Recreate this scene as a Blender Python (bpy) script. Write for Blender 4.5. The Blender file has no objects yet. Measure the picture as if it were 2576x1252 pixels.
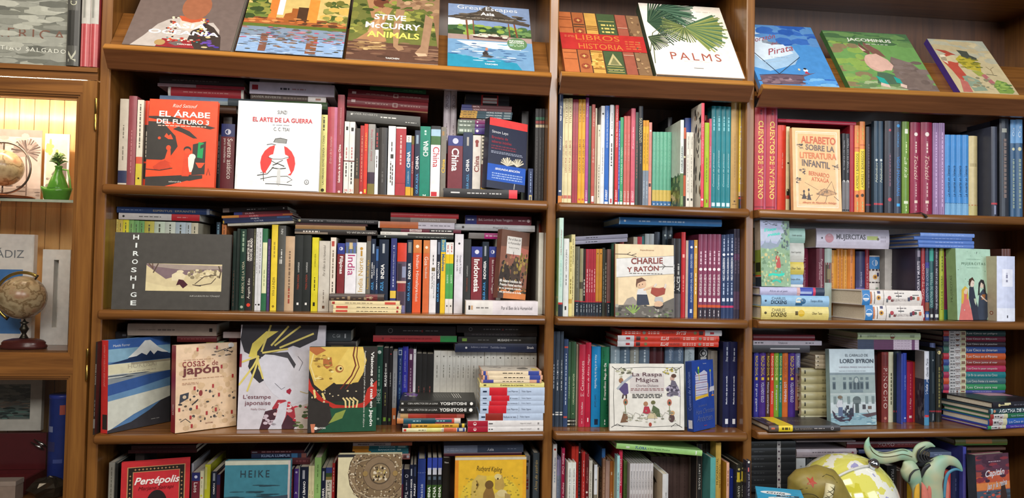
import bpy, math, random
from mathutils import Matrix, Vector

# ------------------------------------------------------------ camera, sky, lamps, exposure
scene = bpy.context.scene
C = scene.collection
EYE = 1.55                                   # metres above the floor
cam_data = bpy.data.cameras.new('camera')
cam_data.sensor_width = 36.0
cam_data.lens = 1850.0 / 2576.0 * 36.0
cam_data.clip_start = 0.05
camera = bpy.data.objects.new('camera', cam_data)
C.objects.link(camera)
camera.matrix_world = Matrix([[0.992597, -0.021343, -0.119563, 0.88247], [-0.120123, -0.027233, -0.992385, -2.1], [0.017925, 0.999401, -0.029596, 1.55], [0.0, 0.0, 0.0, 1.0]])
scene.camera = camera

world = bpy.data.worlds.new('shop_ambience')
scene.world = world
world.use_nodes = True
world.node_tree.nodes['Background'].inputs[0].default_value = (1.0, 0.93, 0.87, 1)
world.node_tree.nodes['Background'].inputs[1].default_value = 0.13

def area_light(name, loc, target, sx, sy, power, col):
    l = bpy.data.lights.new(name, 'AREA')
    l.shape = 'RECTANGLE'; l.size = sx; l.size_y = sy
    l.energy = power; l.color = col
    o = bpy.data.objects.new(name, l); C.objects.link(o)
    o.location = loc
    o.rotation_euler = (Vector(target) - Vector(loc)).to_track_quat('-Z', 'Y').to_euler()
    return o

area_light('overhead_area_light', (-0.1, -1.0, 2.95), (0.2, 0.1, 1.3), 1.1, 0.5, 27, (1.0, 0.89, 0.72))
area_light('overhead_area_light', (1.35, -1.1, 2.95), (1.4, 0.1, 1.3), 1.1, 0.5, 27, (1.0, 0.94, 0.86))
area_light('window_daylight', (3.7, -2.6, 2.1), (2.4, 0.1, 1.5), 1.2, 1.6, 60, (0.78, 0.88, 1.0))
area_light('overhead_area_light', (0.3, -3.3, 2.95), (0.5, 0.1, 1.2), 1.2, 0.6, 52, (1.0, 0.95, 0.88))  # added fill lamp across the room, brightens the recessed spines
area_light('overhead_area_light', (2.0, -3.3, 2.95), (1.9, 0.1, 1.2), 1.2, 0.6, 52, (1.0, 0.96, 0.92))  # second added fill lamp, also there to brighten recessed spines

vs = scene.view_settings
vs.view_transform = 'Standard'
vs.look = 'None'
vs.exposure = -0.52
vs.gamma = 1.0
vs.use_curve_mapping = False

# ------------------------------------------------------------ materials
def lin(c):
    return c / 12.92 if c <= 0.04045 else ((c + 0.055) / 1.055) ** 2.4

def rgb(h):
    return tuple(lin(int(h[i:i + 2], 16) / 255.0) for i in (0, 2, 4))

MATS = {}
def mat(h, rough=0.38, finish='paper'):
    """a printed, painted or coated surface with a faint mottling"""
    k = (h, rough, finish)
    if k in MATS: return MATS[k]
    m = bpy.data.materials.new('%s_%s' % (finish, h)); m.use_nodes = True
    nt = m.node_tree; b = nt.nodes['Principled BSDF']
    b.inputs['Roughness'].default_value = rough
    b.inputs['Specular IOR Level'].default_value = 0.35
    c = rgb(h)
    tc = nt.nodes.new('ShaderNodeTexCoord'); n = nt.nodes.new('ShaderNodeTexNoise')
    n.inputs['Scale'].default_value = 60; n.inputs['Detail'].default_value = 3
    nt.links.new(tc.outputs['Object'], n.inputs['Vector'])
    r = nt.nodes.new('ShaderNodeValToRGB')
    r.color_ramp.elements[0].position = 0.3; r.color_ramp.elements[1].position = 0.7
    r.color_ramp.elements[0].color = tuple(x * 0.90 for x in c) + (1,)
    r.color_ramp.elements[1].color = tuple(min(1, x * 1.05) for x in c) + (1,)
    nt.links.new(n.outputs['Fac'], r.inputs['Fac']); nt.links.new(r.outputs['Color'], b.inputs['Base Color'])
    if finish == 'metal':
        b.inputs['Metallic'].default_value = 1.0
    MATS[k] = m
    return m

def page_mat():
    if 'pages' in MATS: return MATS['pages']
    m = bpy.data.materials.new('paper_page_edges'); m.use_nodes = True
    nt = m.node_tree; b = nt.nodes['Principled BSDF']; b.inputs['Roughness'].default_value = 0.8
    tc = nt.nodes.new('ShaderNodeTexCoord'); n = nt.nodes.new('ShaderNodeTexNoise')
    n.inputs['Scale'].default_value = 350; n.inputs['Detail'].default_value = 2
    nt.links.new(tc.outputs['Object'], n.inputs['Vector'])
    r = nt.nodes.new('ShaderNodeValToRGB')
    r.color_ramp.elements[0].color = rgb('B5A992') + (1,); r.color_ramp.elements[1].color = rgb('E9E1D0') + (1,)
    nt.links.new(n.outputs['Fac'], r.inputs['Fac']); nt.links.new(r.outputs['Color'], b.inputs['Base Color'])
    MATS['pages'] = m
    return m

def wood(axis, dark, light, rough=0.3):
    k = ('wood', axis, dark, light)
    if k in MATS: return MATS[k]
    m = bpy.data.materials.new('varnished_wood'); m.use_nodes = True
    nt = m.node_tree; b = nt.nodes['Principled BSDF']
    tc = nt.nodes.new('ShaderNodeTexCoord'); mp = nt.nodes.new('ShaderNodeMapping')
    s = [26.0, 26.0, 26.0]; s[axis] = 1.3
    mp.inputs['Scale'].default_value = s
    nt.links.new(tc.outputs['Object'], mp.inputs['Vector'])
    n = nt.nodes.new('ShaderNodeTexNoise'); n.inputs['Scale'].default_value = 2.2
    n.inputs['Detail'].default_value = 8; n.inputs['Roughness'].default_value = 0.6; n.inputs['Distortion'].default_value = 0.6
    nt.links.new(mp.outputs[0], n.inputs['Vector'])
    r = nt.nodes.new('ShaderNodeValToRGB')
    r.color_ramp.elements[0].position = 0.3; r.color_ramp.elements[1].position = 0.72
    r.color_ramp.elements[0].color = rgb(dark) + (1,); r.color_ramp.elements[1].color = rgb(light) + (1,)
    nt.links.new(n.outputs['Fac'], r.inputs['Fac']); nt.links.new(r.outputs['Color'], b.inputs['Base Color'])
    bp = nt.nodes.new('ShaderNodeBump'); bp.inputs['Strength'].default_value = 0.06; bp.inputs['Distance'].default_value = 0.002
    nt.links.new(n.outputs['Fac'], bp.inputs['Height']); nt.links.new(bp.outputs[0], b.inputs['Normal'])
    b.inputs['Roughness'].default_value = rough
    b.inputs['Coat Weight'].default_value = 0.35; b.inputs['Coat Roughness'].default_value = 0.15
    MATS[k] = m
    return m

# ------------------------------------------------------------ meshes and objects
class MB:
    """collects faces with materials and links them as one mesh object"""
    def __init__(s): s.v = []; s.f = []; s.mi = []; s.ms = []; s.smooth = False
    def mid(s, m):
        if m not in s.ms: s.ms.append(m)
        return s.ms.index(m)
    def add(s, vs_, fs, m):
        o = len(s.v); s.v += [tuple(p) for p in vs_]; k = s.mid(m)
        for f in fs: s.f.append(tuple(i + o for i in f)); s.mi.append(k)
    def box(s, a, b, m, M=None):
        p = [(x, y, z) for z in (a[2], b[2]) for y in (a[1], b[1]) for x in (a[0], b[0])]
        if M: p = [M @ Vector(q) for q in p]
        s.add(p, [(0, 2, 3, 1), (4, 5, 7, 6), (0, 1, 5, 4), (2, 6, 7, 3), (0, 4, 6, 2), (1, 3, 7, 5)], m)
    def prism(s, prof, a, b, m, axis=0):
        """a closed outline swept straight along one axis"""
        n = len(prof); P = []
        for t in (a, b):
            for (p, q) in prof:
                P.append({0: (t, p, q), 1: (p, t, q), 2: (p, q, t)}[axis])
        F = [tuple(range(n))[::-1], tuple(range(n, 2 * n))]
        F += [(i, (i + 1) % n, n + (i + 1) % n, n + i) for i in range(n)]
        s.add(P, F, m)
    def lathe(s, prof, m, seg=28, M=None):
        P = []; n = len(prof)
        for i in range(seg):
            a = 2 * math.pi * i / seg
            for (r, z) in prof: P.append(Vector((r * math.cos(a), r * math.sin(a), z)))
        if M: P = [M @ p for p in P]
        F = [(i * n + j, ((i + 1) % seg) * n + j, ((i + 1) % seg) * n + j + 1, i * n + j + 1) for i in range(seg) for j in range(n - 1)]
        s.add(P, F, m)
    def tube(s, pts, rad, m, seg=10, flat=1.0):
        """a rounded rod through pts; rad is one radius or one per point"""
        pts = [Vector(p) for p in pts]; n = len(pts)
        if not hasattr(rad, '__len__'): rad = [rad] * n
        P = []
        for i, p in enumerate(pts):
            t = (pts[min(i + 1, n - 1)] - pts[max(i - 1, 0)]).normalized()
            up = Vector((0, 1, 0)) if abs(t.y) < 0.9 else Vector((1, 0, 0))
            a = t.cross(up).normalized(); b = t.cross(a).normalized()
            for k in range(seg):
                an = 2 * math.pi * k / seg
                P.append(p + a * math.cos(an) * rad[i] + b * math.sin(an) * rad[i] * flat)
        F = [(i * seg + k, i * seg + (k + 1) % seg, (i + 1) * seg + (k + 1) % seg, (i + 1) * seg + k) for i in range(n - 1) for k in range(seg)]
        F += [tuple(range(seg))[::-1], tuple((n - 1) * seg + k for k in range(seg))]
        s.add(P, F, m)
    def build(s, name, parent=None, smooth=False):
        me = bpy.data.meshes.new(name); me.from_pydata(s.v, [], s.f)
        for m in s.ms: me.materials.append(m)
        me.polygons.foreach_set('material_index', s.mi)
        if smooth: me.polygons.foreach_set('use_smooth', [True] * len(s.f))
        me.update()
        o = bpy.data.objects.new(name, me); C.objects.link(o)
        if parent: o.parent = parent
        return o

def thing(name, label, cat, loc=(0, 0, 0), rot=None, group=None):
    o = bpy.data.objects.new(name, None); C.objects.link(o)
    o.empty_display_size = 0.02
    o.location = loc
    if rot: o.rotation_euler = rot
    o['label'] = label; o['category'] = cat
    if group: o['group'] = group
    return o

def tag(o, label, cat, group=None):
    o['label'] = label; o['category'] = cat
    if group: o['group'] = group
    return o

def struct(o):
    o['kind'] = 'structure'
    return o

# ------------------------------------------------------------ lettering
WORDS = {}
def want(s):
    if s not in WORDS: WORDS[s] = None

def make_words():
    """turn every needed string into flat outlines once"""
    objs = []
    for s in WORDS:
        t, st = s
        cu = bpy.data.curves.new('lettering', 'FONT'); cu.body = t; cu.fill_mode = 'FRONT'; cu.resolution_u = 3
        if 'b' in st: cu.offset = 0.022
        if 'i' in st: cu.shear = 0.3
        if 'w' in st: cu.space_character = 1.35
        o = bpy.data.objects.new('lettering', cu); C.objects.link(o); objs.append((s, o))
    bpy.context.view_layer.update()
    dg = bpy.context.evaluated_depsgraph_get()
    for s, o in objs:
        me = bpy.data.meshes.new_from_object(o.evaluated_get(dg))
        v = [(p.co.x, p.co.y) for p in me.vertices]; f = [tuple(q.vertices) for q in me.polygons]
        xs = [p[0] for p in v] or [0, 1]; ys = [p[1] for p in v] or [0, 1]
        x0, x1, y0, y1 = min(xs), max(xs), min(ys), max(ys)
        if 's' in s[1]:      # small slab feet under the strokes, as on an old-style face
            pass
        WORDS[s] = ([((x - x0) / max(x1 - x0, 1e-6), (y - y0) / max(y1 - y0, 1e-6)) for x, y in v], f, (x1 - x0) / max(y1 - y0, 1e-6))
        bpy.data.meshes.remove(me)
    for s, o in objs:
        cu = o.data; bpy.data.objects.remove(o); bpy.data.curves.remove(cu)

def word_fit(s, L, H, lo=0.55, hi=1.9):
    """length and height of a word inside a box L by H"""
    asp = WORDS[s][2]
    l, h = L, H
    if l / h > asp * hi: l = asp * hi * h
    if l / h < asp * lo: h = l / (asp * lo)
    return l, h
# ------------------------------------------------------------ books
def orient(kind, w, d, h):
    if kind == 'u': return lambda p: (p[0], p[1] - d / 2, p[2])
    if kind == 'f': return lambda p: (p[2] - h / 2, p[1] - d / 2, w / 2 - p[0])
    return lambda p: (p[1] - d / 2, -p[0], p[2])

def spine_curve(w, bulge, n):
    return [(-w / 2 + w * i / n, -bulge * (1 - (2.0 * i / n - 1) ** 2)) for i in range(n + 1)]

def disc(cx, cy, rx, ry, n=18):
    return [(cx + rx * math.cos(2 * math.pi * i / n), cy + ry * math.sin(2 * math.pi * i / n)) for i in range(n)]

def stroke(pts, w, asp):
    """a ribbon of width w along pts; asp = height / width of the sheet"""
    P = [Vector((p[0], p[1] * asp)) for p in pts]; L = []; R_ = []
    for i, p in enumerate(P):
        t = (P[min(i + 1, len(P) - 1)] - P[max(i - 1, 0)])
        t = t.normalized() if t.length > 0 else Vector((1, 0)); nrm = Vector((-t.y, t.x)) * w / 2
        L.append(p + nrm); R_.append(p - nrm)
    return [(p.x, p.y / asp) for p in L + R_[::-1]]

def collect_words(dec, art):
    for e in dec:
        if e[0] == 't': want((e[1], e[8] if len(e) > 8 else ''))
    for a in art:
        for e in ART.get(a, []):
            if e[0] == 'T': want((e[1], e[7] if len(e) > 7 else ''))

def clip(pts):
    """keep the part of an outline that lies on the sheet"""
    for ax, lim, sg in ((0, 0, 1), (0, 1, -1), (1, 0, 1), (1, 1, -1)):
        out = []; n = len(pts)
        for i in range(n):
            a, b = pts[i - 1], pts[i]; da, db = (a[ax] - lim) * sg, (b[ax] - lim) * sg
            if (da < 0) != (db < 0):
                k = da / (da - db); out.append((a[0] + k * (b[0] - a[0]), a[1] + k * (b[1] - a[1])))
            if db >= 0: out.append(b)
        pts = out
        if len(pts) < 3: return []
    return pts

def sheet(art, put, wid, hei, parent, names):
    """print an artwork on a flat sheet; put(u, v, layer) gives the point"""
    pic = MB(); ttl = MB(); asp = hei / wid; k = 0
    for e in ART[art]:
        k += 1; lay = 0.0002 + 0.00003 * k
        c = e[0]
        def poly(pts, col, mb=pic, l=lay):
            pts = clip(pts)
            if len(pts) < 3: return
            mb.add([put(u, v, l) for u, v in pts], [tuple(range(len(pts)))], mat(col))
        if c == 'R': poly([(e[1], e[2]), (e[3], e[2]), (e[3], e[4]), (e[1], e[4])], e[5])
        elif c == 'P': poly(e[1], e[2])
        elif c == 'E': poly(disc(e[1], e[2], e[3], e[4]), e[5])
        elif c == 'L':
            q = e[1]; n = len(q); s_ = stroke(q, e[2], asp)
            for i in range(n - 1): poly([s_[i], s_[i + 1], s_[2 * n - 2 - i], s_[2 * n - 1 - i]], e[3], pic, lay + 4e-6 * i)
        elif c == 'S':       # a scatter of small painted flecks
            rnd = random.Random(e[9] if len(e) > 9 else 1)
            for i in range(e[5]):
                u = rnd.uniform(e[1], e[3]); v = rnd.uniform(e[2], e[4]); a = rnd.uniform(0.6, 1.4)
                poly(disc(u, v, e[7] * a, e[8] * rnd.uniform(0.6, 1.4), 7), rnd.choice(e[6]), pic, lay + 3e-6 * i)
        elif c == 'F':       # a fan of thin blades from one point
            (_, u, v, a0, a1, n, r0, r1, wd, cols) = e
            rnd = random.Random(n)
            for i in range(n):
                a = math.radians(a0 + (a1 - a0) * i / max(1, n - 1)); r = r1 * rnd.uniform(0.85, 1.0)
                poly(stroke([(u + r0 * math.cos(a), v + r0 * math.sin(a) / asp), (u + 0.6 * r * math.cos(a), v + 0.6 * r * math.sin(a) / asp),
                     (u + r * math.cos(a), v + r * math.sin(a) / asp)], wd * rnd.uniform(0.6, 1.2), asp), cols[i % len(cols)], pic, lay + 3e-6 * i)
        elif c == 'T':       # T, text, centre u, centre v, width, height, colour, style, turn
            s_ = (e[1], e[7] if len(e) > 7 else '')
            tv, tf, ta = WORDS[s_]
            turn = e[8] if len(e) > 8 else 0
            if turn: L, H = word_fit(s_, e[4] * hei, e[5] * wid)
            else: L, H = word_fit(s_, e[4] * wid, e[5] * hei)
            pts = []
            for (x, y) in tv:
                if turn == 1: U, V = e[2] - (y - .5) * H / wid, e[3] + (x - .5) * L / hei      # reads upwards
                elif turn == -1: U, V = e[2] + (y - .5) * H / wid, e[3] - (x - .5) * L / hei   # reads downwards
                else:
                    sk = e[9] if len(e) > 9 else 0
                    U, V = e[2] + (x - .5) * L / wid, e[3] + (y - .5) * H / hei + sk * (x - .5)
                pts.append(put(U, V, lay + 0.0002))
            ttl.add(pts, tf, mat(e[6]))
        elif c == 'G':       # lines of print too small to read
            rnd = random.Random(int(e[1] * 997 + e[2] * 131)); n = e[6]
            for i in range(n):
                v0 = e[2] + (e[4] - e[2]) * i / n; v1 = v0 + (e[4] - e[2]) / n * 0.5; u = e[1]
                while u < e[3] - 0.01:
                    q = min(e[3], u + rnd.uniform(0.02, 0.075)); poly([(u, v0), (q, v0), (q, v1), (u, v1)], e[5], ttl); u = q + 0.014
    if pic.f: pic.build(names[0], parent)
    if ttl.f: ttl.build(names[1], parent)

def book(kind, name, loc, rot, w, d, h, col, label, dec=(), hard=0, group=None, art=None, side=None, spine=None, pages=1):
    root = thing(name, label, 'book', loc, rot, group)
    O = orient(kind, w, d, h)
    t = min(0.0025 if hard else 0.0012, w * 0.25); inset = 0.003 if hard else 0.0006
    bulge = 0.0 if (kind == 'c' or w < 0.008) else min(0.004, w * 0.13) if hard else min(0.0012, w * 0.05)
    n = 6 if bulge > 0 else 1
    sc = spine_curve(w, bulge, n)
    # cover: spine and two boards, open at the fore-edge
    out = sc + [(w / 2, d), (w / 2 - t, d), (w / 2 - t, t), (-w / 2 + t, t), (-w / 2 + t, d), (-w / 2, d)]
    mb = MB(); m = mat(col, 0.33 if hard else 0.4); N = len(out)
    P = [O((x, y, 0)) for x, y in out] + [O((x, y, h)) for x, y in out]
    F = [(i, (i + 1) % N, N + (i + 1) % N, N + i) for i in range(N)]
    k = n + 1                                  # index after the spine points: w/2,d
    def cap(o): return [(o + n, o + k, o + k + 1, o + k + 2), tuple(o + i for i in range(n + 1)) + (o + k + 2, o + k + 3), (o, o + k + 3, o + k + 4, o + k + 5)]
    F += [tuple(reversed(f)) for f in cap(0)] + cap(N)
    mb.add(P, F, m); mb.build('cover', root)
    if pages:
        pg = MB(); e = 0.00015
        a = (-w / 2 + t + e, t + e, inset); b = (w / 2 - t - e, d - inset - 0.0004, h - inset)
        q = [O((x, y, z)) for z in (a[2], b[2]) for y in (a[1], b[1]) for x in (a[0], b[0])]
        pg.add(q, [(0, 2, 3, 1), (4, 5, 7, 6), (0, 1, 5, 4), (2, 6, 7, 3), (0, 4, 6, 2), (1, 3, 7, 5)], page_mat())
        pg.build('pages', root)
    if spine:
        dec = (('b', 0.0, 1.0, spine),) + tuple(dec)
    pr = MB(); le = MB()
    def sy(x): return -bulge * (1 - (2 * x / w) ** 2)
    for i, e in enumerate(dec):
        lay = 0.0002 + 0.00005 * i; c = e[0]
        if c in 'bB':
            t0, t1, colr = (0.0, 1.0, e[3]) if c == 'b' else (e[3], e[4], e[5])
            x0, x1 = -w / 2 + t0 * w, -w / 2 + t1 * w; ns = n if c == 'b' else max(1, n // 2)
            z0, z1 = e[1] * h, e[2] * h
            xs = [x0 + (x1 - x0) * j / ns for j in range(ns + 1)]
            V = [O((x, sy(x) - lay, z)) for z in (z0, z1) for x in xs]
            pr.add(V, [(j, j + 1, ns + 2 + j, ns + 1 + j) for j in range(ns)], mat(colr))
        elif c == 'o':
            pts = disc(-w / 2 + e[4] * w, e[1] * h, e[3] * w, e[3] * w, 14)
            pr.add([O((x, sy(x) - lay, z)) for x, z in pts], [tuple(range(14))], mat(e[2]))
        elif c == 'g':       # print too small to read
            x = -w / 2 + e[5] * w; hw = e[4] * w / 2; rnd = random.Random(int(1e4 * (e[1] + w * 77 + h * 13))); z = e[1] * h
            while z < e[2] * h - 0.001:
                q = min(e[2] * h, z + rnd.uniform(0.004, 0.013))
                le.add([O((x + sx * hw, sy(x) - lay, zz)) for zz in (z, q) for sx in (-1, 1)], [(0, 1, 3, 2)], mat(e[3])); z = q + 0.0028
        elif c == 't':
            s_ = (e[1], e[8] if len(e) > 8 else ''); tv, tf, ta = WORDS[s_]
            L, H = word_fit(s_, (e[3] - e[2]) * h, e[5] * w)
            zc = (e[2] + e[3]) / 2 * h; xc = -w / 2 + e[7] * w; pts = []
            for (a, b) in tv:
                if e[6] == 'u': x, z = xc - (b - .5) * H, zc + (a - .5) * L
                elif e[6] == 'd': x, z = xc + (b - .5) * H, zc - (a - .5) * L
                else: x, z = xc + (a - .5) * H * ta, zc + (b - .5) * H
                pts.append(O((x, sy(x) - lay - 0.0001, z)))
            le.add(pts, tf, mat(e[4]))
    if pr.f: pr.build('spine_print', root)
    if le.f: le.build('lettering', root)
    if art: sheet(art, lambda u, v, l: O((w / 2 + l, u * d, v * h)), d, h, root, ('cover_print', 'cover_lettering'))
    if side: sheet(side, lambda u, v, l: O((-w / 2 - l, (1 - u) * d, v * h)), d, h, root, ('side_print', 'side_lettering'))
    return root

KIND = {'p': ('paperback_book', 0), 'h': ('hardcover_book', 1), 'g': ('guide_book', 0), 'a': ('picture_book', 1), 's': ('story_book', 1), 'n': ('novel_book', 0)}

# ------------------------------------------------------------ cover artwork: u,v run 0..1 across and up the sheet
def star(u,v,r,asp=1.0,n=5,k=0.42,a0=90):
    return [(u + r * (1 if i % 2 == 0 else k) * math.cos(math.radians(a0 + 180 / n * i)),v + r / asp * (1 if i % 2 == 0 else k) * math.sin(math.radians(a0 + 180 / n * i))) for i in range(2 * n)]

rn = random.Random(7)
ART = {}
ART['arabe'] = [('P',[(0,.1),(.42,.1),(.62,.13),(.85,.15),(.85,.17),(.85,.53),(.66,.49),(.66,.14),(0,.1)],'393633'),
    ('P',[(0,0),(.3,.02),(.82,.1),(.82,.14),(0,.1)],'393633'),('P',[(0,0),(.28,0),(.8,.1),(0,.1)],'393633'),('P',[(.28,0),(1,0),(1,.05),(.6,.07)],'E4512F'),
    ('P',[(0,.3),(.22,.3),(.34,.34),(.44,.46),(.4,.58),(.3,.66),(.2,.74),(0,.74)],'393633'),('P',[(0,.8),(.3,.81),(.6,.76),(.98,.69),(.9,.67),(.5,.72),(0,.78)],'393633'),
    ('P',[(.36,.66),(.5,.62),(.66,.56),(.72,.56),(.6,.64),(.44,.69)],'393633'),
    ('P',[(.73,.34),(.81,.33),(.82,.51),(.74,.52)],'1F9A56'),('P',[(.77,.44),(.82,.46),(.82,.5),(.77,.48)],'393633'),
    ('E',.17,.55,.022,.016,'E4512F'),('P',[(.24,.57),(.27,.61),(.3,.58),(.33,.6),(.37,.54),(.3,.54)],'E4512F'),
    ('P',[(.1,.22),(.2,.28),(.3,.3),(.36,.22),(.3,.19),(.12,.19)],'C8432A'),('E',.31,.44,.035,.03,'E4512F'),('P',[(.26,.3),(.3,.42),(.34,.42),(.36,.26)],'E4512F'),
    ('P',[(.52,.12),(.55,.4),(.63,.41),(.66,.2),(.62,.12)],'D84A2C'),('E',.585,.43,.055,.035,'393633'),('E',.585,.41,.045,.03,'E4512F'),
    ('E',.66,.345,.05,.035,'EDE6DC'),('P',[(.61,.24),(.6,.34),(.7,.34),(.68,.22),(.66,.17),(.63,.17)],'EDE6DC'),('P',[(.71,.28),(.85,.28),(.8,.22),(.76,.22)],'E4512F'),
    ('L',[(0,.19),(.2,.18),(.38,.21)],.01,'393633'),('L',[(.88,.14),(.9,.22),(.93,.14)],.008,'393633'),
    ('T','Riad Sattouf',.52,.93,.36,.04,'F2E4DA','i'),('T','EL ÁRABE',.52,.84,.74,.085,'F6F0EA','b'),('T','DEL FUTURO 3',.5,.745,.76,.055,'F6F0EA','b'),('G',.14,.69,.84,.71,'F0C8B8',1),('T','salamandra',.43,.055,.18,.02,'D8D4CC')]
ART['guerra'] = [('R',0,0,.025,1,'D8DCE0'),('E',.5,.305,.21,.21,'D8322E'),
    ('P',[(.44,.4),(.47,.55),(.56,.55),(.58,.42),(.62,.3),(.66,.2),(.55,.12),(.46,.12),(.36,.2),(.42,.3)],'ECEEEC'),
    ('E',.51,.375,.12,.035,'ECEEEC'),('E',.51,.5,.055,.05,'ECEEEC'),('P',[(.44,.54),(.46,.58),(.52,.59),(.6,.575),(.59,.53),(.5,.53)],'8A8C8A'),('P',[(.34,.19),(.66,.17),(.68,.09),(.33,.1)],'ECEEEC'),
    ('L',[(.44,.54),(.46,.58),(.52,.59),(.6,.575),(.59,.53)],.008,'2E2E2E'),('L',[(.36,.51),(.42,.52),(.47,.51)],.008,'2E2E2E'),('L',[(.38,.37),(.44,.35),(.54,.35),(.64,.38)],.007,'3A3A3A'),('L',[(.42,.33),(.48,.3),(.56,.34)],.009,'2E2E2E'),
    ('L',[(.44,.28),(.5,.3),(.58,.27)],.012,'2E2E2E'),('L',[(.43,.25),(.52,.24),(.6,.25)],.012,'2E2E2E'),('L',[(.26,.16),(.38,.18),(.45,.26)],.01,'2E2E2E'),('L',[(.3,.12),(.44,.15),(.62,.16),(.68,.12),(.62,.09)],.008,'2E2E2E'),
    ('P',[(.5,.24),(.535,.24),(.54,.08),(.52,.045),(.495,.08)],'C8CACA'),('L',[(.36,.07),(.48,.07),(.68,.06)],.008,'2E2E2E'),('L',[(.34,.1),(.33,.2),(.3,.19)],.008,'2E2E2E'),
    ('E',.855,.1,.028,.028,'5A5C5E'),('E',.855,.1,.021,.021,'E9ECEE'),('T','a',.855,.1,.02,.022,'5A5C5E'),
    ('T','SUNZI',.53,.885,.11,.04,'3A3A3C'),('T','EL ARTE DE LA GUERRA',.54,.795,.72,.052,'C0303A','b'),('G',.42,.735,.64,.745,'8A8C90',1),('T','C. C. TSAI',.53,.69,.19,.038,'5A5C60')]
ART['leys'] = [('R',0,.89,1,1,'D83A36'),('R',0,.105,1,.345,'1F55B8'),('F',.5,.35,20,160,9,.0,.2,.04,['D8D0B8','B8AE94']),('F',.78,.36,30,150,7,.0,.2,.04,['D8D0B8','B8AE94']),('L',[(.72,.1),(.71,.02)],.02,'B8B4AC'),
    ('T','Simon Leys',.28,.8,.42,.05,'E0E0E4'),('T','Breviario de',.28,.725,.42,.04,'8E2C3A','b'),('T','saberes inútiles',.33,.665,.52,.04,'8E2C3A','b'),('G',.07,.56,.72,.63,'7A2A3A',2),('G',.07,.5,.9,.54,'9AA0B4',2),
    ('T','SEGUNDA EDICIÓN',.52,.285,.66,.036,'F0F2F6','bi'),('G',.12,.14,.92,.24,'9AB4E4',3)]
ART['hiro'] = [('R',.28,.245,.93,.6,'D2C49C'),('P',[(.28,.6),(.93,.58),(.93,.5),(.8,.53),(.7,.45),(.58,.46),(.45,.4),(.36,.49),(.28,.58)],'7E6A70'),('P',[(.28,.6),(.93,.58),(.93,.54),(.6,.52),(.36,.56)],'A2948C'),
    ('P',[(.5,.46),(.56,.51),(.62,.45),(.6,.38),(.5,.38)],'DED2B0'),('E',.57,.5,.03,.02,'DED2B0'),('S',.64,.42,.9,.52,40,['DCD0AC','B8AA84','8A7E64'],.015,.02,4),('P',[(.28,.245),(.93,.245),(.93,.33),(.7,.3),(.46,.3),(.28,.36)],'DCCFA4'),
    ('P',[(.54,.32),(.56,.4),(.6,.39),(.64,.33),(.6,.28),(.57,.33)],'4A2430'),('L',[(.3,.6),(.34,.53),(.33,.6)],.012,'6A5244'),('L',[(.38,.6),(.34,.48)],.01,'5A4A40'),('L',[(.9,.58),(.92,.5),(.91,.42)],.012,'5A4E40'),
    ('L',[(.7,.34),(.78,.44),(.88,.46)],.006,'4A3A34'),('L',[(.68,.33),(.74,.32),(.84,.35),(.88,.42)],.006,'4A3A34'),('P',[(.7,.32),(.76,.33),(.75,.31)],'3A3030'),
    ('T','SUR LA ROUTE DU TŌKAIDŌ',.79,.185,.26,.022,'C8C8C4','i')] + [('T',c_,.18 + .006 * math.sin(i),.94 - .107 * i,.05 if c_ not in 'I' else .015,.062,'DDE4E4','b') for i,c_ in enumerate('HIROSHIGE')]
ART['jungla'] = [('R',0,.16,1,1,'8A5C4A'),('P',[(0,.75),(1,.8),(1,1),(0,1)],'6A4A3C'),('P',[(.3,.8),(1,.74),(1,.55),(.4,.6)],'B0685A'),('P',[(0,.3),(.05,.45),(.25,.52),(.35,.46),(.42,.28),(.3,.2),(0,.2)],'3A302A'),('P',[(.36,.2),(.42,.46),(.55,.64),(.72,.5),(.78,.22)],'4A3C34'),
    ('S',.1,.22,.95,.62,60,['3A302A','5A4A34','8A7444','A87A5A','2E2622'],.035,.025,3),('S',.6,.4,1,.66,30,['A8924A','7A6A34','5A5028'],.03,.03,5),('R',0,0,1,.14,'C87A44'),('S',0,.1,1,.2,30,['5A4A34','7A5A3A','3E3428'],.06,.02,8),('R',0,.0,.2,.1,'4A3A34'),
    ('P',[(.2,.65),(.72,.65),(.72,.91),(.2,.91)],'D8D4CE'),('T','Por el Bien de',.46,.87,.44,.035,'4A4644','i'),('T','la Humanidad',.46,.815,.44,.035,'4A4644','i'),('T','Rudyard Kipling',.46,.745,.36,.022,'6A6664'),('L',[(.46,.69),(.45,.62)],.015,'3A3430')] + [('T',s,.42 + .02 * (i % 2),.255 - .055 * i,.78,.042,'F0ECE4','b') for i,s in enumerate(['88 relatos inéditos del','Premio Nobel escritos','en su juventud, cuando','era periodista en la India'])]
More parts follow.
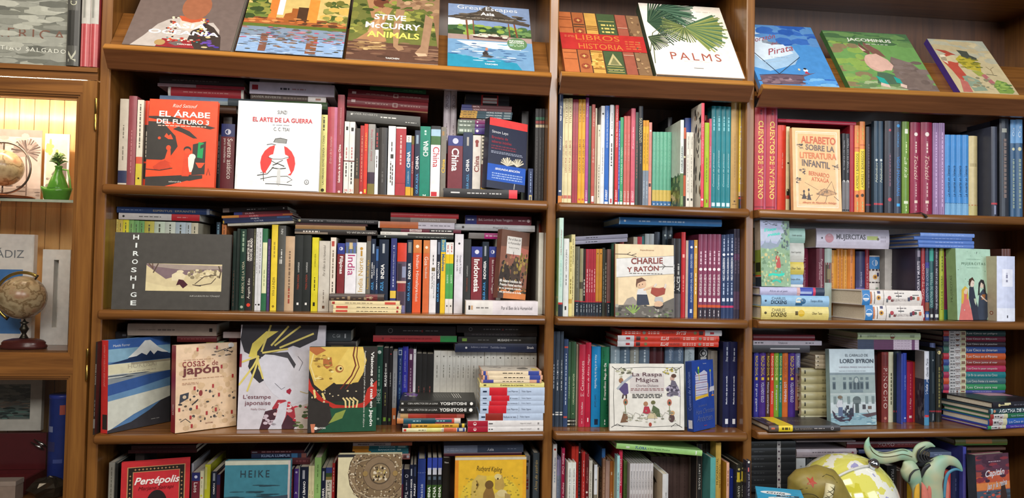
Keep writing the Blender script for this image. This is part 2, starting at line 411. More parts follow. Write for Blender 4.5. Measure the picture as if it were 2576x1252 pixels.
ART['lago'] = [('R',0,.8,1,1,'3E66A8'),('R',0,.76,1,.9,'86B0C8'),('P',[(0,.74),(.15,.76),(.3,.78),(1,.8),(1,.74)],'26385A'),('P',[(.3,.78),(.45,.87),(.57,.965),(.66,.965),(.8,.87),(1,.79),(1,.76),(.3,.755)],'26385A'),('P',[(.3,.79),(.45,.88),(.57,.968),(.66,.968),(.8,.88),(.97,.81),(.86,.82),(.78,.84),(.72,.8),(.66,.85),(.6,.8),(.52,.83),(.44,.8)],'E4E6E0'),
    ('R',0,.6,1,.735,'DCD8B8'),('R',.35,.71,1,.735,'A8A088'),('S',0,.54,.6,.62,14,['3A4450','C8CCC4','5A6470'],.2,.006,3),('R',0,.52,1,.6,'8A949A'),('P',[(0,.52),(0,.36),(.3,.4),(1,.5),(1,.6),(.6,.58)],'3A5C9A'),('P',[(0,.4),(.4,.44),(1,.52),(1,.4),(0,.33)],'6A94BC'),
    ('P',[(0,.34),(1,.42),(1,.3),(.8,.26),(.4,.16),(0,.02)],'D4D8CC'),('P',[(0,0),(1,0),(1,.3),(.85,.27),(.66,.18),(.36,.08),(0,.03)],'3A3A40'),
    ('T','HOKUSAI',.53,.695,.46,.045,'B8B098'),('G',.32,.63,.75,.645,'B4AC98',1),('T','Matthi Forrer',.2,.935,.26,.026,'D8E0E8'),('G',.68,.065,.84,.08,'8A8A8C',1)]
ART['cosas'] = [('S',.06,.1,.97,.46,60,['3A3432','4A4442','8A7A6A','D8BC98','C8AA88'],.022,.014,11),('S',.08,.02,.97,.98,50,['DCC09C','D8B890','CDAE88'],.05,.03,2),('S',.6,.82,.95,.96,14,['3A3432','6A5A4C'],.03,.008,6),('E',.9,.97,.05,.03,'E8E8E8'),('P',[(.06,.33),(.2,.38),(.21,.45),(.07,.43)],'3A3C44'),('E',.14,.4,.03,.02,'D8C0A0'),('E',.4,.43,.03,.035,'8A3430'),('L',[(.26,.3),(.36,.36),(.3,.32)],.02,'3A3432'),('L',[(.08,.12),(.16,.15),(.24,.1)],.012,'3A3432'),('L',[(.66,.9),(.8,.93),(.92,.88)],.012,'3A3432')] + [('R',u - .016,v - .022,u + .016,v + .022,'A83232') for u,v in [(.34,.94),(.66,.95),(.74,.72),(.93,.6),(.3,.49),(.6,.5),(.7,.39),(.06,.26),(.34,.27),(.24,.16),(.5,.19),(.65,.22),(.92,.17),(.26,.06)]] + [
    ('T','cosas',.28,.775,.36,.062,'8E3A34'),('T','de',.63,.775,.1,.06,'8E3A34'),('T','japón',.4,.69,.6,.13,'6E2E2A','b'),('G',.1,.6,.78,.615,'B89070',1),('G',.1,.54,.36,.57,'B89070',2),('G',.12,.82,.6,.835,'B89070',1),('T','SATORI',.54,.075,.12,.014,'7A4A3A','b')]
ART['estampe'] = [('P',[(.02,1),(0,.86),(.05,.74),(.2,.68),(.3,.7),(.5,.76),(.62,.8),(.7,.78),(.9,.86),(.92,1)],'35343A'),('P',[(.1,.6),(.16,.5),(.24,.44),(.32,.48),(.28,.62),(.24,.7),(.12,.68)],'35343A'),('P',[(.22,.66),(.3,.72),(.6,.76),(.66,.7),(.7,.62),(.78,.6),(.86,.3),(.6,.22),(.4,.34),(.32,.42),(.22,.58)],'CFCFDA'),('P',[(.2,.72),(.56,.74),(.66,.62),(.64,.58),(.56,.68),(.4,.71)],'45444A'),
    ('P',[(.1,.69),(.14,.82),(.3,.94),(.44,.94),(.3,.86),(.2,.74),(.2,.68)],'D8C860')] + [('L',p_,.022,'D8C870') for p_ in ([(.0,.42),(.16,.6),(.22,.7)],[(-.0 + .1,.36),(.18,.56),(.22,.68)],[(.02,.64),(.22,.7)],[(.28,.48),(.2,.68)],[(.25,.74),(.35,1.0)],[(.36,.8),(.56,.99)],[(.4,.8),(.7,.99)],[(.46,.78),(.86,.92)],[(.26,.73),(.56,.77)])] + [
    ('P',[(.56,.35),(.6,.33),(.62,.37),(.6,.39),(.56,.37)],'A02A40'),('L',[(.42,.44),(.5,.38),(.54,.4)],.005,'6A6872'),('L',[(.68,.7),(.74,.64),(.7,.56)],.006,'6A6872'),('L',[(.72,.36),(.8,.34),(.9,.37)],.01,'B8A878'),
    ('P',[(.4,.2),(.46,.28),(.55,.28),(.66,.2),(.7,.06),(.5,.06)],'A83844'),('S',.42,.08,.7,.26,24,['D8C0C4','C83A4A','E4DCE0'],.03,.014,5),('P',[(.26,0),(.32,.17),(.46,.2),(.42,0)],'4A2E38'),('P',[(.52,.04),(.58,.14),(.7,.06),(.66,0),(.52,0)],'4A2E38'),('S',.3,.03,.44,.16,12,['C8B8C4'],.024,.012,9),('P',[(.36,0),(.44,.1),(.48,.24),(.58,.27),(.56,.12),(.5,0)],'CFCFDA'),
    ('P',[(.66,.2),(.8,.24),(1,.3),(1,0),(.7,0)],'C0B4AC'),('S',.68,.02,.98,.24,18,['4A5A3A','6A7A4A','A83844'],.03,.012,12),
    ('T',"L'estampe",.22,.305,.32,.05,'6E3440'),('T','japonaise',.23,.245,.3,.05,'6E3440'),('T','Nelly Delay',.24,.19,.17,.022,'9A7A80'),('R',.0,.595,.025,.72,'8E2E3E')]
ART['visiones'] = [('R',0,.36,1,1,'2E2A28'),('P',[(0,1),(0,.75),(.08,.56),(.2,.48),(.4,.6),(.5,.56),(.72,.58),(.8,.7),(.82,.86),(.78,1)],'D8B85A'),('P',[(.3,.62),(.42,.8),(.56,.98),(.78,.98),(.84,.84),(.78,.66),(.62,.56),(.4,.56)],'E0C468'),('P',[(0,.96),(.1,.9),(.24,.96),(.16,1),(0,1)],'B06A3C'),('P',[(.2,.86),(.32,.88),(.34,.78),(.26,.74),(.2,.78)],'B06A3C'),('E',.44,.74,.06,.045,'A86A3A'),('E',.45,.745,.04,.03,'E8D48A'),('E',.46,.745,.016,.014,'2E2420'),('P',[(.4,.59),(.5,.6),(.54,.64),(.46,.65)],'E0C468'),('L',[(.66,1),(.64,.9),(.68,.78),(.62,.66),(.56,.6),(.46,.5)],.02,'6A2E24'),('L',[(.7,1),(.69,.88),(.73,.76),(.66,.64),(.54,.5)],.014,'6A2E24'),
    ('L',[(.06,.92),(.02,.78),(.1,.6)],.02,'E4D08A'),('S',.08,.62,.34,.9,26,['E8D894','C8A450','8A6A34'],.03,.012,3),('P',[(0,.64),(.05,.54),(.2,.4),(.4,.32),(.62,.3),(.8,.34),(.86,.5),(1,.6),(1,.42),(.82,.28),(.6,.24),(.36,.28),(.14,.38),(0,.5)],'B8342A'),('S',.04,.3,.8,.5,18,['E0D0A8'],.012,.009,4),('L',[(.08,.5),(.1,.4)],.03,'E0CC80'),('L',[(.2,.46),(.24,.38)],.03,'E0CC80')] + [('L',[(.5 + .05 * i,.4),(.54 + .06 * i,.36),(.55 + .05 * i,.26)],.025,'DCC88A') for i in range(4)] + [
    ('R',0,0,1,.28,'24523C'),('P',[(0,0),(.14,0),(.36,.12),(.3,.34),(.1,.36),(0,.42)],'33302E'),('P',[(.3,.1),(.4,.22),(.55,.26),(.5,.16)],'8A9A4A'),('P',[(.06,0),(.1,0),(.11,.1),(.04,.1)],'C87A5A'),
    ('T','Visiones del mal en Japón',.92,.5,.88,.06,'F0F0EC','b',-1),('T','Fantasmas, demonios y yokai en las obras maestras del ukiyo-e',.815,.5,.9,.032,'E0E0D8','',-1),('E',.12,.05,.025,.018,'E8E8E4'),('T','SATORI',.2,.05,.12,.018,'E8E8E4','b')]
ART['luna'] = [('G',.3,.45,.3,.46,'6A6A66',1),('P',[(.1,.03),(.45,.08),(.6,.2),(.3,.22),(.05,.14)],'6A4A8A'),('S',.05,.02,.55,.2,10,['8A8A6A','3A3A4A','A8A8B0'],.05,.02,4)] + [('L',[(.28 + .0 * i,.42 + .035 * i),(.66,.46 + .035 * i)],.006,'8A8A86') for i in range(7)] + [('L',[(.18,.68 + .03 * i),(.7,.72 + .03 * i)],.012,'DCDCD6') for i in range(4)]
ART['palida'] = [('R',.02,.02,.98,.98,'D0C8BC'),('S',.1,.1,.6,.9,14,['A8A098','B8B0A4','8A8480'],.06,.04,6),('E',.55,.72,.16,.1,'6A6660'),('R',.5,.86,.9,.96,'D8C06A')]
fr_ = []
for i in range(12): fr_.append(('P',star(.2 + .055 * i,.815,.02,1.35,4,.4),'C89A6A'))
for i in range(14): fr_ += [('P',star(.13,.79 - .055 * i,.018,1.35,4,.4),'C89A6A'),('P',star(.88,.79 - .055 * i,.018,1.35,4,.4),'C89A6A')]
ART['rojo'] = [('R',.085,.05,.93,.935,'B88A5E'),('R',.1,.06,.915,.925,'26201C'),('R',.165,.1,.85,.87,'B88A5E'),('R',.175,.105,.84,.862,'C23038')] + [(e[0],[(p_[0],p_[1] + .083) for p_ in e[1]],e[2]) if i < 12 else (e[0],[(p_[0],p_[1] + .03) for p_ in e[1]],e[2]) for i,e in enumerate(fr_)] + [('P',disc(.52,.42,.155,.2,24),'2A2022'),('T','Persépolis',.52,.735,.66,.1,'F0EAE6','bi',0),('T','Marjane Satrapi',.51,.645,.52,.05,'6E161C','i')]
ART['heike'] = [('R',0,.955,1,1,'B8BCAC'),('R',.965,0,1,1,'B8B0B0'),('R',0,.45,.97,.62,'386F82')] + [('S',a_,b_,c_,d_,8,['2E4A54','24404C'],.09,.005,k_) for k_,(a_,b_,c_,d_) in enumerate([(.5,.72,.75,.74),(.15,.655,.55,.67),(.48,.63,.8,.64),(0,.6,.22,.615),(.55,.6,.95,.64)])] + [('P',[(.6,.6),(.97,.63),(.97,.5),(.85,.52),(.7,.58)],'3A4A58'),('E',.5,.45,.11,.12,'DCC090'),('P',[(.5,.33),(.61,.38),(.6,.52),(.54,.56)],'D09468'),('S',.55,.48,.78,.58,24,['3A4A3A','7A8A8A','A8704A','D0C8B4'],.02,.012,5),('R',.6,.3,.8,.5,'8A4A44'),('T','HEIKE',.46,.86,.44,.075,'2C3A44','w')]
ART['laton'] = [('R',.33,.972,1,1,'B4B4A0'),('R',0,.972,.3,1,'2A2C34'),('E',.66,.8,.5,.34,'4E4032'),('E',.66,.8,.488,.33,'8A765C'),('E',.66,.8,.40,.27,'54463A'),('E',.66,.8,.39,.264,'7E6A50'),('E',.66,.8,.27,.18,'4E4236'),('E',.66,.8,.262,.175,'86725A')] + [('S',.66 + q_[0] - .06,.8 + q_[1] - .04,.66 + q_[0] + .06,.8 + q_[1] + .04,9,['C8B898','D4C8B0','4A3E30','A08C68'],.012,.008,30 + i) for i,q_ in enumerate([(.33 * math.cos(x / 14 * 6.283),.225 * math.sin(x / 14 * 6.283)) for x in range(14)] + [(.44 * math.cos(x / 20 * 6.283),.3 * math.sin(x / 20 * 6.283)) for x in range(20)])] + [('E',.66,.8,.165,.11,'574A3C'),('E',.66,.8,.15,.1,'8E7A5C'),('S',.56,.73,.76,.87,44,['C8B898','D8D0BC','2E2820','B8A468'],.016,.011,4),('E',.43,.8,.04,.028,'9A8050'),('E',.9,.8,.04,.028,'9A8050'),('L',[(.2,.74),(.3,.62),(.5,.55),(.8,.55)],.01,'C4B498'),('L',[(.24,.88),(.36,.93),(.5,.95)],.01,'C4B498')]
ART['oro'] = [('R',0,0,.05,1,'D88A2A'),('R',0,.965,1,1,'C8C0A8'),('R',.05,0,.95,.96,'E0B432'),('E',.5,.45,.42,.3,'DCBE3E'),('S',.12,.4,.3,.72,30,['9A8A34','B0983A'],.014,.008,3),('S',.68,.45,.9,.74,34,['9A8A34','B0983A'],.014,.008,4),('P',[(.22,.4),(.24,.66),(.32,.76),(.44,.74),(.44,.4)],'C8AE5A'),('L',[(.3,.56),(.33,.62),(.3,.68)],.02,'8A7238'),('E',.31,.62,.012,.02,'4A3A1E'),('P',[(.56,.56),(.56,.74),(.6,.72),(.66,.76),(.7,.6),(.66,.52)],'B89A50'),('E',.6,.73,.05,.04,'D8C88A'),('E',.6,.7,.012,.014,'3A2E1A'),('P',[(.54,.3),(.56,.5),(.64,.54),(.74,.5),(.76,.3)],'D0BC78'),('E',.66,.5,.07,.05,'D8C890'),('P',[(.7,.5),(.78,.48),(.78,.36),(.7,.34)],'A8905A'),('P',[(.1,.34),(.16,.46),(.24,.42),(.34,.34),(.3,.24),(.12,.24)],'C0A85C'),('E',.13,.41,.03,.03,'8A7440'),
    ('P',[(.38,.26),(.4,.5),(.45,.6),(.52,.6),(.56,.46),(.57,.26)],'8A6A3A'),('E',.48,.62,.06,.06,'6E542E'),('P',[(.2,.22),(.34,.34),(.5,.3),(.66,.26),(.76,.12),(.2,.12)],'9A8458'),('S',.2,.12,.8,.3,40,['B89A5A','6A5430','D8C48A','8A3A2A'],.04,.02,6),
    ('T','Rudyard Kipling',.48,.83,.36,.07,'4E4220','i',0,-.02)]
ART['natura'] = [('R',0,.35,1,1,'C8D4CC'),('R',0,0,1,.36,'4A5A3A'),('S',.2,.02,1,.36,50,['6A8A54','3A4A2E','8AA06A','2E3A2A','A8AA7A'],.05,.03,3),('R',.3,.06,.7,.16,'C8C0A0')]
ART['manchas'] = [('R',0,0,1,1,'E0DCD0'),('S',.3,.05,1,.95,34,['2A2826','3A3634','1E1C1C','8A6A4A'],.05,.035,5),('P',[(.8,.86),(.96,.9),(.98,.82),(.86,.8)],'1E1C1C'),('L',[(.4,.9),(.6,.94),(.8,.9)],.02,'4A4644'),('S',.5,.86,.8,.92,8,['4A4644'],.02,.01,8)]
ART['bosque'] = [('R',0,0,1,1,'9AC48A'),('S',0,.1,1,.6,14,['5A7A4A','7AA86A','8AB87A'],.12,.07,3),('R',0,0,1,.2,'C8CC9A'),('R',0,.8,1,1,'B8D0B8')]
ART['ninos'] = [('R',0,0,.05,1,'C8B48C'),('P',[(.02,.54),(1,.6),(1,.85),(.02,.8)],'DCDCDA'),('L',[(.02,.54),(1,.6)],.005,'6A6258'),('L',[(.02,.8),(1,.85)],.005,'6A6258'),('L',[(0,.86),(.2,.86),(.36,.83)],.012,'5A4E44'),('L',[(.2,.86),(.26,.89)],.01,'5A4E44'),('L',[(.28,.85),(.36,.87)],.01,'5A4E44'),('L',[(.99,.7),(.86,.7),(.74,.69)],.012,'4A423C'),('L',[(.86,.7),(.8,.73)],.01,'4A423C'),('L',[(.84,.7),(.8,.66)],.01,'4A423C'),
    ('P',[(0,.16),(.3,.17),(.6,.15),(.75,.17),(.86,.22),(1,.27),(1,0),(0,0)],'6A6660'),('S',.02,.0,.98,.16,50,['8A867E','5A564E','4A4A44','A8A69A','6A7A54'],.03,.018,9),('P',[(.14,.17),(.2,.25),(.3,.28),(.36,.22),(.36,.16)],'9A928A'),
    ('P',[(.36,.3),(.38,.38),(.5,.4),(.54,.31)],'D8D8D8'),('P',[(.36,.16),(.37,.31),(.54,.31),(.58,.17)],'3A4050'),('E',.44,.455,.085,.065,'D8B494'),('P',[(.35,.44),(.36,.52),(.45,.545),(.53,.5),(.46,.49),(.38,.46),(.36,.4)],'6A4A3A'),('L',[(.48,.37),(.58,.4),(.66,.43)],.03,'D8B494'),('E',.46,.45,.008,.007,'2A2420'),('E',.41,.44,.008,.007,'2A2420'),('P',[(.6,.33),(.62,.41),(.74,.4),(.86,.42),(.84,.32),(.7,.28)],'A04A3C'),('P',[(.66,.22),(.68,.28),(.8,.28),(.82,.21)],'B8B8B8'),('E',.735,.175,.075,.05,'D8B494'),('P',[(.64,.15),(.7,.11),(.8,.13),(.83,.18),(.76,.145)],'3A302C'),('L',[(.66,.42),(.7,.46)],.03,'D8D0C8'),('L',[(.84,.4),(.86,.46)],.03,'D8D0C8'),('F',.3,.05,40,140,5,0,.16,.02,['8AA85A']),
    ('T','CHARLIE',.54,.775,.54,.085,'86403A','b',0,.015),('T','Y RATÓN',.47,.67,.54,.085,'86403A','b',0,.03),('G',.24,.595,.8,.61,'5A544C',1),('T','Impedimenta',.54,.92,.24,.025,'8A5A3A','i')]
ART['hadas'] = [('L',[(.06,.08),(.05,.5),(.06,.93),(.5,.95),(.94,.94),(.95,.5),(.94,.07),(.5,.05),(.06,.08)],.006,'4A4846'),('L',[(.02,.05),(.1,.1),(.18,.06)],.008,'4A4846'),('L',[(.97,.04),(.88,.1),(.82,.05)],.008,'4A4846'),('L',[(.03,.96),(.1,.9),(.16,.95)],.008,'4A4846'),('L',[(.97,.96),(.9,.91),(.84,.95)],.008,'4A4846'),('R',.27,.56,.73,.86,'D0CAC8'),('S',.1,.8,.3,.93,16,['9A9A84','6A6A5A','B8B8A0'],.025,.014,2),('E',.15,.75,.03,.04,'9A7050'),('P',[(.12,.62),(.16,.74),(.24,.7),(.25,.56),(.2,.52)],'5A4E7A'),('L',[(.1,.62),(.18,.72),(.3,.82)],.03,'A8B0B8'),('L',[(.18,.54),(.17,.48)],.02,'4A3A34'),('L',[(.22,.54),(.22,.48)],.02,'4A3A34'),
    ('E',.84,.78,.03,.04,'C0A090'),('P',[(.8,.6),(.83,.76),(.88,.74),(.94,.6),(.92,.52),(.78,.53)],'6A6474'),('S',.76,.52,.95,.66,22,['8A8496','4A4454','B0A8BC'],.02,.02,3),('E',.86,.82,.035,.03,'5A4034'),('S',.72,.84,.9,.94,14,['B8A84A','8A8A74','5A5A4A'],.016,.012,5),('L',[(.2,.4),(.22,.2)],.008,'6A7A4A'),('E',.21,.43,.03,.05,'A8745A'),('E',.21,.42,.014,.022,'3A5A4A'),('L',[(.8,.4),(.8,.2)],.008,'6A7A4A'),('E',.8,.42,.03,.05,'B86A54'),('E',.8,.41,.014,.022,'2E4A3E'),('P',[(.14,.12),(.18,.26),(.24,.24),(.24,.13)],'7A5A44'),('E',.83,.18,.04,.06,'5A4444'),('E',.84,.26,.03,.035,'C8A070'),('P',[(.44,.26),(.46,.36),(.52,.36),(.56,.24)],'B03A4A'),('E',.48,.4,.03,.035,'A87A5A'),('P',[(.54,.22),(.58,.38),(.66,.32),(.68,.2)],'5A6A4A'),('E',.58,.42,.03,.03,'6A6A44'),('P',[(.5,.18),(.52,.26),(.6,.26),(.64,.18)],'C8BC98'),('S',.18,.12,.9,.3,30,['B0B09A','8A8A78','C8C8B8'],.02,.012,7)] + [('L',[(.2 + .1 * i,.2),(.24 + .1 * i,.27),(.3 + .1 * i,.24),(.3 + .1 * i,.16)],.004,'8A887E') for i in range(6)] + [('E',.54,.09,.02,.03,'A84A3A'),
    ('T','La Raspa',.5,.835,.4,.075,'5A3A44'),('T','Mágica',.5,.75,.3,.08,'5A3A44'),('T','Charles Dickens',.5,.675,.3,.035,'8A7A80'),('G',.28,.6,.72,.645,'A07A7A',2),('G',.3,.49,.7,.56,'3A3634',3)]
ART['colchones'] = [('P',[(.14,.44),(.7,.47),(.7,.82),(.56,.86),(.4,.83),(.14,.8)],'C8C8DC')] + [('R',.14,.47 + .035 * i,.7,.478 + .035 * i,['8A4A6A','5A5A9A','A8A8C8'][i % 3]) for i in range(10)] + [('P',[(.12,.45),(.7,.47),(.7,.51),(.12,.49)],'D8B03A'),('L',[(.12,.44),(.13,.66)],.02,'D8B03A'),('L',[(.71,.46),(.71,.66)],.02,'D8B03A'),('L',[(.3,.83),(.32,.72)],.03,'D8C84A'),('E',.29,.86,.04,.05,'5A9A3A'),('P',[(.14,.86),(.22,.82),(.26,.79),(.18,.8)],'D8D0E0'),('E',.29,.9,.03,.02,'D8D84A'),('L',[(.84,.82),(.85,.6)],.02,'C8CCE0'),('E',.84,.84,.03,.02,'B8C83A'),('P',[(.76,.53),(.8,.6),(1.0,.61),(1.0,.54)],'C4C4D0'),('L',[(.92,.53),(.92,.48)],.02,'B8B8C0'),('E',.92,.475,.06,.012,'D88A3A'),('T','Hans Christian',.52,.27,.84,.07,'5E6EA4','i'),('T','Andersen',.5,.17,.72,.09,'5E6EA4','i'),('T','Los cuentos de',.42,.355,.4,.035,'5E6EA4','i'),('T','Taschen',.58,.955,.16,.014,'C8D0E4','i'),('R',.46,.055,.6,.063,'A83A4A')]
ART['kraft'] = [('R',0,0,1,1,'C0AE96'),('P',[(.2,.86),(.3,.88),(.5,.84),(.62,.8),(.5,.8),(.44,.74),(.4,.8),(.28,.82)],'2E2620'),('P',[(.4,.5),(.6,.54),(.7,.48),(.6,.4),(.44,.42)],'4A3420')]
ART['verdemar'] = [('R',0,0,1,1,'4A8E8C')]
ART['ocre'] = [('R',0,0,1,1,'B8862E'),('S',.1,.1,.9,.9,16,['A87A2A','C0922E'],.08,.05,4)]
ART['plain'] = [('R',0,0,1,1,'9A9A98')]
ART['alfabeto'] = [('R',.07,.04,.93,.96,'F4E4CC'),('R',.085,.05,.915,.95,'E8BC86'),('R',.1,.06,.9,.94,'F4E4CC'),('R',.108,.066,.892,.934,'E8BC86')] + [('S',u - .05,v - .03,u + .05,v + .03,9,['6A5C54','4A403C','9A8468'],.022,.008,i) for i,(u,v) in enumerate([(.16,.77),(.2,.47),(.89,.54),(.12,.36)])] + [('L',[(u - .08,v + .02),(u + .08,v - .03)],.005,'6A5C54') for (u,v) in [(.16,.77),(.2,.47),(.89,.54)]] + [
    ('P',[(.52,.22),(.62,.27),(.78,.26),(.92,.21),(.78,.19),(.6,.18)],'C89A6A'),('L',[(.48,.2),(.64,.27),(.9,.22),(.7,.18),(.48,.2)],.008,'5A4A40'),('L',[(.62,.2),(.8,.36),(.88,.2)],.01,'5A4A40'),('L',[(.24,.34),(.52,.25)],.005,'6A5A4C'),('L',[(.56,.2),(.46,.12)],.008,'5A4A40'),('L',[(.7,.19),(.66,.1)],.008,'5A4A40'),('L',[(.84,.18),(.94,.13)],.008,'5A4A40'),('S',.5,.18,.8,.26,18,['8A6E54','A8845C','5A4A40'],.03,.006,5),('E',.22,.23,.02,.018,'4A3E3A'),('P',[(.17,.14),(.22,.22),(.28,.14)],'4A3E3A'),('E',.32,.25,.018,.018,'4A3E3A'),('P',[(.28,.13),(.32,.23),(.37,.13)],'4A3E3A'),('L',[(.14,.19),(.26,.17),(.4,.19)],.01,'4A3E3A'),
    ('T','ALFABETO',.54,.855,.72,.09,'D06A48','b',0,-.01),('T','SOBRE LA',.57,.76,.6,.07,'7A6A64','b',0,-.02),('T','LITERATURA',.53,.665,.76,.075,'D88054','b',0,-.01),('T','INFANTIL',.48,.565,.58,.08,'6E625E','b',0,-.03),('T','BERNARDO',.54,.44,.42,.05,'D06A48','',0,-.03),('T','ATXAGA',.56,.375,.36,.05,'D06A48','',0,-.02),('T','dibujos de Alejandra Hidalgo',.54,.095,.7,.03,'C0583E','i')]
ART['prado'] = [('R',0,.55,1,1,'A8AECC'),('R',0,.68,.8,.86,'B4BCD0'),('P',[(0,.6),(.1,.64),(.16,.7),(.18,.66),(.3,.66),(.34,.72),(.38,.66),(.55,.64),(.66,.72),(.76,.6),(1,.56),(1,.5),(0,.5)],'8A98A8'),('P',[(0,0),(0,.58),(.3,.56),(.6,.6),(.7,.68),(.84,.86),(.8,1),(1,1),(1,0)],'88A884'),('S',.02,.02,.98,.55,90,['7EA070','9CBC8C','6A8A64','B0C89A','C8B87A','A8C4A0'],.04,.02,3),('S',.72,.5,1,.98,40,['5A6A6A','4A5A5A','7A9A8A','8AA8A0'],.04,.025,6),('S',.1,.92,.6,1,14,['5A5E6A','3E424E'],.04,.006,9),
    ('P',[(.48,.3),(.5,.44),(.56,.48),(.64,.44),(.68,.32),(.66,.28),(.52,.28)],'B8483E'),('E',.555,.495,.035,.02,'E0D0B8'),('E',.555,.515,.05,.014,'5A3E2E'),('L',[(.54,.28),(.54,.25)],.015,'4A3E34'),('L',[(.6,.28),(.6,.25)],.015,'4A3E34'),('P',[(.24,.15),(.4,.17),(.6,.15),(.78,.17),(.8,.21),(.6,.19),(.4,.2),(.26,.19)],'1FCFB4'),('P',[(.36,.06),(.52,.085),(.66,.05),(.68,.085),(.5,.11),(.38,.09)],'1FBFA4'),('E',.5,.23,.03,.014,'2FD8BC'),('E',.7,.22,.02,.014,'2FD8BC'),
    ('T','El bosque',.34,.855,.42,.06,'2FE0C8','bi',0,.03),('T','prohibido',.46,.785,.44,.055,'2FE0C8','bi',0,.03)]
ART['mint'] = [('S',.05,.5,.95,.98,24,['8AB49A','5A6A60','C4E0D0','9CC4AC'],.012,.008,3),('P',[(.04,.0),(.12,.22),(.18,.4),(.3,.4),(.36,.2),(.5,0)],'DC7A74'),('P',[(.34,.3),(.36,.46),(.48,.47),(.52,.34),(.62,.12),(.68,0),(.44,0),(.38,.2)],'333848'),('P',[(.58,.12),(.64,.36),(.76,.44),(.9,.34),(.94,.16),(.84,0),(.62,0)],'3A4456'),('P',[(.48,.3),(.56,.3),(.54,.2),(.5,.24)],'B8C4AC'),('P',[(.86,.0),(.94,.2),(1,.1),(1,0)],'6A2E34'),('E',.25,.41,.075,.05,'E0C4A8'),('P',[(.12,.24),(.14,.42),(.24,.475),(.33,.43),(.26,.44),(.2,.4),(.2,.3),(.16,.22)],'D8B84A'),('P',[(.3,.42),(.33,.32),(.3,.28),(.27,.3)],'D0AE44'),('E',.44,.515,.065,.055,'E4D0C0'),('P',[(.34,.5),(.36,.57),(.46,.6),(.52,.54),(.44,.56),(.4,.52),(.38,.46)],'4A3228'),('E',.72,.5,.065,.055,'D8C4B4'),('P',[(.6,.34),(.63,.52),(.7,.57),(.78,.56),(.82,.48),(.84,.34),(.78,.4),(.77,.5),(.7,.53),(.66,.46),(.65,.36)],'2A2A30'),('P',[(.7,.28),(.8,.3),(.82,.36),(.72,.36)],'A0643A'),('L',[(.68,.34),(.76,.3),(.86,.26)],.03,'D8C4B4'),('P',star(.2,.14,.025,1.7),'E8D8D0'),('E',.47,.51,.006,.006,'2E2A2A'),('E',.74,.5,.006,.006,'2E2A2A'),
    ('T','MUJERCITAS',.5,.785,.68,.045,'6A8A78','w'),('G',.3,.85,.7,.862,'8AAA98',1),('G',.3,.73,.68,.74,'8AAA98',1)]
ART['penguin'] = [('R',0,0,1,1,'B8AC94'),('E',.82,.12,.06,.03,'8A4A34'),('E',.82,.12,.035,.018,'C8BCA4')]
ART['palacio'] = [('R',0,.68,1,1,'BCCCD4'),('R',0,.66,1,.69,'7A8A92'),('R',0,.4,1,.66,'94A4A4'),('R',0,.4,1,.42,'B4C0C0'),('R',0,.2,1,.4,'A8B8B8'),('R',0,.13,1,.3,'C0CCD0')] + [x for i,u in enumerate([.09,.32,.45,.7,.82]) for x in [('R',u - .035,.47,u + .035,.57,'5A6A72'),('R',u - .02,.48,u + .02,.55,'3E4C54'),('R',u - .03,.595,u + .03,.63,'6A7A80')]] + [('R',.5,.47,.66,.58,'6A7A80'),('E',.58,.59,.06,.05,'6A7A80'),('E',.58,.59,.04,.035,'A8B4B4'),('R',.52,.47,.56,.56,'3E4C54'),('R',.6,.47,.64,.56,'3E4C54'),('R',.44,.43,.72,.465,'72828A')] + [('R',u - .03,.28,u + .03,.38,'7A8A8C') for u in (.1,.24,.4,.8,.94)] + [('E',.58,.33,.09,.05,'5A6668'),('R',.5,.28,.66,.33,'6A7678'),('R',.54,.14,.62,.29,'4A5658'),('R',.34,.21,.4,.26,'3A3A40'),('R',.7,.21,.77,.27,'4A4A50'),('R',.82,.21,.9,.25,'6A5A54'),
    ('R',0,0,1,.16,'8AACB8'),('S',0,.0,1,.15,40,['7AA0B0','9ABCC4','6A8EA0','B4CCD0'],.05,.008,5),('P',[(.03,.2),(.06,.1),(.2,.05),(.4,.05),(.5,.12),(.5,.3),(.46,.16),(.3,.13),(.14,.13)],'3E3444'),('P',[(.66,.14),(.8,.1),(1,.13),(1,.17),(.8,.15)],'5A4A50'),('P',[(.12,.26),(.16,.33),(.26,.33),(.26,.24),(.16,.23)],'C8CCD4'),('E',.21,.37,.05,.022,'7A6A58'),('P',[(.16,.12),(.17,.24),(.26,.24),(.26,.12)],'5A6A8A'),('S',.28,.13,.46,.22,14,['3A4050','6A7080','2E3440'],.03,.02,4),('L',[(.8,.2),(.9,.08)],.008,'5A4A44'),('R',.5,.13,.5,.3,'3E3444'),
    ('T','EL CABALLO DE',.6,.92,.5,.034,'4E5A66'),('T','LORD BYRON',.6,.845,.74,.055,'4A5664','b'),('T','VANESA PÉREZ SAUQUILLO',.58,.765,.76,.024,'8A7A8A'),('G',.2,.71,.8,.725,'9AA0A8',1)]
ART['faja'] = [('R',0,.15,1,.34,'E8CC2A'),('T','LA TRAICIÓN',.5,.56,.5,.05,'9A948E','b',1)] + [('L',[(.25 + .1 * i,.42),(.25 + .1 * i,.7)],.02,'6A6460') for i in range(3)] + [('S',0,0,1,.14,14,['5A4A44','7A6A5A','3A302E'],.1,.03,3)]
ART['foto'] = [('R',0,0,1,1,'7A7672'),('R',0,0,1,.62,'33363C'),('S',.1,.05,1,.6,24,['4A4C50','22252A','5A5A5C'],.08,.05,6),('R',.9,.1,1,.14,'A83A3C')]
ART['rosa'] = [('P',[(.3,.3),(.7,.3),(.62,.9),(.3,.94)],'3A3A42'),('P',[(.1,.45),(.4,.5),(.5,.9),(.2,.96),(.06,.7)],'C88AA0'),('P',[(.16,.55),(.34,.6),(.4,.8),(.2,.84)],'D8A8B8')]
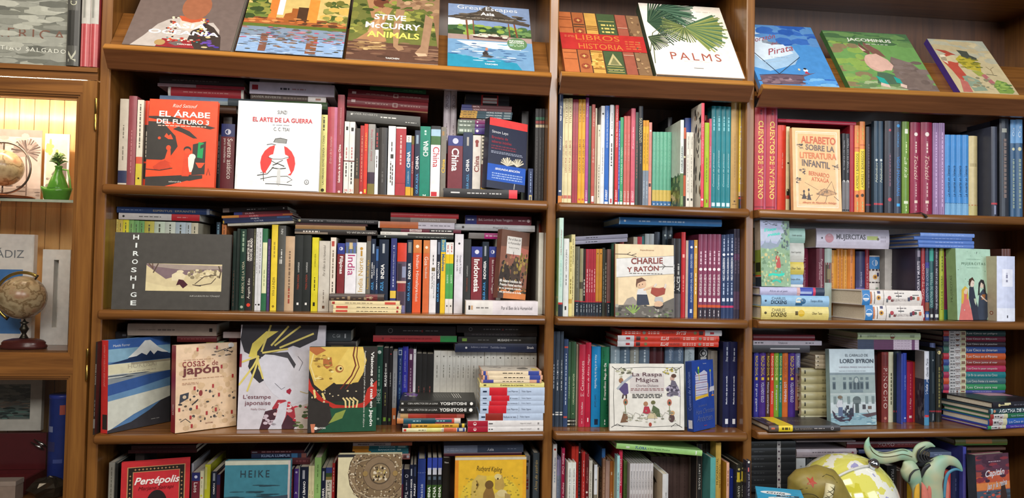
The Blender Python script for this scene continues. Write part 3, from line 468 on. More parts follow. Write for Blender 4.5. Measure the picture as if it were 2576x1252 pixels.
ART['ocaso'] = [('R',.0,0,1,1,'5A3A4A'),('R',0,.5,1,.78,'C05A3E'),('R',0,.55,1,.64,'D8844A'),('S',0,.66,1,.98,24,['6A3A4E','8A3A44','4A3040','9A4A44'],.12,.03,4),('R',0,.4,1,.54,'4A5A6A'),('S',0,.38,1,.52,20,['C85A4A','3A4450','6A7A84'],.08,.014,5),('P',[(.66,.3),(.74,.62),(.84,.62),(.96,.28),(.9,.2),(.7,.2)],'3E2E2A'),('P',[(.46,.3),(.54,.4),(.72,.36),(.74,.26),(.6,.2),(.48,.24)],'7A4E38'),('R',0,0,1,.24,'7E8C98'),('S',0,.0,1,.26,40,['C8D0D4','3A444C','8A98A0','22282C'],.06,.02,6),('R',0,.28,.3,.31,'B83A34'),('T','Capitán',.56,.75,.58,.11,'D8D4D8','bi',0,.02),('T','Jan y la reina',.6,.6,.62,.1,'C8C4C8','bi',0,.05),('G',.38,.9,.74,.915,'D8C8D0',1)]
ART['africa'] = [('S',0,.0,1,1,120,['A4A69C','6A6C64','7E8078','9A9C92','5A5C56','8E9088'],.12,.035,4),('P',[(.78,.42),(.82,.55),(.86,.57),(.92,.42)],'5E605A'),('R',0,.0,1,.06,'6A6C66'),('T','AFRICA',.68,.33,.6,.1,'6E4E42','w',0,-.015),('T','SEBASTIÃO SALGADO',.62,.17,.74,.055,'D4D6CC','w',0,-.02),('G',.3,.07,.62,.078,'B8BAB0',1)]
# covers on the slanted display ledges
ART['oceania'] = [('R',0,0,1,1,'6E605C'),('P',[(.07,0),(.16,.12),(.25,.27),(.34,.34),(.46,.37),(.6,.3),(.76,.33),(.84,.24),(.88,0)],'B4ACA8'),('P',[(.66,.34),(.78,.27),(.87,.16),(.9,0),(.56,0),(.58,.2)],'3E3430'),('P',[(.44,.37),(.46,.24),(.56,.2),(.66,.26),(.68,.36)],'CDBCB0'),('P',[(.42,.39),(.46,.33),(.56,.31),(.66,.34),(.68,.38)],'B8583A'),('E',.56,.52,.14,.17,'9A6248'),('P',[(.3,0),(.34,.1),(.6,.09),(.66,0)],'8E2A30'),('S',.35,.1,.43,.37,40,['A83A30','2E2A2E','D8D0B8','5A3A34','C8563A'],.013,.008,5),('S',.64,.1,.72,.37,40,['2E2A2E','A83A30','D8D0C8','C8B45A','4A3A7A'],.013,.008,6),('S',.38,.07,.68,.12,30,['C8563A','4A8A8A','D8D0C0','A83A30'],.015,.009,7),('S',.7,.02,.86,.2,18,['4A3A9A','C8B88A','2E2626','6A4AA0'],.026,.011,8),('E',.33,.05,.05,.035,'A88A5A'),('P',[(.4,.05),(.5,.08),(.56,.04),(.48,.02)],'6A6260'),
    ('T','ASIA',.54,.265,.36,.062,'FFFEFC','b',0),('T','OCEANÍA',.52,.185,.66,.062,'FFFEFC','b',0),('T','TASCHEN',.56,.04,.14,.016,'E8D8D4','b')]
ART['estanque'] = [('R',0,.0,1,.33,'8AA6CC'),('R',0,.2,1,.33,'7A8AA0'),('R',0,.33,1,.37,'5A6A2E'),('R',0,.37,1,.46,'9A5A34'),('R',0,.46,1,1,'C8B070'),('S',0,.46,.2,.7,40,['4A5A2E','6A7A3A','8A8A44','3A4A2A'],.05,.03,3),('S',.78,.42,1,.72,40,['6A6A34','8A8A4A','4A5A2E','C8A85A'],.05,.03,4),('R',.22,.42,.3,.74,'C87A3A'),('R',.6,.42,.7,.74,'D88A3E'),('P',[(.36,.4),(.38,.52),(.44,.54),(.44,.6),(.54,.6),(.52,.52),(.56,.4)],'9A5A2E'),('R',.5,.42,.6,.62,'4A3426'),('R',.3,.5,.36,.74,'D8D8E0'),('S',.02,.38,.98,.46,40,['B86A3A','7A4A2E','C88A54','5A3A28'],.04,.012,9),('S',0,.16,1,.33,90,['6A4A4A','8A6A5A','4A5A6A','A8808A','B8546A','5A6A54'],.035,.006,5),('S',0,.0,1,.22,70,['5A5A54','6A7A94','B8C8E0','4A4A44','9AB4D8'],.04,.005,6),('R',.2,.02,.27,.24,'7A5244'),('R',.64,.02,.74,.24,'84543C'),('S',.18,.02,.76,.24,40,['8AA6CC','6A7A94','7A94BC'],.03,.004,22),('S',.36,.08,.52,.2,14,['7A5A44','8A6A54','5A5A5A'],.03,.006,21),('T','CUSCO',.985,.06,.06,.012,'E0E0E0','',1)]
ART['elefante'] = [('R',0,0,1,1,'6A6E3A'),('S',0,.3,1,1,120,['8A8E44','4A5A2A','A8A454','5A6434','7A7A3E','3E4A26'],.05,.025,4),('R',0,0,1,.22,'5E4236'),('S',0,.02,1,.24,40,['6A4A3C','4E382E','7A5A48','8A6A54'],.09,.01,5),('P',[(.08,.24),(.2,.34),(.24,.5),(.14,.8),(.1,1),(.22,1),(.26,.8),(.34,.66),(.44,.8),(.5,1),(.6,1),(.5,.76),(.42,.58),(.36,.42),(.42,.24),(.3,.2)],'A87E5A'),('P',[(.2,.34),(.3,.5),(.34,.66),(.3,.3)],'C09870'),('E',.32,.74,.09,.07,'6E4230'),('E',.34,.8,.05,.036,'241C1A'),('L',[(.24,.76),(.3,.8),(.4,.78)],.03,'8A5A40'),('S',.04,.12,.4,.24,30,['C8A878','8A6A4A','A88A60'],.05,.008,6),
    ('P',[(.5,.64),(.5,.82),(.56,1),(1,1),(1,.6),(.94,.5),(.9,.62),(.78,.72),(.62,.7)],'94745A'),('P',[(.58,.86),(.7,.78),(.86,.82),(.9,1),(.6,1)],'B08E6C'),('P',[(.5,.66),(.48,.4),(.5,.18),(.56,.13),(.62,.15),(.6,.19),(.55,.2),(.56,.4),(.6,.66)],'A07E60'),('P',[(.84,.62),(.82,.4),(.8,.2),(.74,.12),(.78,.08),(.88,.09),(.9,.3),(.93,.56)],'9C7C62'),('P',[(.93,.6),(.96,.4),(.99,.2),(1,.2),(1,.64)],'8A6A50'),('P',[(.74,.12),(.78,.08),(.88,.09),(.86,.12)],'C8AA8C'),('S',.52,.66,.98,.98,40,['A88868','7A5C46','B89A78','86684E'],.04,.02,8),
    ('T','STEVE',.44,.545,.36,.07,'F6F2EA','b',0),('T','McCURRY',.48,.435,.62,.075,'F6F2EA','b',0),('T','ANIMALS',.49,.32,.58,.075,'F0DC6A','b',0),('T','TASCHEN',.5,.035,.15,.018,'F0ECE4','b')]
ART['pabellon'] = [('R',0,.6,1,1,'7C90B4'),('R',0,.6,.3,.76,'D8DCE0'),('P',[(0,.5),(0,.64),(.2,.66),(.4,.64),(.7,.66),(1,.62),(1,.5)],'3E5A3A'),('S',.1,.52,1,.66,50,['4A6A44','2E4630','6A8A54','8AA04A'],.05,.025,3),('R',0,.5,1,.57,'3A4A2E'),('R',0,.42,1,.5,'A08A84'),('P',[(-.0,.79),(.16,.83),(.34,.88),(.46,.985),(.5,1),(.56,.95),(.7,.86),(.9,.76),(1,.73),(.98,.69),(.8,.72),(.6,.74),(.2,.75),(0,.77)],'4E463E'),('S',.1,.74,.9,.86,40,['3E3832','5E544A','6A6054'],.06,.01,4),('L',[(.22,.74),(.24,.42)],.022,'7A4A34'),('L',[(.3,.74),(.31,.5)],.014,'7A4A34'),('L',[(.73,.72),(.74,.5)],.014,'7A4A34'),('L',[(.8,.72),(.83,.5)],.02,'7A4A34'),('P',[(.3,.5),(.3,.46),(.7,.45),(.72,.49)],'4A3430'),('S',.3,.48,.7,.53,20,['D8D0C4','B8AE9A','8A8468'],.04,.012,5),('R',0,0,1,.42,'6E94B8'),('P',[(.1,.4),(.9,.41),(.86,.3),(.3,.3)],'D0DCE4'),('P',[(0,0),(0,.2),(.3,.16),(.6,.14),(.8,.1),(.86,0)],'2E8AA8'),('S',.05,.1,.95,.38,60,['4A6A94','A8C0D4','3A5A84','D8E4EC','5AA0B8'],.05,.007,6),('E',.44,.22,.035,.04,'3A3434'),('P',[(.38,.17),(.5,.16),(.54,.18),(.44,.21)],'4A4644'),('R',.44,.26,.47,.31,'B87A64'),('E',.82,.4,.12,.095,'5E8058'),('G',.73,.36,.9,.4,'A8C0A0',2),
    ('T','REVISED',.815,.445,.17,.022,'F0F2EC','b',0),('T','EDITION',.815,.415,.17,.022,'F0F2EC','b',0),('T','Great Escapes',.48,.935,.74,.085,'D8DEE8','',0,-.01),('T','Asia',.48,.855,.17,.055,'F0F2F4','b',0),('G',.22,.775,.8,.785,'B8B4A8',1),('T','TASCHEN',.5,.06,.15,.02,'F0F4F6','b')]
ART['libros'] = [('R',.0,0,.17,1,'B86A3E'),('R',.17,0,.32,1,'A8623A'),('R',.32,0,.47,1,'C89A4E'),('R',.47,0,.7,1,'46583A'),('R',.7,0,.84,1,'9A5644'),('R',.84,0,1,1,'84664A')] + [('R',a_,0,a_ + .012,1,'4A3226') for a_ in (.165,.315,.465,.695,.835)] + [('R',.01,b_,.16,b_ + .012,'8A4A2C') for b_ in (.2,.3,.72,.86,.9)] + [('E',.245,v,.05,.045,'8E4630') for v in (.26,.1,.67,.86)] + [('P',star(.245,v,.03,1.1,4),'D8B06A') for v in (.26,.1,.67,.86)] + [('R',.18,b_,.31,b_ + .014,'4A3A2A') for b_ in (.74,.78)] + [('R',.33,b_,.46,b_ + .012,'8A5A2E') for b_ in (.7,.73,.76,.2,.06,.33)] + [('S',.33,.02,.46,.32,16,['A87A34','DDB864'],.02,.014,6),('R',.49,.86,.68,.87,'C8B86A'),('R',.49,.6,.68,.61,'C8B86A'),('P',[(.5,.13),(.585,.32),(.67,.13)],'B8AC7A'),('P',[(.53,.14),(.585,.26),(.64,.14)],'7E7C54'),('R',.49,.1,.68,.108,'C8B86A'),('R',.49,.06,.68,.068,'C8B86A'),('R',.49,.02,.68,.028,'C8B86A'),('R',.71,.76,.83,.77,'D0A890'),('R',.71,.3,.83,.31,'D0A890'),('S',.85,.02,.99,.96,20,['9A7A58','6A503A','B09068'],.02,.02,9),('R',-.0,.36,1,.63,'B2302E'),
    ('T','LIBROS',.44,.565,.52,.085,'C87A3A','',0),('T','QUE HAN CAMBIADO LA',.46,.498,.46,.022,'C06A36','',0),('T','HISTORIA',.46,.42,.52,.085,'C87A3A','',0),('G',.76,.4,.94,.56,'C0603A',4),('G',.05,.56,.17,.6,'C8704A',2),('G',.5,.045,.66,.055,'D8CC9A',1),('G',.51,.66,.67,.84,'C8B86A',3)]
ART['palmas'] = [('R',0,0,1,1,'F2E8DC'),('F',.06,.72,-60,80,30,.0,.5,.02,['2E4636','3A5440','243A2E','4A6048']),('F',.2,.92,-60,40,26,.0,.5,.024,['2E4A3C','3E5C48','5A7A62']),('F',.48,.68,-62,32,40,.02,.52,.022,['8A9454','6E8248','A0A45E','5A7A5A','4A6A4E']),('F',.48,.68,150,300,24,.02,.3,.014,['6E7A48','5A6A44','8A9454']),('L',[(.0,.3),(.08,.56),(.26,.7),(.48,.68)],.01,'5A6040'),('L',[(.02,.14),(.06,.44),(.2,.62),(.46,.68)],.01,'5A6040'),('F',.02,.5,-80,20,16,0,.26,.016,['3A4A38','6E7A58','2E3A2C']),
    ('T','PALMS',.51,.255,.58,.1,'A0564A','w',0),('G',.36,.19,.68,.196,'D0B8A8',1),('R',.45,.1,.56,.106,'4A4440'),('G',.68,.91,.86,.918,'A89A90',1)]
ART['pirata'] = [('R',0,0,1,1,'4A8AC8'),('S',.3,.7,1,1,40,['2E5AA8','3A68B4','5A8AC0'],.14,.05,3),('P',[(.0,1),(.3,.94),(.6,.7),(.66,.5),(.56,.36),(.2,.24),(0,.3)],'9CBCD8'),('P',[(.06,.9),(.3,.84),(.5,.7),(.6,.54),(.5,.5),(.3,.44),(.14,.4),(.02,.6)],'D0DEEA'),('L',[(.02,.62),(.3,.2)],.012,'2A3444'),('L',[(.3,.2),(.66,.48)],.01,'34465A'),('P',[(.04,.16),(.3,.2),(.6,.2),(.78,.24),(.6,.17),(.58,.05),(.04,.03)],'6A5560'),('L',[(.04,.17),(.34,.2),(.6,.19)],.012,'4A3A44'),('L',[(.06,.1),(.58,.1)],.008,'8A7078'),('S',.04,.04,.58,.15,20,['8A7078','5A4650','A89098'],.05,.012,5),('E',.66,.27,.03,.022,'F0F0F0'),('E',.66,.295,.02,.014,'2A2A30'),('P',[(.63,.22),(.66,.26),(.7,.22)],'B83A44'),('E',.58,.28,.016,.016,'D8C8A0'),('S',.6,.0,1,.16,30,['3A6AB8','5A9AD8','7AB4E0'],.08,.02,6),('L',[(.16,.37),(.36,.4),(.58,.5)],.008,'A8C0D4'),
    ('T','El',.1,.83,.08,.06,'A04A54','i',0,.02),('T','Corazón',.27,.77,.36,.075,'A04A54','i',0,.1),('T','del',.4,.69,.1,.04,'A04A54','i',0,.03),('T','Pirata',.44,.585,.36,.095,'A04A54','i',0,.1),('G',.28,.46,.5,.47,'9AA8B8',1)]
ART['conejo'] = [('R',0,0,1,1,'6E9A58'),('R',0,.84,1,1,'4A6A48'),('S',0,.78,1,.98,40,['5A7E50','4A6A46','688C54'],.14,.03,3),('S',0,.05,.3,.8,40,['8AA854','7E9C58','8A7A5A'],.08,.04,4),('P',[(.62,.5),(.66,.58),(.74,.54),(.86,.48),(.96,.3),(.98,0),(.56,0),(.58,.2)],'7A6A62'),('S',.56,.0,.98,.5,30,['75655E','80706A','6E5F58'],.07,.03,5),('S',.1,.0,.6,.16,30,['8AA070','6A8458','A0AE84'],.07,.02,6),('P',[(.36,.66),(.34,.74),(.36,.8),(.44,.66),(.42,.58)],'6E4E44'),('P',[(.4,.76),(.42,.82),(.56,.68),(.6,.56),(.46,.62)],'7E5A4E'),('P',[(.36,.66),(.335,.75),(.4,.66)],'D8B4A4'),('E',.44,.46,.12,.15,'D0A898'),('P',[(.36,.58),(.5,.62),(.6,.52),(.63,.42),(.58,.34),(.44,.34),(.36,.4)],'D8B0A0'),('P',[(.4,.3),(.34,.12),(.42,.1),(.6,.12),(.58,.26),(.5,.3)],'4E6A54'),('P',[(.36,.24),(.38,.12),(.46,.1),(.44,.2)],'2EA094'),('P',[(.56,.24),(.56,.14),(.62,.12),(.62,.2)],'2EA094'),('P',[(.36,.08),(.38,.13),(.46,.1),(.46,.05)],'D8BCAC'),('P',[(.58,.08),(.6,.13),(.66,.1),(.64,.05)],'D8BCAC'),
    ('T','JACOMINUS',.5,.845,.52,.07,'DCE0D0','b',0,-.005),('G',.44,.78,.7,.8,'D0D4C4',1)]
ART['rana'] = [('R',0,0,1,1,'C4B48C'),('R',0,.8,1,1,'A8AA98'),('S',0,.6,1,.95,30,['CABB94','BCAC86','B4B098'],.16,.05,3),('P',[(.02,.6),(.08,.76),(.2,.74),(.34,.62),(.26,.5),(.3,.3),(.14,.2),(.1,.4)],'B85040'),('P',[(.02,.6),(.06,.74),(.14,.68),(.1,.52)],'E0D4B8'),('P',[(.02,.8),(.2,.78),(.34,.7),(.2,.7)],'A84A3A'),('P',[(.28,.62),(.4,.7),(.56,.66),(.66,.52),(.6,.4),(.4,.44),(.34,.5)],'B8A83A'),('S',.32,.44,.64,.66,24,['8A8430','C8B84A','6E7034'],.05,.014,4),('P',[(.42,.68),(.44,.74),(.56,.72),(.68,.66),(.66,.62),(.52,.64)],'4A4E44'),('P',[(.4,.8),(.43,.72),(.58,.7),(.58,.78)],'4A4E44'),('P',[(.44,.42),(.6,.4),(.66,.3),(.5,.32)],'9AA04A'),('P',[(.56,.34),(.64,.36),(.72,.2),(.64,.16)],'B06A6A'),('P',[(.2,.3),(.3,.32),(.46,.24),(.5,.06),(.26,.04)],'8A9A84'),('P',[(.06,.02),(.14,.26),(.24,.2),(.22,.02)],'B86A60'),('P',[(.68,.02),(.66,.16),(.78,.26),(.92,.22),(.96,.06),(.9,.02)],'7E9A4A'),('S',.7,.06,.94,.22,16,['9AB45A','5A7A44','8AA858'],.05,.012,5),('L',[(.66,.36),(.84,.34)],.01,'4A4A3A'),('L',[(.78,.34),(.8,.46),(.88,.5)],.008,'8A7A5A'),('L',[(.8,.42),(.74,.5)],.008,'8A7A5A'),('S',.3,.1,.7,.3,16,['C8B890','A8A080','8A8468'],.05,.02,9)]
ART['palmera'] = [('R',0,0,1,1,'C8BCB4'),('R',0,.9,1,1,'9A8C86'),('R',0,.0,1,.2,'A89C94'),('S',0,.05,1,.24,30,['8A7C74','6E625C','B4A8A0'],.06,.015,3),('L',[(.8,.1),(.8,.4),(.78,.66)],.02,'6E605A'),('F',.78,.7,-40,220,22,0,.22,.03,['7A6C66','9A8C86','5E524E']),('L',[(.2,.2),(.22,.6)],.02,'7A6C66'),('F',.22,.75,-30,210,18,0,.24,.035,['8A7C76','6A5E58']),('S',.1,.55,.9,.95,20,['B4A8A0','A89A92'],.06,.03,6)]
ART['playa'] = [('R',0,0,1,1,'EAE6DE'),('R',.08,.08,.92,.92,'D8D4C0'),('P',[(.3,.42),(.6,.56),(.92,.6),(.92,.36),(.6,.34)],'7E726A'),('S',.1,.1,.9,.38,20,['8A8278','B0A898'],.06,.02,4),('S',.1,.7,.6,.9,10,['D8D870'],.08,.04,4)]
ART['cadiz'] = [('R',0,0,1,1,'E8E6E0'),('R',-.0,.1,.84,.68,'4A80C0'),('T','CÁDIZ',.52,.83,.66,.09,'7A8084','',0)]
ART['ancla'] = [('L',[(.5,.2),(.5,.46)],.05,'8A5A44'),('L',[(.1,.3),(.24,.2),(.5,.17),(.76,.2),(.9,.28)],.07,'7E5240'),('E',.5,.5,.04,.02,'5A4034'),('E',.7,.5,.03,.016,'5A4034'),('R',0,.0,1,.04,'D0CCC4')]
ART['tormenta'] = [('R',0,0,1,1,'5A6460'),('S',0,.5,1,1,50,['6E7672','7E8680','565E5C','8A9088'],.14,.04,3),('S',0,.3,1,.5,26,['6A5E54','8A7A6A','4A4A48'],.16,.012,5),('S',0,.0,1,.34,40,['2E3A3A','3E5450','5A7A72','26302E'],.12,.03,7)]
ART['guia'] = [('R',0,0,1,1,'2E9CC8'),('E',.42,.62,.34,.12,'E4ECF0'),('E',.6,.26,.38,.1,'E4ECF0'),('P',[(.4,.38),(.9,.42),(.92,.5),(.44,.48)],'22344A'),('T','Guía',.42,.62,.4,.13,'2A3A4A','i'),('T','para',.66,.44,.3,.06,'D8E4EC','b'),('G',.36,.22,.84,.3,'3A5A74',2)]
def lift(n,k):
    """squeeze an artwork towards the head of the sheet"""
    f = lambda v: 1 - (1 - v) * k; o = []
    for e in ART[n]:
        e = list(e)
        if e[0] in 'PL': e[1] = [(u,f(v)) for u,v in e[1]]
        elif e[0] == 'E': e[2] = f(e[2]); e[4] *= k
        elif e[0] in 'RSG': e[2] = f(e[2]); e[4] = f(e[4])
        elif e[0] == 'T': e[3] = f(e[3])
        o.append(tuple(e))
    ART[n] = o
lift('oro',.8); lift('rojo',.82)
# ------------------------------------------------------------ the room and the fitted shelving
LIGHT, DARK = '8A5A2A', '5C3818'
WX, WY, WZ = wood(0, DARK, LIGHT), wood(1, DARK, LIGHT), wood(2, '663E1A', '8E602C')
WB = wood(2, '4A2E1C', '6A4428', 0.5)                    # the darker back boards
fl = MB(); fl.box((-2.5, -4.0, -0.03), (5.0, 0.62, 0.0), wood(0, '6A4A30', '8E6844', 0.4)); struct(fl.build('floor'))
wl = MB(); wl.box((-2.5, 0.5, 0.0), (5.0, 0.6, 3.0), mat('C8BFA8', 0.8, 'plaster')); struct(wl.build('wall_back'))

X0, P1, P2L, P2R, P3L, P3R, P4L, P4R = [0.0004, 0.0284, 1.2346, 1.262, 1.8377, 1.8642, 2.935, 2.962]
BACK = 0.285
TOP = 2.62
SHELF = {'A1': (0.07538, 1.73626, -0.009), 'B1': (0.04627, 1.40117, -0.00267), 'C1': (0.09659, 1.07188, -0.00059), 'A2': (1.26305, 1.72286, -0.00464), 'B2': (1.26263, 1.3962, -0.0077), 'C2': (1.26796, 1.07082, -0.01516), 'A3': (1.85877, 1.71989, 9e-05), 'B3': (1.86767, 1.39269, 0.00346), 'C3': (1.86429, 1.06728, 0.00305), 'D1': (0.09659, 0.74483, 0.0), 'D2': (1.26796, 0.74413, 0.0), 'D3': (1.86429, 0.74059, 0.0)}

def post(name, x0, x1, parent):
    m = MB(); r = 0.003
    prof = [(x0, BACK), (x0, r), (x0 + r, 0), (x1 - r, 0), (x1, r), (x1, BACK)]
    m.prism(prof, 0.0, TOP, WZ, axis=2)
    return m.build(name, parent)

def nosed_shelf(name, xa, xb, key, parent, over=0.0):
    """a board with a rounded front edge that sticks out before the posts"""
    x0, z0, s = SHELF[key]; th = 0.026; f = -0.035; r = 0.0105
    m = MB(); arc = [(f + r - r * math.sin(a), th / 2 + (th / 2) * math.cos(a)) for a in [math.pi * i / 16 for i in range(17)]]
    def sect(x): return [(x, y, z0 + s * (x - x0) + z) for y, z in [(BACK - 0.001, 0.0), (BACK - 0.001, th)] + arc]
    xs = [(xa, 1.0), (xb, 1.0)]
    P = []; n = len(arc) + 2
    for x, k in ((xa, 0.965), (xa + 0.006, 1.0), (xb - 0.006, 1.0), (xb, 0.965)):
        q = sect(x); zc = z0 + s * (x - x0) + th / 2
        for i, (a, b, c) in enumerate(q):
            if k < 1 and i > 1: b = b + 0.004; c = zc + (c - zc) * 0.86
            P.append((a, b, c))
    F = [tuple(range(n)), tuple(3 * n + i for i in range(n))[::-1]]
    for j in range(3): F += [(j * n + i, (j + 1) * n + i, (j + 1) * n + (i + 1) % n, j * n + (i + 1) % n) for i in range(n)]
    m.add(P, F, WX); o = m.build(name, parent)
    for k, p in enumerate(o.data.polygons): p.use_smooth = k >= 2 and 1 < (k - 2) % n < n - 1
    return o

E35 = math.radians(35)
def ledge(xa, xb, zl, s, zf, parent):
    """slanted book ledge: lip, sloping rest board behind it and the shade-darkened fascia below"""
    e = (math.sin(E35), math.cos(E35)); g = (math.cos(E35), -math.sin(E35))
    A = (-0.055, 0.0); B = (A[0] + 0.019 * e[0], A[1] + 0.019 * e[1]); Cc = (B[0] + 0.024 * g[0], B[1] + 0.024 * g[1])
    T = (Cc[0] + 0.165 * e[0], Cc[1] + 0.165 * e[1])
    def sh(name, prof, m_):
        m = MB(); P = []; n = len(prof)
        for x in (xa, xb): P += [(x, y, z + zl + s * (x - xa)) for y, z in prof]
        m.add(P, [tuple(range(n))[::-1], tuple(range(n, 2 * n))] + [(i, (i + 1) % n, n + (i + 1) % n, n + i) for i in range(n)], m_)
        return m.build(name, parent)
    b = 0.0016
    lip = [(A[0] + b, A[1] - b * .4), (A[0], A[1] + b), (B[0] - b * .3, B[1] - b), (B[0] + b, B[1]), (Cc[0], Cc[1]), (Cc[0] + 0.012 * g[0] + 0.0, Cc[1] - 0.02), (A[0] + 0.016, A[1] - 0.012)]
    sh('ledge_lip', lip, wood(0, '905C26', 'B8823E', 0.25))
    q = 0.011
    sh('rest_board', [(Cc[0] + .0006, Cc[1]), (T[0], T[1]), (T[0] + q * g[0], T[1] + q * g[1]), (Cc[0] + q * g[0] + .0006, Cc[1] + q * g[1])], WX)
    d = zf - zl
    sh('fascia', [(A[0] + .0025, A[1] - 0.0015), (A[0] + .015, A[1] - 0.013), (-0.004, d), (-0.02, d)], wood(0, '55321A', '74482A', 0.35))  # darker wood paints in the shade of this downward-facing board
    sh('ledge_floor', [(-0.0035, d + .036), (-0.0035, d + 0.05), (BACK - .001, d + 0.05), (BACK - .001, d + .036)], WX)

LEDGE = {'1': (2.1192, -0.0144, 2.0745), '2': (2.1073, -0.00053, 2.0651), '3': (2.0995, 0.00822, 2.0533)}
def bay(label, key, xa, xb, posts):
    t = thing('bookcase', label, 'bookcase', ((xa + xb) / 2, 0.14, 0.0), None, 'fitted bookcases along the wall')
    c = t.location.copy(); kids = []
    for n_, a, b in posts: kids.append(post('side_panel', a, b, t))
    m = MB(); m.box((xa, BACK, 0.1), (xb, BACK + 0.012, TOP - .03), WB); kids.append(m.build('back_panel', t))
    for r in 'ABCD': kids.append(nosed_shelf('shelf', xa + .0008, xb - .0008, r + key, t))
    m = MB(); m.box((xa + .0005, 0.0, 2.47), (xb - .0005, BACK - .001, 2.47 + 0.03), WX); kids.append(m.build('top_board', t))
    m = MB(); m.box((xa + .0005, 0.012, 0.0), (xb - .0005, 0.03, 0.70), WX); kids.append(m.build('base_front', t))
    if key == '3':       # the lowest shelf runs forward as a counter
        m = MB(); z = SHELF['D3'][1]; m.box((xa + .001, -0.50, z), (xb - .001, -0.0365, z + .0255), WX); m.box((xa + .02, -0.48, 0.0), (xb - .001, -0.46, z - .0005), WX); kids.append(m.build('counter', t))
    zl, s, zf = LEDGE[key]
    ledge(xa + .0008, xb - .0008, zl, s, zf, t)
    for o in C.objects:
        if o.parent == t: o.matrix_parent_inverse = Matrix.Translation(-c)
    return t

bay('wide wooden bookcase bay beside the glass-doored cabinet', '1', P1, P2L, [('s', X0, P1), ('s', P2L, P2R)])
bay('narrow wooden bookcase bay between two posts in the middle', '2', P2R, P3L, [('s', P3L, P3R)])
bay('wooden bookcase bay holding the folk-patterned novels', '3', P3R, P4L, [('s', P4L, P4R)])

# the glass-doored cabinet at the near end
CX0 = -0.62
cab = thing('display_cabinet', 'wooden cabinet with glazed door and lit shelves of ornaments', 'cabinet', (-0.31, 0.14, 0.0))
def cpart(mb, name, parent=cab, smooth=False):
    o = mb.build(name, parent, smooth)
    w = Matrix.Translation((-0.31, 0.14, 0.0))
    o.matrix_parent_inverse = w.inverted()
    return o
CB = 0.285; e_ = -0.0012
zs = {'board1': 2.0789, 'board0': 2.0445, 'doortop': 2.0418, 'pane1': 1.9907, 'pane0': 1.3127, 'pane2': 1.2369, 'glass': 1.7215, 'floor': 1.3123, 'low': 0.9132, 'gx': -0.0561, 'hinges': [(1.9088, 1.9931), (1.238, 1.3196)]}      # heights read off the front: see names
m = MB(); m.box((CX0, 0.0, 0.0), (CX0 + .028, CB, TOP), WZ); cpart(m, 'side_panel')
m = MB(); m.box((CX0 + .028, -0.004, zs['board0']), (e_, CB - .001, zs['board1']), WX)
m.box((CX0 + .028, -0.009, zs['board1'] - .014), (e_, -0.004, zs['board1'] - .002), WX); cpart(m, 'top_board')
m = MB()
for i in range(14):          # matchboard back
    a = CX0 + .03 + i * 0.0422; m.box((a, CB - .012, 0.1), (min(a + 0.0405, e_ - .001), CB - .002, zs['board0'] - .001), wood(2, 'C89A5A', 'E0BA7E', 0.4))
m.box((CX0 + .028, CB - .0015, 0.1), (e_, CB, TOP), wood(2, '8A5A2E', 'A87440', 0.5)); cpart(m, 'back_panel')
m = MB(); m.box((CX0 + .028, 0.03, zs['floor'] - .02), (e_, CB - .013, zs['floor']), WX); cpart(m, 'cabinet_shelf')
m = MB(); m.box((CX0 + .028, 0.03, zs['low'] - .02), (e_, CB - .013, zs['low']), WX); cpart(m, 'cabinet_shelf')
gl = bpy.data.materials.new('clear_glass'); gl.use_nodes = True
nt = gl.node_tree; nt.nodes.remove(nt.nodes['Principled BSDF'])
tr = nt.nodes.new('ShaderNodeBsdfTransparent'); gs = nt.nodes.new('ShaderNodeBsdfGlossy'); gs.inputs['Roughness'].default_value = 0.03
mx = nt.nodes.new('ShaderNodeMixShader'); fn = nt.nodes.new('ShaderNodeFresnel'); fn.inputs['IOR'].default_value = 1.35
nt.links.new(fn.outputs[0], mx.inputs[0]); nt.links.new(tr.outputs[0], mx.inputs[1]); nt.links.new(gs.outputs[0], mx.inputs[2]); nt.links.new(mx.outputs[0], nt.nodes['Material Output'].inputs[0])
m = MB(); m.box((CX0 + .029, 0.035, zs['glass'] - .007), (zs['gx'] + .012, CB - .03, zs['glass']), gl)
m.box((CX0 + .029, 0.0335, zs['glass'] - .0075), (zs['gx'] + .012, 0.0349, zs['glass'] - .0002), mat('B8C4B0', 0.2, 'glass_edge')); cpart(m, 'glass_shelf')
# door
def mould(mb, x0, x1, z0, z1, y):
    """a stepped bead round a glazed opening"""
    for k, (w_, dy) in enumerate(((0.0, 0.0), (0.0055, 0.003), (0.011, 0.0065))):
        a = w_; b_ = w_ + 0.0062
        mb.box((x0 + a, y + dy, z0 + a), (x0 + b_, y + .014, z1 - a), WZ); mb.box((x1 - b_, y + dy, z0 + a), (x1 - a, y + .014, z1 - a), WZ)
        mb.box((x0 + b_, y + dy, z0 + a), (x1 - b_, y + .014, z0 + b_), WX); mb.box((x0 + b_, y + dy, z1 - b_), (x1 - b_, y + .014, z1 - a), WX)
dl, dr = CX0 + .03, e_ - .0005; sw = dr - zs['gx'] - .018
Y1, Y2 = -0.006, 0.016
m = MB(); m.box((dr - sw, Y1, 0.12), (dr, Y2, zs['doortop']), WZ); m.box((dl, Y1, 0.12), (dl + sw, Y2, zs['doortop']), WZ)
m.box((dl + sw, Y1, zs['pane1'] + .018), (dr - sw, Y2, zs['doortop']), WX); m.box((dl + sw, Y1, zs['pane2'] + .018), (dr - sw, Y2, zs['pane0'] - .018), WX)
m.box((dl + sw, Y1, 0.12), (dr - sw, Y2, 0.2), WX)
mould(m, dl + sw, dr - sw, zs['pane0'] - .018, zs['pane1'] + .018, Y1 + .001); mould(m, dl + sw, dr - sw, 0.2, zs['pane2'] + .018, Y1 + .001)
door = cpart(m, 'door')
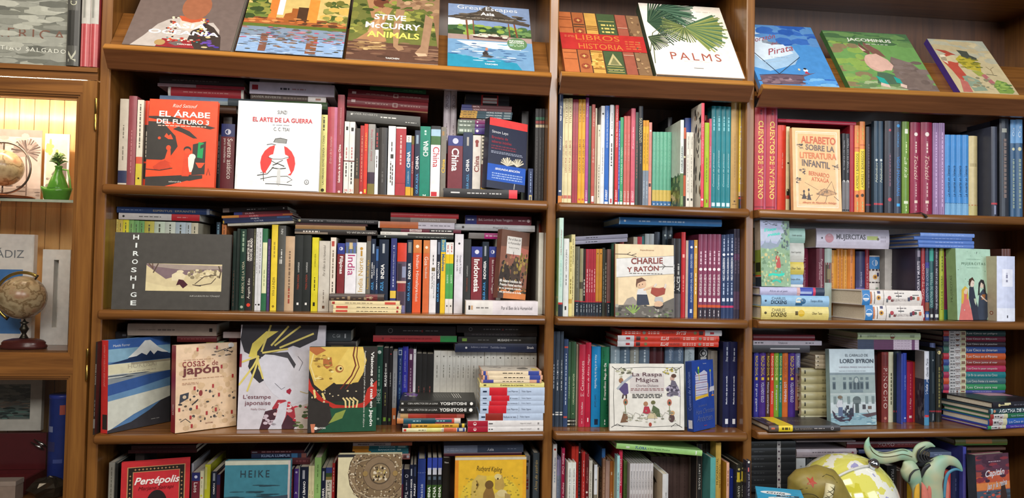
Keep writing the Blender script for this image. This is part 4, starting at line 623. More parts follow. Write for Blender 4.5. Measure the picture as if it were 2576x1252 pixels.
for a, b_ in ((zs['pane0'], zs['pane1']), (0.218, zs['pane2'])):
    m = MB(); m.box((dl + sw + .017, 0.0005, a - .001), (dr - sw - .017, 0.0035, b_ + .001), gl); g_ = m.build('glass_pane', door)
br = mat('B8934A', 0.25, 'metal')
for z0_, z1_ in zs['hinges']:
    m = MB(); x = dr + .0004; M = Matrix.Translation((x, Y1 - .003, z0_)); L_ = z1_ - z0_
    m.lathe([(0, -.004), (.003, -.002), (.0035, 0), (.0038, .002), (.0038, L_ * .49), (.0030, L_ * .5), (.0038, L_ * .51), (.0038, L_ - .002), (.0035, L_), (.003, L_ + .002), (0, L_ + .004)], br, 14, M); m.build('hinge', door, True)
lamp = MB(); em = bpy.data.materials.new('warm_lamp_tube'); em.use_nodes = True
bs = em.node_tree.nodes['Principled BSDF']; bs.inputs['Emission Color'].default_value = (1.0, 0.86, 0.66, 1); bs.inputs['Emission Strength'].default_value = 120
for z_ in (zs['board0'],):
    lamp = MB(); lamp.tube([(CX0 + .06, 0.06, z_ - .016), (-.06, 0.06, z_ - .016)], 0.008 if z_ > 1.5 else 0.004, em, 12); cpart(lamp, 'strip_lamp', cab, True)

# ------------------------------------------------------------ books in rows
def show(x, w, th, h, art, col, label, xa, key, name='display_book', spine=None):
    """a large book lying back on the slanted rest; x = centre, heights along the slope"""
    zl, s, zf = LEDGE[key]
    e = Vector((0, math.sin(E35), math.cos(E35))); g = Vector((0, math.cos(E35), -math.sin(E35)))
    base = Vector((x, -0.055, zl + s * (x - xa))) + e * 0.0195 + g * 0.0235 - g * (th / 2) + e * 0.0008
    return book('c', name, base, (-E35, -math.atan(s) * 1.0, 0), th, w, h, col, label, (), 1, 'albums on the slanted ledges', art, None, spine)

def kinds_words():
    for a in ART.values():
        for e in a:
            if e[0] == 'T': want((e[1], e[7] if len(e) > 7 else ''))
    for r in BOOKS:
        for e in r[10]:
            if e[0] == 't': want((e[1], e[8] if len(e) > 8 else ''))
BOOKS = []
PLACE = ''
def spine_print(s):
    out = []
    for e in s.split(';') if s else ():
        e, _, txt = e.partition('|'); q = e.split(' '); v = [q[0]] + [float(a) if a[0] in '-.0123456789' and len(a) < 6 else a for a in q[1:]]
        if v[0] == 't': v = ['t', txt] + v[1:] + ([.5] if len(v) < 7 else []) + ([''] if len(v) < 8 else [])
        elif v[0] in 'go': v += [.5] if len(v) < (6 if v[0] == 'g' else 5) else []
        out.append(tuple(v))
    return tuple(out)
def row(kind_nm, x, y, z, w, d, h, col, label, dec='', rx=0, ry=0, rz=0, art=None, side=None, spine=None, hard=None, dress=0):
    """kind and sort, centre of the foot in mm, thickness, depth and height in mm, cover colour, label, spine print"""
    BOOKS.append((kind_nm, x, y, z, w, d, h, col, label + PLACE, PLACE, spine_print(dec), rx, ry, rz, art, side, spine, hard, dress))
# open shelf above the glass door
PLACE = ', open top shelf'
row('ca',-237.2,15,2079.8,30,306.9,251.6,'8A8C84','large grey photo book lettered in copper and silver',art='africa',rx=0)
row('uh',-67.3,89.9,2079.7,31.9,191.7,273.3,'4A4A46','black photo spine with pale vertical letters','t .6 .85 B8B8A0 .5 d|WORLD;t .03 .17 A8A898 .6 u .5 b|K;B .2 .55 .1 .9 2E2E2C')
row('uh',-37,89,2079.7,21.5,186,265.1,'A84448','first of two rosy books with silver heads by the post','b .44 1 B0AEA8;B .5 .9 .2 .5 8A8A84;B 0 .44 .1 .25 C87A7C;B 0 .44 .6 .7 C88A8C')
row('uh',-15,89.5,2079.7,21.5,187,266.6,'A84448','second of two rosy books with silver heads by the post','b .44 1 B0AEA8;B .5 .9 .2 .5 8A8A84;B 0 .44 .1 .25 C87A7C;B 0 .44 .6 .7 C88A8C')
# wide bay, row one
PLACE = ', wide bay row one'
row('un',54.4,119.1,1762.7,22.6,170.2,242.6,'B9B0A2','grey-beige paperback with a navy band near its foot','b .04 .18 2E3350;g .3 .46 7C756A .14;g .55 .7 7C756A .14')
row('uh',76.8,122.3,1762.5,20.9,176.5,251.6,'8E4A50','dusty maroon hardback beside the grey-beige paperback','g .15 .62 B0777A .12')
row('up',97.2,118.9,1762.3,16.4,169.8,242,'E3DFCF','cream spine with coral band over a yellow foot','b 0 .267 D9C94A;b .267 .346 D9634A;g .45 .95 6A665C .2;o .1 3A3423 .16')
row('ua',110.9,130.3,1762.2,10.3,170.6,243.1,'D9472F','thin orange comic with a black middle, behind the orange comic cover','b .1 .28 3A3733;b .3 .72 3A3733;g .35 .66 C9C2B4 .2')
row('ca',218.7,3,1762.6,16,180.6,241.6,'E4512F','orange comic with black cave shapes and a green window',art='arabe',rx=-4)
row('up',304.9,72.5,1760.4,10.5,55,157.3,'2A2528','thin black spine beside the orange comic cover','g .3 .9 77706E .2')
row('ug',329,72.5,1760.3,36.9,55,189,'6B2C33','maroon guide with navy head lettered Sureste','b .81 1 2D3466;o .88 C9CBDA .22;t .18 .78 E9E2DC .36 d .66|Sureste asiático;t .42 .78 D9CFCB .22 d .28|para mochileros')
row('fh',258.2,150,2027.8,25.9,150,206.9,'A03038','red boxed book with pale ends, on the long landscape spine','b 0 .035 D8D2C8;b .965 1 D8D2C8;g .2 .8 C98A86 .08')
row('fp',245.6,145,2054,8.2,150,237.1,'B49BA2','thin mauve and red book on the red boxed book','b .44 1 A83A48')
row('fh',245.7,150,2062.5,21.8,150,230.4,'3A3436','black book topping the pile above the orange comic','g .15 .7 6A6464 .1')
row('fh',365.9,145,2007.6,20,150,462.9,'7C94B4','long landscape-photo spine lying above the orange comic','b .4 .62 4C565C;b .62 1 4A6242;B .3 .4 .5 1 A6B4B6')
row('fh',315.2,155,1986.1,21.1,150,51.3,'4A3024','brown book with gilt edge lying between the two front covers','B 0 1 0 .1 C9A468')
row('ca',476.5,-3,1760.4,14,224.6,248.7,'E9ECEE','white square book with a red sun disc',art='guerra',rx=-4)
row('fn',487,145,2027.8,14.9,150,211.8,'4B3A33','brown novel with a white end under the lilac book','b .76 1 E4DEDA;B .86 .93 .3 .7 A2705E;t .02 .4 A39A8E .5 u|JAVIER REVERTE;g .43 .74 6E5A4C .3')
row('fp',497.7,140,2043.1,34.5,150,237.1,'D5CBDC','lilac-white book with a small red square','B .03 .1 .25 .65 A22E3A;g .36 .47 4A4650 .16;g .5 .66 B08A96 .12')
row('fh',503.7,150,2077.9,14.7,150,199.2,'8A8078','grey-beige book topping the pile above the white square book')
row('up',594,113.6,1757.9,18.9,159.1,226.7,'E7E08F','pale yellow spine beside the white square book','t .12 .74 55523A .34 u|LAS MIRADAS ENTRE ESPAÑA Y CHINA;g .8 .97 55523A .22;o .05 3A3620 .25')
row('uh',617.2,121.6,1757.7,26.8,175.2,249.6,'B2505A','rosy shrink-wrapped red book','B 0 1 .72 1 BB6B8A;t .35 .66 D9A7A4 .22 u .4 i|El libro de las montañas')
row('up',640.2,134.5,1757.5,18.4,201.1,286.6,'97414A','tall dark red spine lettered Sabiduría','t .12 .5 EFE6E0 .42 u .5 b|Sabiduría de la antigua China;t .6 .87 C99A98 .22 u|MARÍA EUGENIA MANRIQUE;o .03 D8C4BC .2')
row('up',658.5,108,1757.3,13.3,148,210.9,'E4E2DC','white spine numbered 28','B .88 .93 .3 .75 2A2A2A;B .455 .47 0 1 6A2A2A;g .25 .45 3C3A38 .24;g .5 .66 B4666A .2;t .05 .08 C0342E .5 h|28;B .01 .035 .3 .7 222222')
row('up',673.5,108,1757.1,14.9,147.9,210.7,'E4E2DC','white spine numbered 31 beside its lower twin','B .87 .92 .3 .75 2A2A2A;B .455 .47 0 1 6A2A2A;g .15 .45 3C3A38 .24;g .5 .66 B4666A .2;t .05 .08 C0342E .5 h|31;B .005 .03 .3 .7 222222')
row('un',688.8,101.7,1757,13.7,135.4,192.8,'3A332C','dark brown spine with a tan foot','b 0 .25 7A5233;g .3 .55 8A7A64 .2')
row('up',701.7,104.7,1756.9,10.6,141.3,201.3,'A92E30','narrow crimson spine with white foot logo','g .2 .85 D08A70 .2;o .04 F0E6E0 .34')
row('ug',712.6,106.5,1756.8,10,145,206.5,'D23A2A','narrow orange-red spine with a yellow frame mark','t .62 .88 E9B24C .4 d|VIETNAM Y;B .04 .09 .25 .75 E9C23A')
row('un',728.7,106.5,1756.7,19.2,145.1,206.6,'9A9894','grey spine with pink lettering and a purple picture foot','b 0 .17 7C7038;B .17 .33 0 1 3E2E40;t .46 .95 B05060 .34 d|Bajo cielos rojos')
row('up',744,102.9,1756.5,9.5,137.8,196.2,'2E2A2A','thin spine half black over half white','b 0 .68 E6E6E8;g .42 .6 4A4848 .24;g .72 .93 A8383C .4')
row('uh',761.2,103.5,1756.4,23.9,139,198,'3F3D3C','thick charcoal spine with faint grey print','t .42 .76 6A6866 .22 u|CHINA PARA HIPOCONDRÍACOS;g .2 .36 62605E .16')
row('up',786.1,105.6,1756.2,20.6,143.2,203.9,'EBEBEA','white spine with a small square emblem in its middle','B .54 .6 .35 .75 3A3A34;g .2 .5 4A4846 .14 .4;g .16 .45 4A4846 .14 .65;g .64 .78 4A4846 .14')
row('un',811.9,105.2,1756,28.3,142.3,202.7,'A9333B','thick red spine with a white top edge','b .975 1 E4DAD6;g .46 .88 E0B8B4 .15;B .195 .2 0 1 7A2028')
row('ug',834.3,96.9,1755.7,14.2,125.8,179.1,'1F5E86','blue guide with white head and yellow foot','b 0 .17 D2A22C;b .89 1 E8E6DE;t .48 .74 F2F2EE .68 u .5 b|CHINA;t .22 .42 C2D2DC .26 u|LA GUERRA EN;t .9 .98 4A4640 .4 u|VIVA')
row('ug',845.9,96.6,1755.6,7.1,125.1,178.2,'7E2B38','thin maroon guide with gilt foot','b 0 .16 B8902E;t .38 .6 E2B2AC .6 u|CHINA;b .86 1 6A5A20')
row('ug',859,102.5,1755.5,14.9,137,195.1,'1E2A44','navy guide beside the green one, snowy photo on its head','B .8 .93 .25 .7 8AA0B4;t .42 .62 F0F0F0 .55 u .5 b|CHINA;t .06 .36 5AA0D8 .5 u .5 b|GUÍA AZUL')
row('ug',881.4,106.9,1755.3,29.2,145.9,207.8,'12806A','broad green guide lettered China in white','t .58 .8 F0F4F0 .5 u .55 b|CHINA;g .88 .96 BFE0D4 .18;t .01 .05 E8F4F0 .3 h|M')
row('ug',911.5,107.8,1755.1,27.4,147.6,210.2,'E9E8EA','white guide lettered China in red under a photo','b .74 1 9FC0D6;b .74 .86 3F6B3A;b .955 1 22262A;t .43 .71 C0263A .66 d .56|China;B .03 .09 .1 .7 C8323C')
row('ug',934.3,66,1754.8,15,64,208.7,'7B766C','grey guide lettered China in gold','t .36 .55 DDB53E .6 u .5 b|China;B .88 .94 .2 .6 A07C50')
row('uh',943.9,155,1754.7,19.1,100,332.3,'C9BFC9','first of two tall lilac spines standing behind the guides','t .83 .96 7A6A78 .46 d|CHINO;b 0 .43 9C3038;g .5 .7 8A7A88 .16')
row('uh',963.7,155,1754.5,18.5,100,333.4,'C9BFC9','second of two tall lilac spines standing behind the guides','t .83 .96 7A6A78 .46 d|CHINO;b 0 .43 9C3038;g .5 .7 8A7A88 .16')
row('ug',968.6,66,1754.6,42.6,64,185.1,'74303A','broad maroon guide lettered China, navy head','b .84 1 33397A;o .915 C8CAE0 .2;t .44 .8 F0ECEA .5 d .5 b|China')
row('ug',1004.8,102.9,1754.2,27.7,137.9,196.4,'1C2B4A','navy guide with white China lettering beside the broad maroon one','B .8 .93 .38 .6 A8A29A;t .42 .6 F0F0F0 .34 u .5 b|CHINA;t .14 .38 5A9AC8 .3 u .5 b|GUÍA AZUL')
row('ug',1031.1,100.4,1754,23.4,132.8,189.2,'D8D2CA','off-white guide lettered China in brown-red','t .43 .68 7E3530 .62 u .5 b|China;o .9 8A3A34 .24;B .82 .88 .35 .65 8A3A34')
row('ug',1052.9,103,1753.7,16.5,132.9,189.3,'DCD4C2','cream spine with black studs over a maroon middle','b .2 .56 5C2A30;b .13 .2 E0B43C;B .62 .645 .1 .9 4A443C;B .675 .7 .1 .9 4A443C;B .73 .755 .1 .9 4A443C;B .785 .81 .1 .9 4A443C;B .84 .865 .1 .9 4A443C;B .895 .92 .1 .9 4A443C;B .95 .975 .1 .9 4A443C;g .24 .5 C8A8A0 .2')
row('fn',1039.4,-3,1754.8,24.5,50,209.9,'2F2E30','flat black paperback with a red end in front of the guides','b .885 1 D8404A;g .32 .58 B8B8B8 .14;g .62 .8 B8B8B8 .14;B .1 .22 .4 .55 D8D8D8')
row('ca',1110.2,29.3,1783.7,29,128.5,204.5,'1F2138','navy novel with a red head and blue belly band, leaning',art='leys',rx=-2,rz=23.9,ry=3.2)
row('fg',1025.6,135,1951.3,19,150,101.6,'5A6A5E','lowest of three grey and purple patterned books','b .5 1 43317A;o .57 D8D4E0 .22;g .05 .4 B8C2B8 .4')
row('fg',1025.7,135,1970.6,11.2,150,101,'6A766C','middle of three grey and purple patterned books','b .5 1 5A2A70;o .57 D8D4E0 .22;g .05 .4 B8C2B8 .4')
row('fg',1026.1,135,1982.1,10.9,150,101,'6A766C','topmost of three grey and purple patterned books','b .5 1 7E2463;o .57 D8D4E0 .22;g .05 .4 B8C2B8 .4')
row('fg',1033.1,140,1993.4,4.9,150,99.4,'6A2A34','wafer-thin maroon guide on the patterned trio','g .5 .85 E0D0D0 .4')
row('fg',1057.5,135,1998.6,6.2,150,154,'1F4A5A','lowest of three teal city guides with yellow ends','b 0 .32 D9A43A;t .5 .8 E6EAEA .55 u .5 b|HONG KONG;B .84 .97 .15 .85 8A9A9E;g .05 .28 7A5A20 .3')
row('fg',1058.8,135,2005.1,7.5,150,153.7,'1F4A5A','middle of three teal city guides with yellow ends','b 0 .32 D9A43A;t .5 .8 E6EAEA .55 u .5 b|HONG KONG;B .84 .97 .15 .85 8A9A9E;g .05 .28 7A5A20 .3')
row('fg',1060.1,135,2012.9,7.5,150,153.4,'1F4A5A','topmost of three teal city guides with yellow ends','b 0 .32 D9A43A;t .5 .8 E6EAEA .55 u .5 b|HONG KONG;B .84 .97 .15 .85 8A9A9E;g .05 .28 7A5A20 .3')
row('fg',1059.2,135,2020.6,7.8,150,149.6,'63262E','lower of two maroon city guides above the teal ones','b 0 .22 333878;t .24 .5 E0B8B8 .6 u .5 b|HONG KONG')
row('fg',1060,135,2028.7,9.4,150,149,'5C262E','upper of two maroon city guides above the teal ones','b 0 .2 333878;t .22 .36 E0B8B8 .6 u .5 b|SEÚL')
row('fn',1061.5,145,2038.3,16.6,150,132.3,'2C2A2E','lower black book with a red and white end block','b .36 .75 B83A3C;B .4 .72 .55 .95 2A2626;B .4 .72 .05 .5 D8D0CC')
row('fn',1062,145,2055.2,15.9,150,130.7,'2C2A2E','upper black book with a red and white end block','b .36 .75 B83A3C;B .4 .72 .55 .95 D8D0CC;B .4 .72 .05 .5 2A2626')
row('up',1182.7,160,1752.6,20.7,90,285,'4A4A4C','short grey spine half hidden by the leaning navy novel')
row('up',1174.2,97.4,1752.6,7.7,21.1,87.3,'3A4632','thin dark green spine in the corner')
row('ug',1193.4,79,1752.5,14.2,58,101,'27345A','dark blue spine with a yellow frame mark on its foot','B .03 .22 .2 .8 C2B27A;B .07 .18 .38 .62 27345A;g .3 .9 8AA0C8 .2')
row('up',1212,159.2,1752.3,11.2,198.5,282.9,'2C2B2D','first of three slim black spines with striped heads','g .05 .7 5A5858 .14;B .8 .83 .05 .95 C8B89A;B .84 .87 .05 .95 9A3A34;B .88 .91 .05 .95 3A7A5A')
row('up',1222.7,159.4,1752.2,9.4,198.9,283.5,'2C2B2D','second of three slim black spines with striped heads','g .05 .7 5A5858 .14;B .8 .83 .05 .95 C8B89A;B .84 .87 .05 .95 9A3A34;B .88 .91 .05 .95 3A7A5A')
row('up',1230.7,159.6,1752.1,5.8,199.2,284,'2C2B2D','third of three slim black spines with striped heads','g .05 .7 5A5858 .14;B .8 .83 .05 .95 C8B89A;B .84 .87 .05 .95 9A3A34;B .88 .91 .05 .95 3A7A5A')
row('fn',759.1,120,1968.4,28.7,150,210.5,'4A4A48','charcoal novel lying aslant on the white numbered spines','t .05 .42 A8A8A4 .24 u .26|JAVIER REVERTE;g .46 .68 D0D0CC .12 .38;o .07 C8C8C4 .1 .3;g .8 .95 B0B0AC .08 .7',ry=2.4)
row('fh',770.6,125,2008.8,30.7,150,231.5,'74282E','lower of two maroon tomes on the slanting charcoal novel','B .05 .1 .25 .5 C8B0AC;B 0 1 .88 1 8A6A50;B .56 .62 .3 .7 B8A098;B .57 .61 .36 .64 74282E;g .22 .5 A88078 .1;g .66 .9 A88078 .1',ry=1.9)
row('fh',772.5,125,2040.5,21.6,150,231.6,'6A242A','upper of two maroon tomes on the slanting charcoal novel','B .05 .1 .3 .6 C8B0AC;B .56 .62 .25 .75 A89088;B .57 .61 .32 .68 6A242A;g .22 .5 987068 .1;g .66 .9 987068 .1',ry=1.9)
row('fn',799,130,2064.6,12.3,150,161.9,'2A5A3A','dark green book topping the two maroon tomes','g .6 .95 4A8A5A .2',ry=1.9)
row('un',311.6,155,1760.4,24,100,224.9,'3A3230','hidden dark book under the brown book with gilt edge lying between')
# wide bay, row two
PLACE = ', wide bay row two'
row('up',32,130,1427.4,5.2,120,246.7,'D8C46A','first pastel spine peeping over the grey oblong album','g .8 .97 5A5A4A .14')
row('up',40.7,130,1427.4,11.3,120,246.1,'CDB65A','second pastel spine peeping over the grey oblong album','g .8 .97 5A5A4A .14')
row('up',54.7,130,1427.4,15.8,120,245.6,'E0D63C','third pastel spine peeping over the grey oblong album','g .8 .97 5A5A4A .14')
row('up',69.3,130,1427.3,12.7,120,245.1,'86B56A','fourth pastel spine peeping over the grey oblong album','g .8 .97 5A5A4A .14')
row('up',82.8,130,1427.3,13.5,120,244.5,'7CB06E','fifth pastel spine peeping over the grey oblong album','g .8 .97 5A5A4A .14')
row('up',97,130,1427.3,14,120,244,'74AA66','sixth pastel spine peeping over the grey oblong album','g .8 .97 5A5A4A .14')
row('up',117.4,130,1427.2,25.9,120,243.6,'C8BE58','seventh pastel spine peeping over the grey oblong album','g .8 .97 5A5A4A .14')
row('up',145,130,1427.1,28.6,120,243.5,'CFDCC4','eighth pastel spine peeping over the grey oblong album','g .8 .97 5A5A4A .14')
row('up',173.4,130,1427.1,27.4,120,243.4,'D6DCCC','ninth pastel spine peeping over the grey oblong album','g .8 .97 5A5A4A .14')
row('up',201.3,130,1427,27.5,120,243.2,'BCCAD2','tenth pastel spine peeping over the grey oblong album','g .8 .97 5A5A4A .14')
row('up',222.6,130,1426.9,14.3,120,242.9,'C2CCD0','eleventh pastel spine peeping over the grey oblong album','g .8 .97 5A5A4A .14')
row('up',239.3,130,1426.9,18.5,120,242.4,'D8CEB2','twelfth pastel spine peeping over the grey oblong album','g .8 .97 5A5A4A .14')
row('fn',144.8,141,1674.2,18.1,150,216.5,'CFC9C6','off-white book with red end lying on the pastel spines','b .65 1 C02A34;o .06 2A2A2A .17;g .25 .52 5A5654 .12;g .72 .85 E0A0A0 .1')
row('fh',156,139,1692.6,16.5,150,247.7,'2F4470','navy book with gold lettering topping the pastel spines','t .39 .85 B8A888 .4 u|ESPÍRITUS  ERRANTES;b .97 1 8A93A6;g .05 .28 7A8CB0 .1')
row('ca',206,-4.5,1427.7,11,302.9,207.7,'4C4A47','grey oblong album with white upright title letters',art='hiro',rx=-3)
row('up',302,161.5,1426.7,10.2,173,246.5,'2E3E4C','dark blue spine behind the grey oblong album','g .86 .97 8AB0C0 .3')
row('up',318.3,160.2,1426.7,12.4,170.3,241.4,'D8834A','short orange spine behind the grey oblong album','g .82 .97 8A5430 .2')
row('un',359,107.4,1426.5,7.8,154.8,220.5,'26342E','first of two blackish green spines by the oblong album','g .05 .5 6A5044 .2')
row('un',367.2,120,1426.5,7.8,160.1,228.1,'28332E','second of two blackish green spines by the oblong album')
row('un',381.6,113.6,1426.5,16,159.2,226.8,'1F3A30','dark green spine with pale serif title','t .15 .6 C9C2A6 .5 u .55|EL ÁRBOL DE LA VIDA;g .72 .97 8AA08A .3;o .04 A8B0A0 .25')
row('un',399.7,114.2,1426.5,18.1,160.5,228.7,'2A2728','black spine with a red dot at its foot','t .6 .86 E4E0D8 .34 u .3 b|AMANECER EN EL;t .6 .88 E4E0D8 .34 u .72 b|TECHO DEL MUNDO;t .14 .39 E4E0D8 .5 u|Ángela Edo;o .065 D8402E .28')
row('up',412.4,114.4,1426.4,5.6,160.7,229,'4A4A38','thin olive-black spine beside the red-dot one','g .3 .95 8A8668 .2')
row('up',419.6,114.9,1426.4,6.7,161.9,230.6,'D2D4D8','first of two slim grey-white spines','g .45 .95 8A8A90 .2;o .07 2A2A2A .3')
row('up',427.9,115,1426.4,9.2,162,230.8,'D2D4D8','second of two slim grey-white spines','g .45 .95 8A8A90 .2;o .07 2A2A2A .3')
row('up',440.6,114.6,1426.3,13.4,161.3,229.8,'2F6A48','green spine with a long pale label','B .21 .83 .05 .95 DCE0B4;g .3 .5 8A9A6A .16')
row('up',452.1,104.6,1426.3,7,141.1,201,'4A3A66','thin purple spine beside the green labelled one','g .2 .9 7A6A94 .2')
row('up',466.6,118.6,1426.3,16.7,169.2,241.1,'E4C93A','tall bright yellow spine, tallest near the grey slab','t .17 .39 6A5A20 .42 u|VIVA LA INDIA;g .62 .8 A8923A .22;o .05 8A7420 .2')
row('uh',486.6,118,1426.2,19.9,168,239.4,'53534F','dark grey hardback beside the tall yellow spine','t .9 .96 D8D8D4 .3 u|NN;g .55 .72 C8C8C4 .16;g .55 .62 A8A8A4 .14 .3')
row('uh',509.4,107.7,1426.2,25.1,147.4,210,'C2A586','kraft-coloured shrink-wrapped book','g .1 .3 9A4A3A .18;g .3 .8 7A6450 .18')
row('un',533.6,109.2,1426.1,22.6,150.4,214.2,'262A29','first of two black novels with red lettering','t .51 .64 E0E0DC .26 u|EL ANTROPÓLOGO;t .28 .48 A8402E .22 u|TREN INDIA;B .08 .11 .38 .62 E8E8E4')
row('un',556.3,109.4,1426,22.1,150.8,214.8,'262A29','second of two black novels with red lettering','t .51 .64 E0E0DC .26 u|EL ANTROPÓLOGO;t .28 .48 A8402E .22 u|TREN INDIA;B .08 .11 .38 .62 E8E8E4')
row('un',579,107.2,1426,18,146.3,208.4,'D8CC2E','acid yellow spine with a black bird mark','t .6 .78 6A6418 .22 u|LA MARCA AZUL;g .28 .46 5A5414 .16;B .07 .12 .3 .62 2A2A18')
row('un',604.3,104,1425.9,30,139.9,199.3,'C9C3B8','thick pale grey spine with spidery title','t .5 .94 7A7268 .22 u .5 i|Por el Bien de la Humanidad;g .12 .3 8A8278 .1;B .04 .08 .4 .62 6A4A34')
row('un',628.5,107.6,1425.8,15.1,147.2,209.7,'E2D8CA','narrow cream spine with a red mark on its head','B .88 .95 .2 .7 B04A40;g .1 .4 5A5048 .2;g .45 .83 7A6A5C .2')
row('fp',421.4,139,1668.5,6.7,150,182.7,'CFC9BA','thin pale book under the tilted dark pile','g .2 .75 9A9486 .12',ry=-4)
row('fg',412.9,139,1675.8,7.8,150,192.1,'24305A','navy guide above the thin pale book, tilted','t .45 .58 C0C4D0 .5 u|CATAR;b 0 .02 C8A03A',ry=-4)
row('fg',411.9,139,1683.8,6.4,150,190.4,'222A4E','navy guide second from the foot of the tilted pile','t .39 .53 D0D2DA .6 u .5 b|DUBÁI;B .78 .97 .1 .9 3A5A8A',ry=-4)
row('fg',411,139,1690.6,7,150,195.3,'A3303A','red and orange city guide in the tilted pile','b 0 .24 D38A3A;t .35 .55 E4A8A8 .6 u .5 b|DUBÁI;B .86 1 .2 .8 C8763A',ry=-4)
row('fg',423.6,139,1699,7.6,150,154.6,'6C2A36','maroon and navy city guide in the tilted pile','b 0 .15 343A80;t .2 .36 E0B0B4 .6 u .5 b|DUBÁI',ry=-4)
row('fn',404.7,141,1706.5,11.5,150,178.6,'332F30','charcoal book topping the tilted pile','b 0 .1 8A7C76;g .37 .5 D0D0D0 .16;g .54 .68 808080 .14;o .94 C8C8C8 .2',ry=-4)
row('fn',635.4,105,1643.8,14,150,227.8,'2E2826','black novel with stone-pattern edge, lying on two black novels','B 0 .4 .6 1 8A7C6E;g .1 .3 C8C0B8 .3;t .63 .98 E0DCD4 .44 u|YO VIVÍ EN UN HARÉN')
row('fp',619.1,109,1658.1,11.1,150,194.4,'A27A4C','tan book between black and maroon ones in a pile')
row('fp',622.9,111,1669.4,6,150,197.5,'4A2224','thin dark maroon book in the pile above the tan one')
row('fn',639,109,1675.8,11.3,150,225.4,'323033','charcoal book with pale title topping the tan pile','o .03 C8C48A .3;g .15 .32 C8C8C8 .14;t .36 .95 A8A6A4 .34 u|TODOS LOS CAMINOS LLEVAN A INDIA')
row('fn',859.8,110,1637.6,8.6,150,217.2,'2B302E','black-green book at the foot of the pile above Goa','o .1 C8CCC0 .25;g .5 .9 9A9E98 .16')
row('fp',863.8,108,1646.5,9.1,150,208.7,'DCDAD2','thin white book over the black-green one','B .37 1 .45 1 4A4A48;g .02 .15 9A9890 .14')
row('fn',876.2,108,1655.9,10.2,150,227.3,'6A2A3A','maroon spine with white label above the thin white book','b 0 .24 3C3A36;B .35 .5 .15 .85 DAD0CC;t .36 .49 8A3444 .5 u .5 b|CHARLOTTE;B .6 .9 .08 .92 2C2A2C;g .62 .88 E4E0DC .26')
row('fn',861.9,105,1666.4,18.5,150,218,'CFCAD6','broad lilac-white spine with an orange brick end','b .02 .52 C06A3E;b 0 .02 DAD6D2;g .52 .62 8A8690 .14;g .68 .94 8A8690 .14')
row('fp',881.2,109,1685.2,12.4,150,188.5,'8A7C74','grey-brown picture spine second from top above Goa','b 0 .3 5A4A46;t .45 .75 C8BEB8 .4 u|LA ESTAMPA DE')
row('fh',884.6,109,1697.9,13.6,150,194.9,'B23A40','red book topping the pile above Goa','g .35 .6 C86A6C .14')
row('ug',650.4,102.1,1425.8,20.6,136.2,194,'7A2A2E','maroon guide lettered Filipinas, navy head','b .84 1 2F3A86;o .92 D4D6E4 .24;t .55 .81 F0ECEA .56 d .5 b|Filipinas')
row('ug',677.8,106.6,1425.7,30.8,145.2,206.8,'E6E4EA','white guide lettered India in magenta under a temple photo','b .8 1 5A6CA0;B .8 .9 0 1 5E6650;B .86 .97 .35 .65 C8B48A;b .95 1 3A3438;t .5 .78 B02A6A .64 d .56|India')
row('ug',707.5,103.4,1425.6,26.5,138.8,197.7,'E0DFDB','white guide lettered in gold beside magenta India','t .29 .78 BE9440 .48 u .45|India Norte;o .91 B88A34 .16;B .8 .88 .42 .6 B88A34')
row('ug',727.8,110.5,1425.6,11.6,153,217.5,'6A665E','grey guide lettered in gold','t .3 .68 D8A93C .56 u .45|Rajastán, Delhi y Agra;b .93 1 5A4436')
row('ug',740.9,107.2,1425.5,12.5,146.3,208.4,'19263E','navy guide for Delhi beside the grey gilt one','B .8 .93 .3 .7 9AA8B8;t .46 .68 F0F0F0 .3 u .28 b|DELHI Y AGRA;t .48 .66 F0F0F0 .3 u .72 b|RAJASTÁN;t .3 .41 4A9AD8 .48 u .4 b|AZUL')
row('ug',752,99.9,1425.5,7.8,131.7,187.6,'1E3050','thin navy guide lettered Agra','t .3 .7 F0F0F0 .55 u .5 b|AGRA Y RAJASTÁN;B .78 .96 .1 .9 3A6AA8')
row('ug',770.4,106.9,1425.5,27,145.8,207.7,'16243A','broad navy guide lettered India in white capitals','B .81 .94 .35 .58 A8AEB4;t .46 .66 F2F2F2 .36 u .4 b|INDIA;t .29 .42 4A9AD8 .32 u .36 b|AZUL')
row('un',798.5,108.7,1425.4,16.2,149.3,211.6,'2F3672','indigo spine with a yellow foot','b .19 .29 D9B84A;t .86 .91 C8CCE0 .3 d|91;t .5 .82 B8BEDA .34 d|A China por la ruta tártara;g .34 .48 B8BEDA .2')
row('uh',821.8,103.9,1425.3,26.3,139.8,199.2,'5A4A5C','picture spine with a red head','b .73 1 D0402E;B .3 .42 .1 .95 8A3034;B .45 .7 .1 .5 3A3440;B .5 .66 .55 .95 8C94B0;B .1 .3 .2 .8 4A3A4A;B .42 .45 0 1 D0B8A8;B 0 .1 .1 .9 7A74A0')
row('ug',843.9,107.1,1425.3,15.4,146.2,208.2,'14213A','navy guide lettered India Sur','B .82 .97 .2 .8 7A7C78;t .46 .68 F0F0F0 .5 u .5 b|INDIA SUR;t .16 .42 4A9AD8 .5 u .4 b|GUÍA AZUL')
row('ug',865.5,107.3,1425.2,23.9,146.6,208.8,'D9582F','broad orange Himalaya handbook','b .82 1 C8763C;o .91 EADFC8 .2;t .28 .79 F4EAE0 .46 d|Indian Himalaya;t .15 .27 F0DCD0 .3 d|Handbook')
row('ug',891.6,107.2,1425.1,18.1,146.4,208.6,'D06A3C','narrower orange handbook for Goa','b .82 1 C87A42;o .9 E6D8C0 .22;t .65 .77 F4E6DC .56 d|Goa;t .47 .63 F0DCD0 .34 d|Handbook')
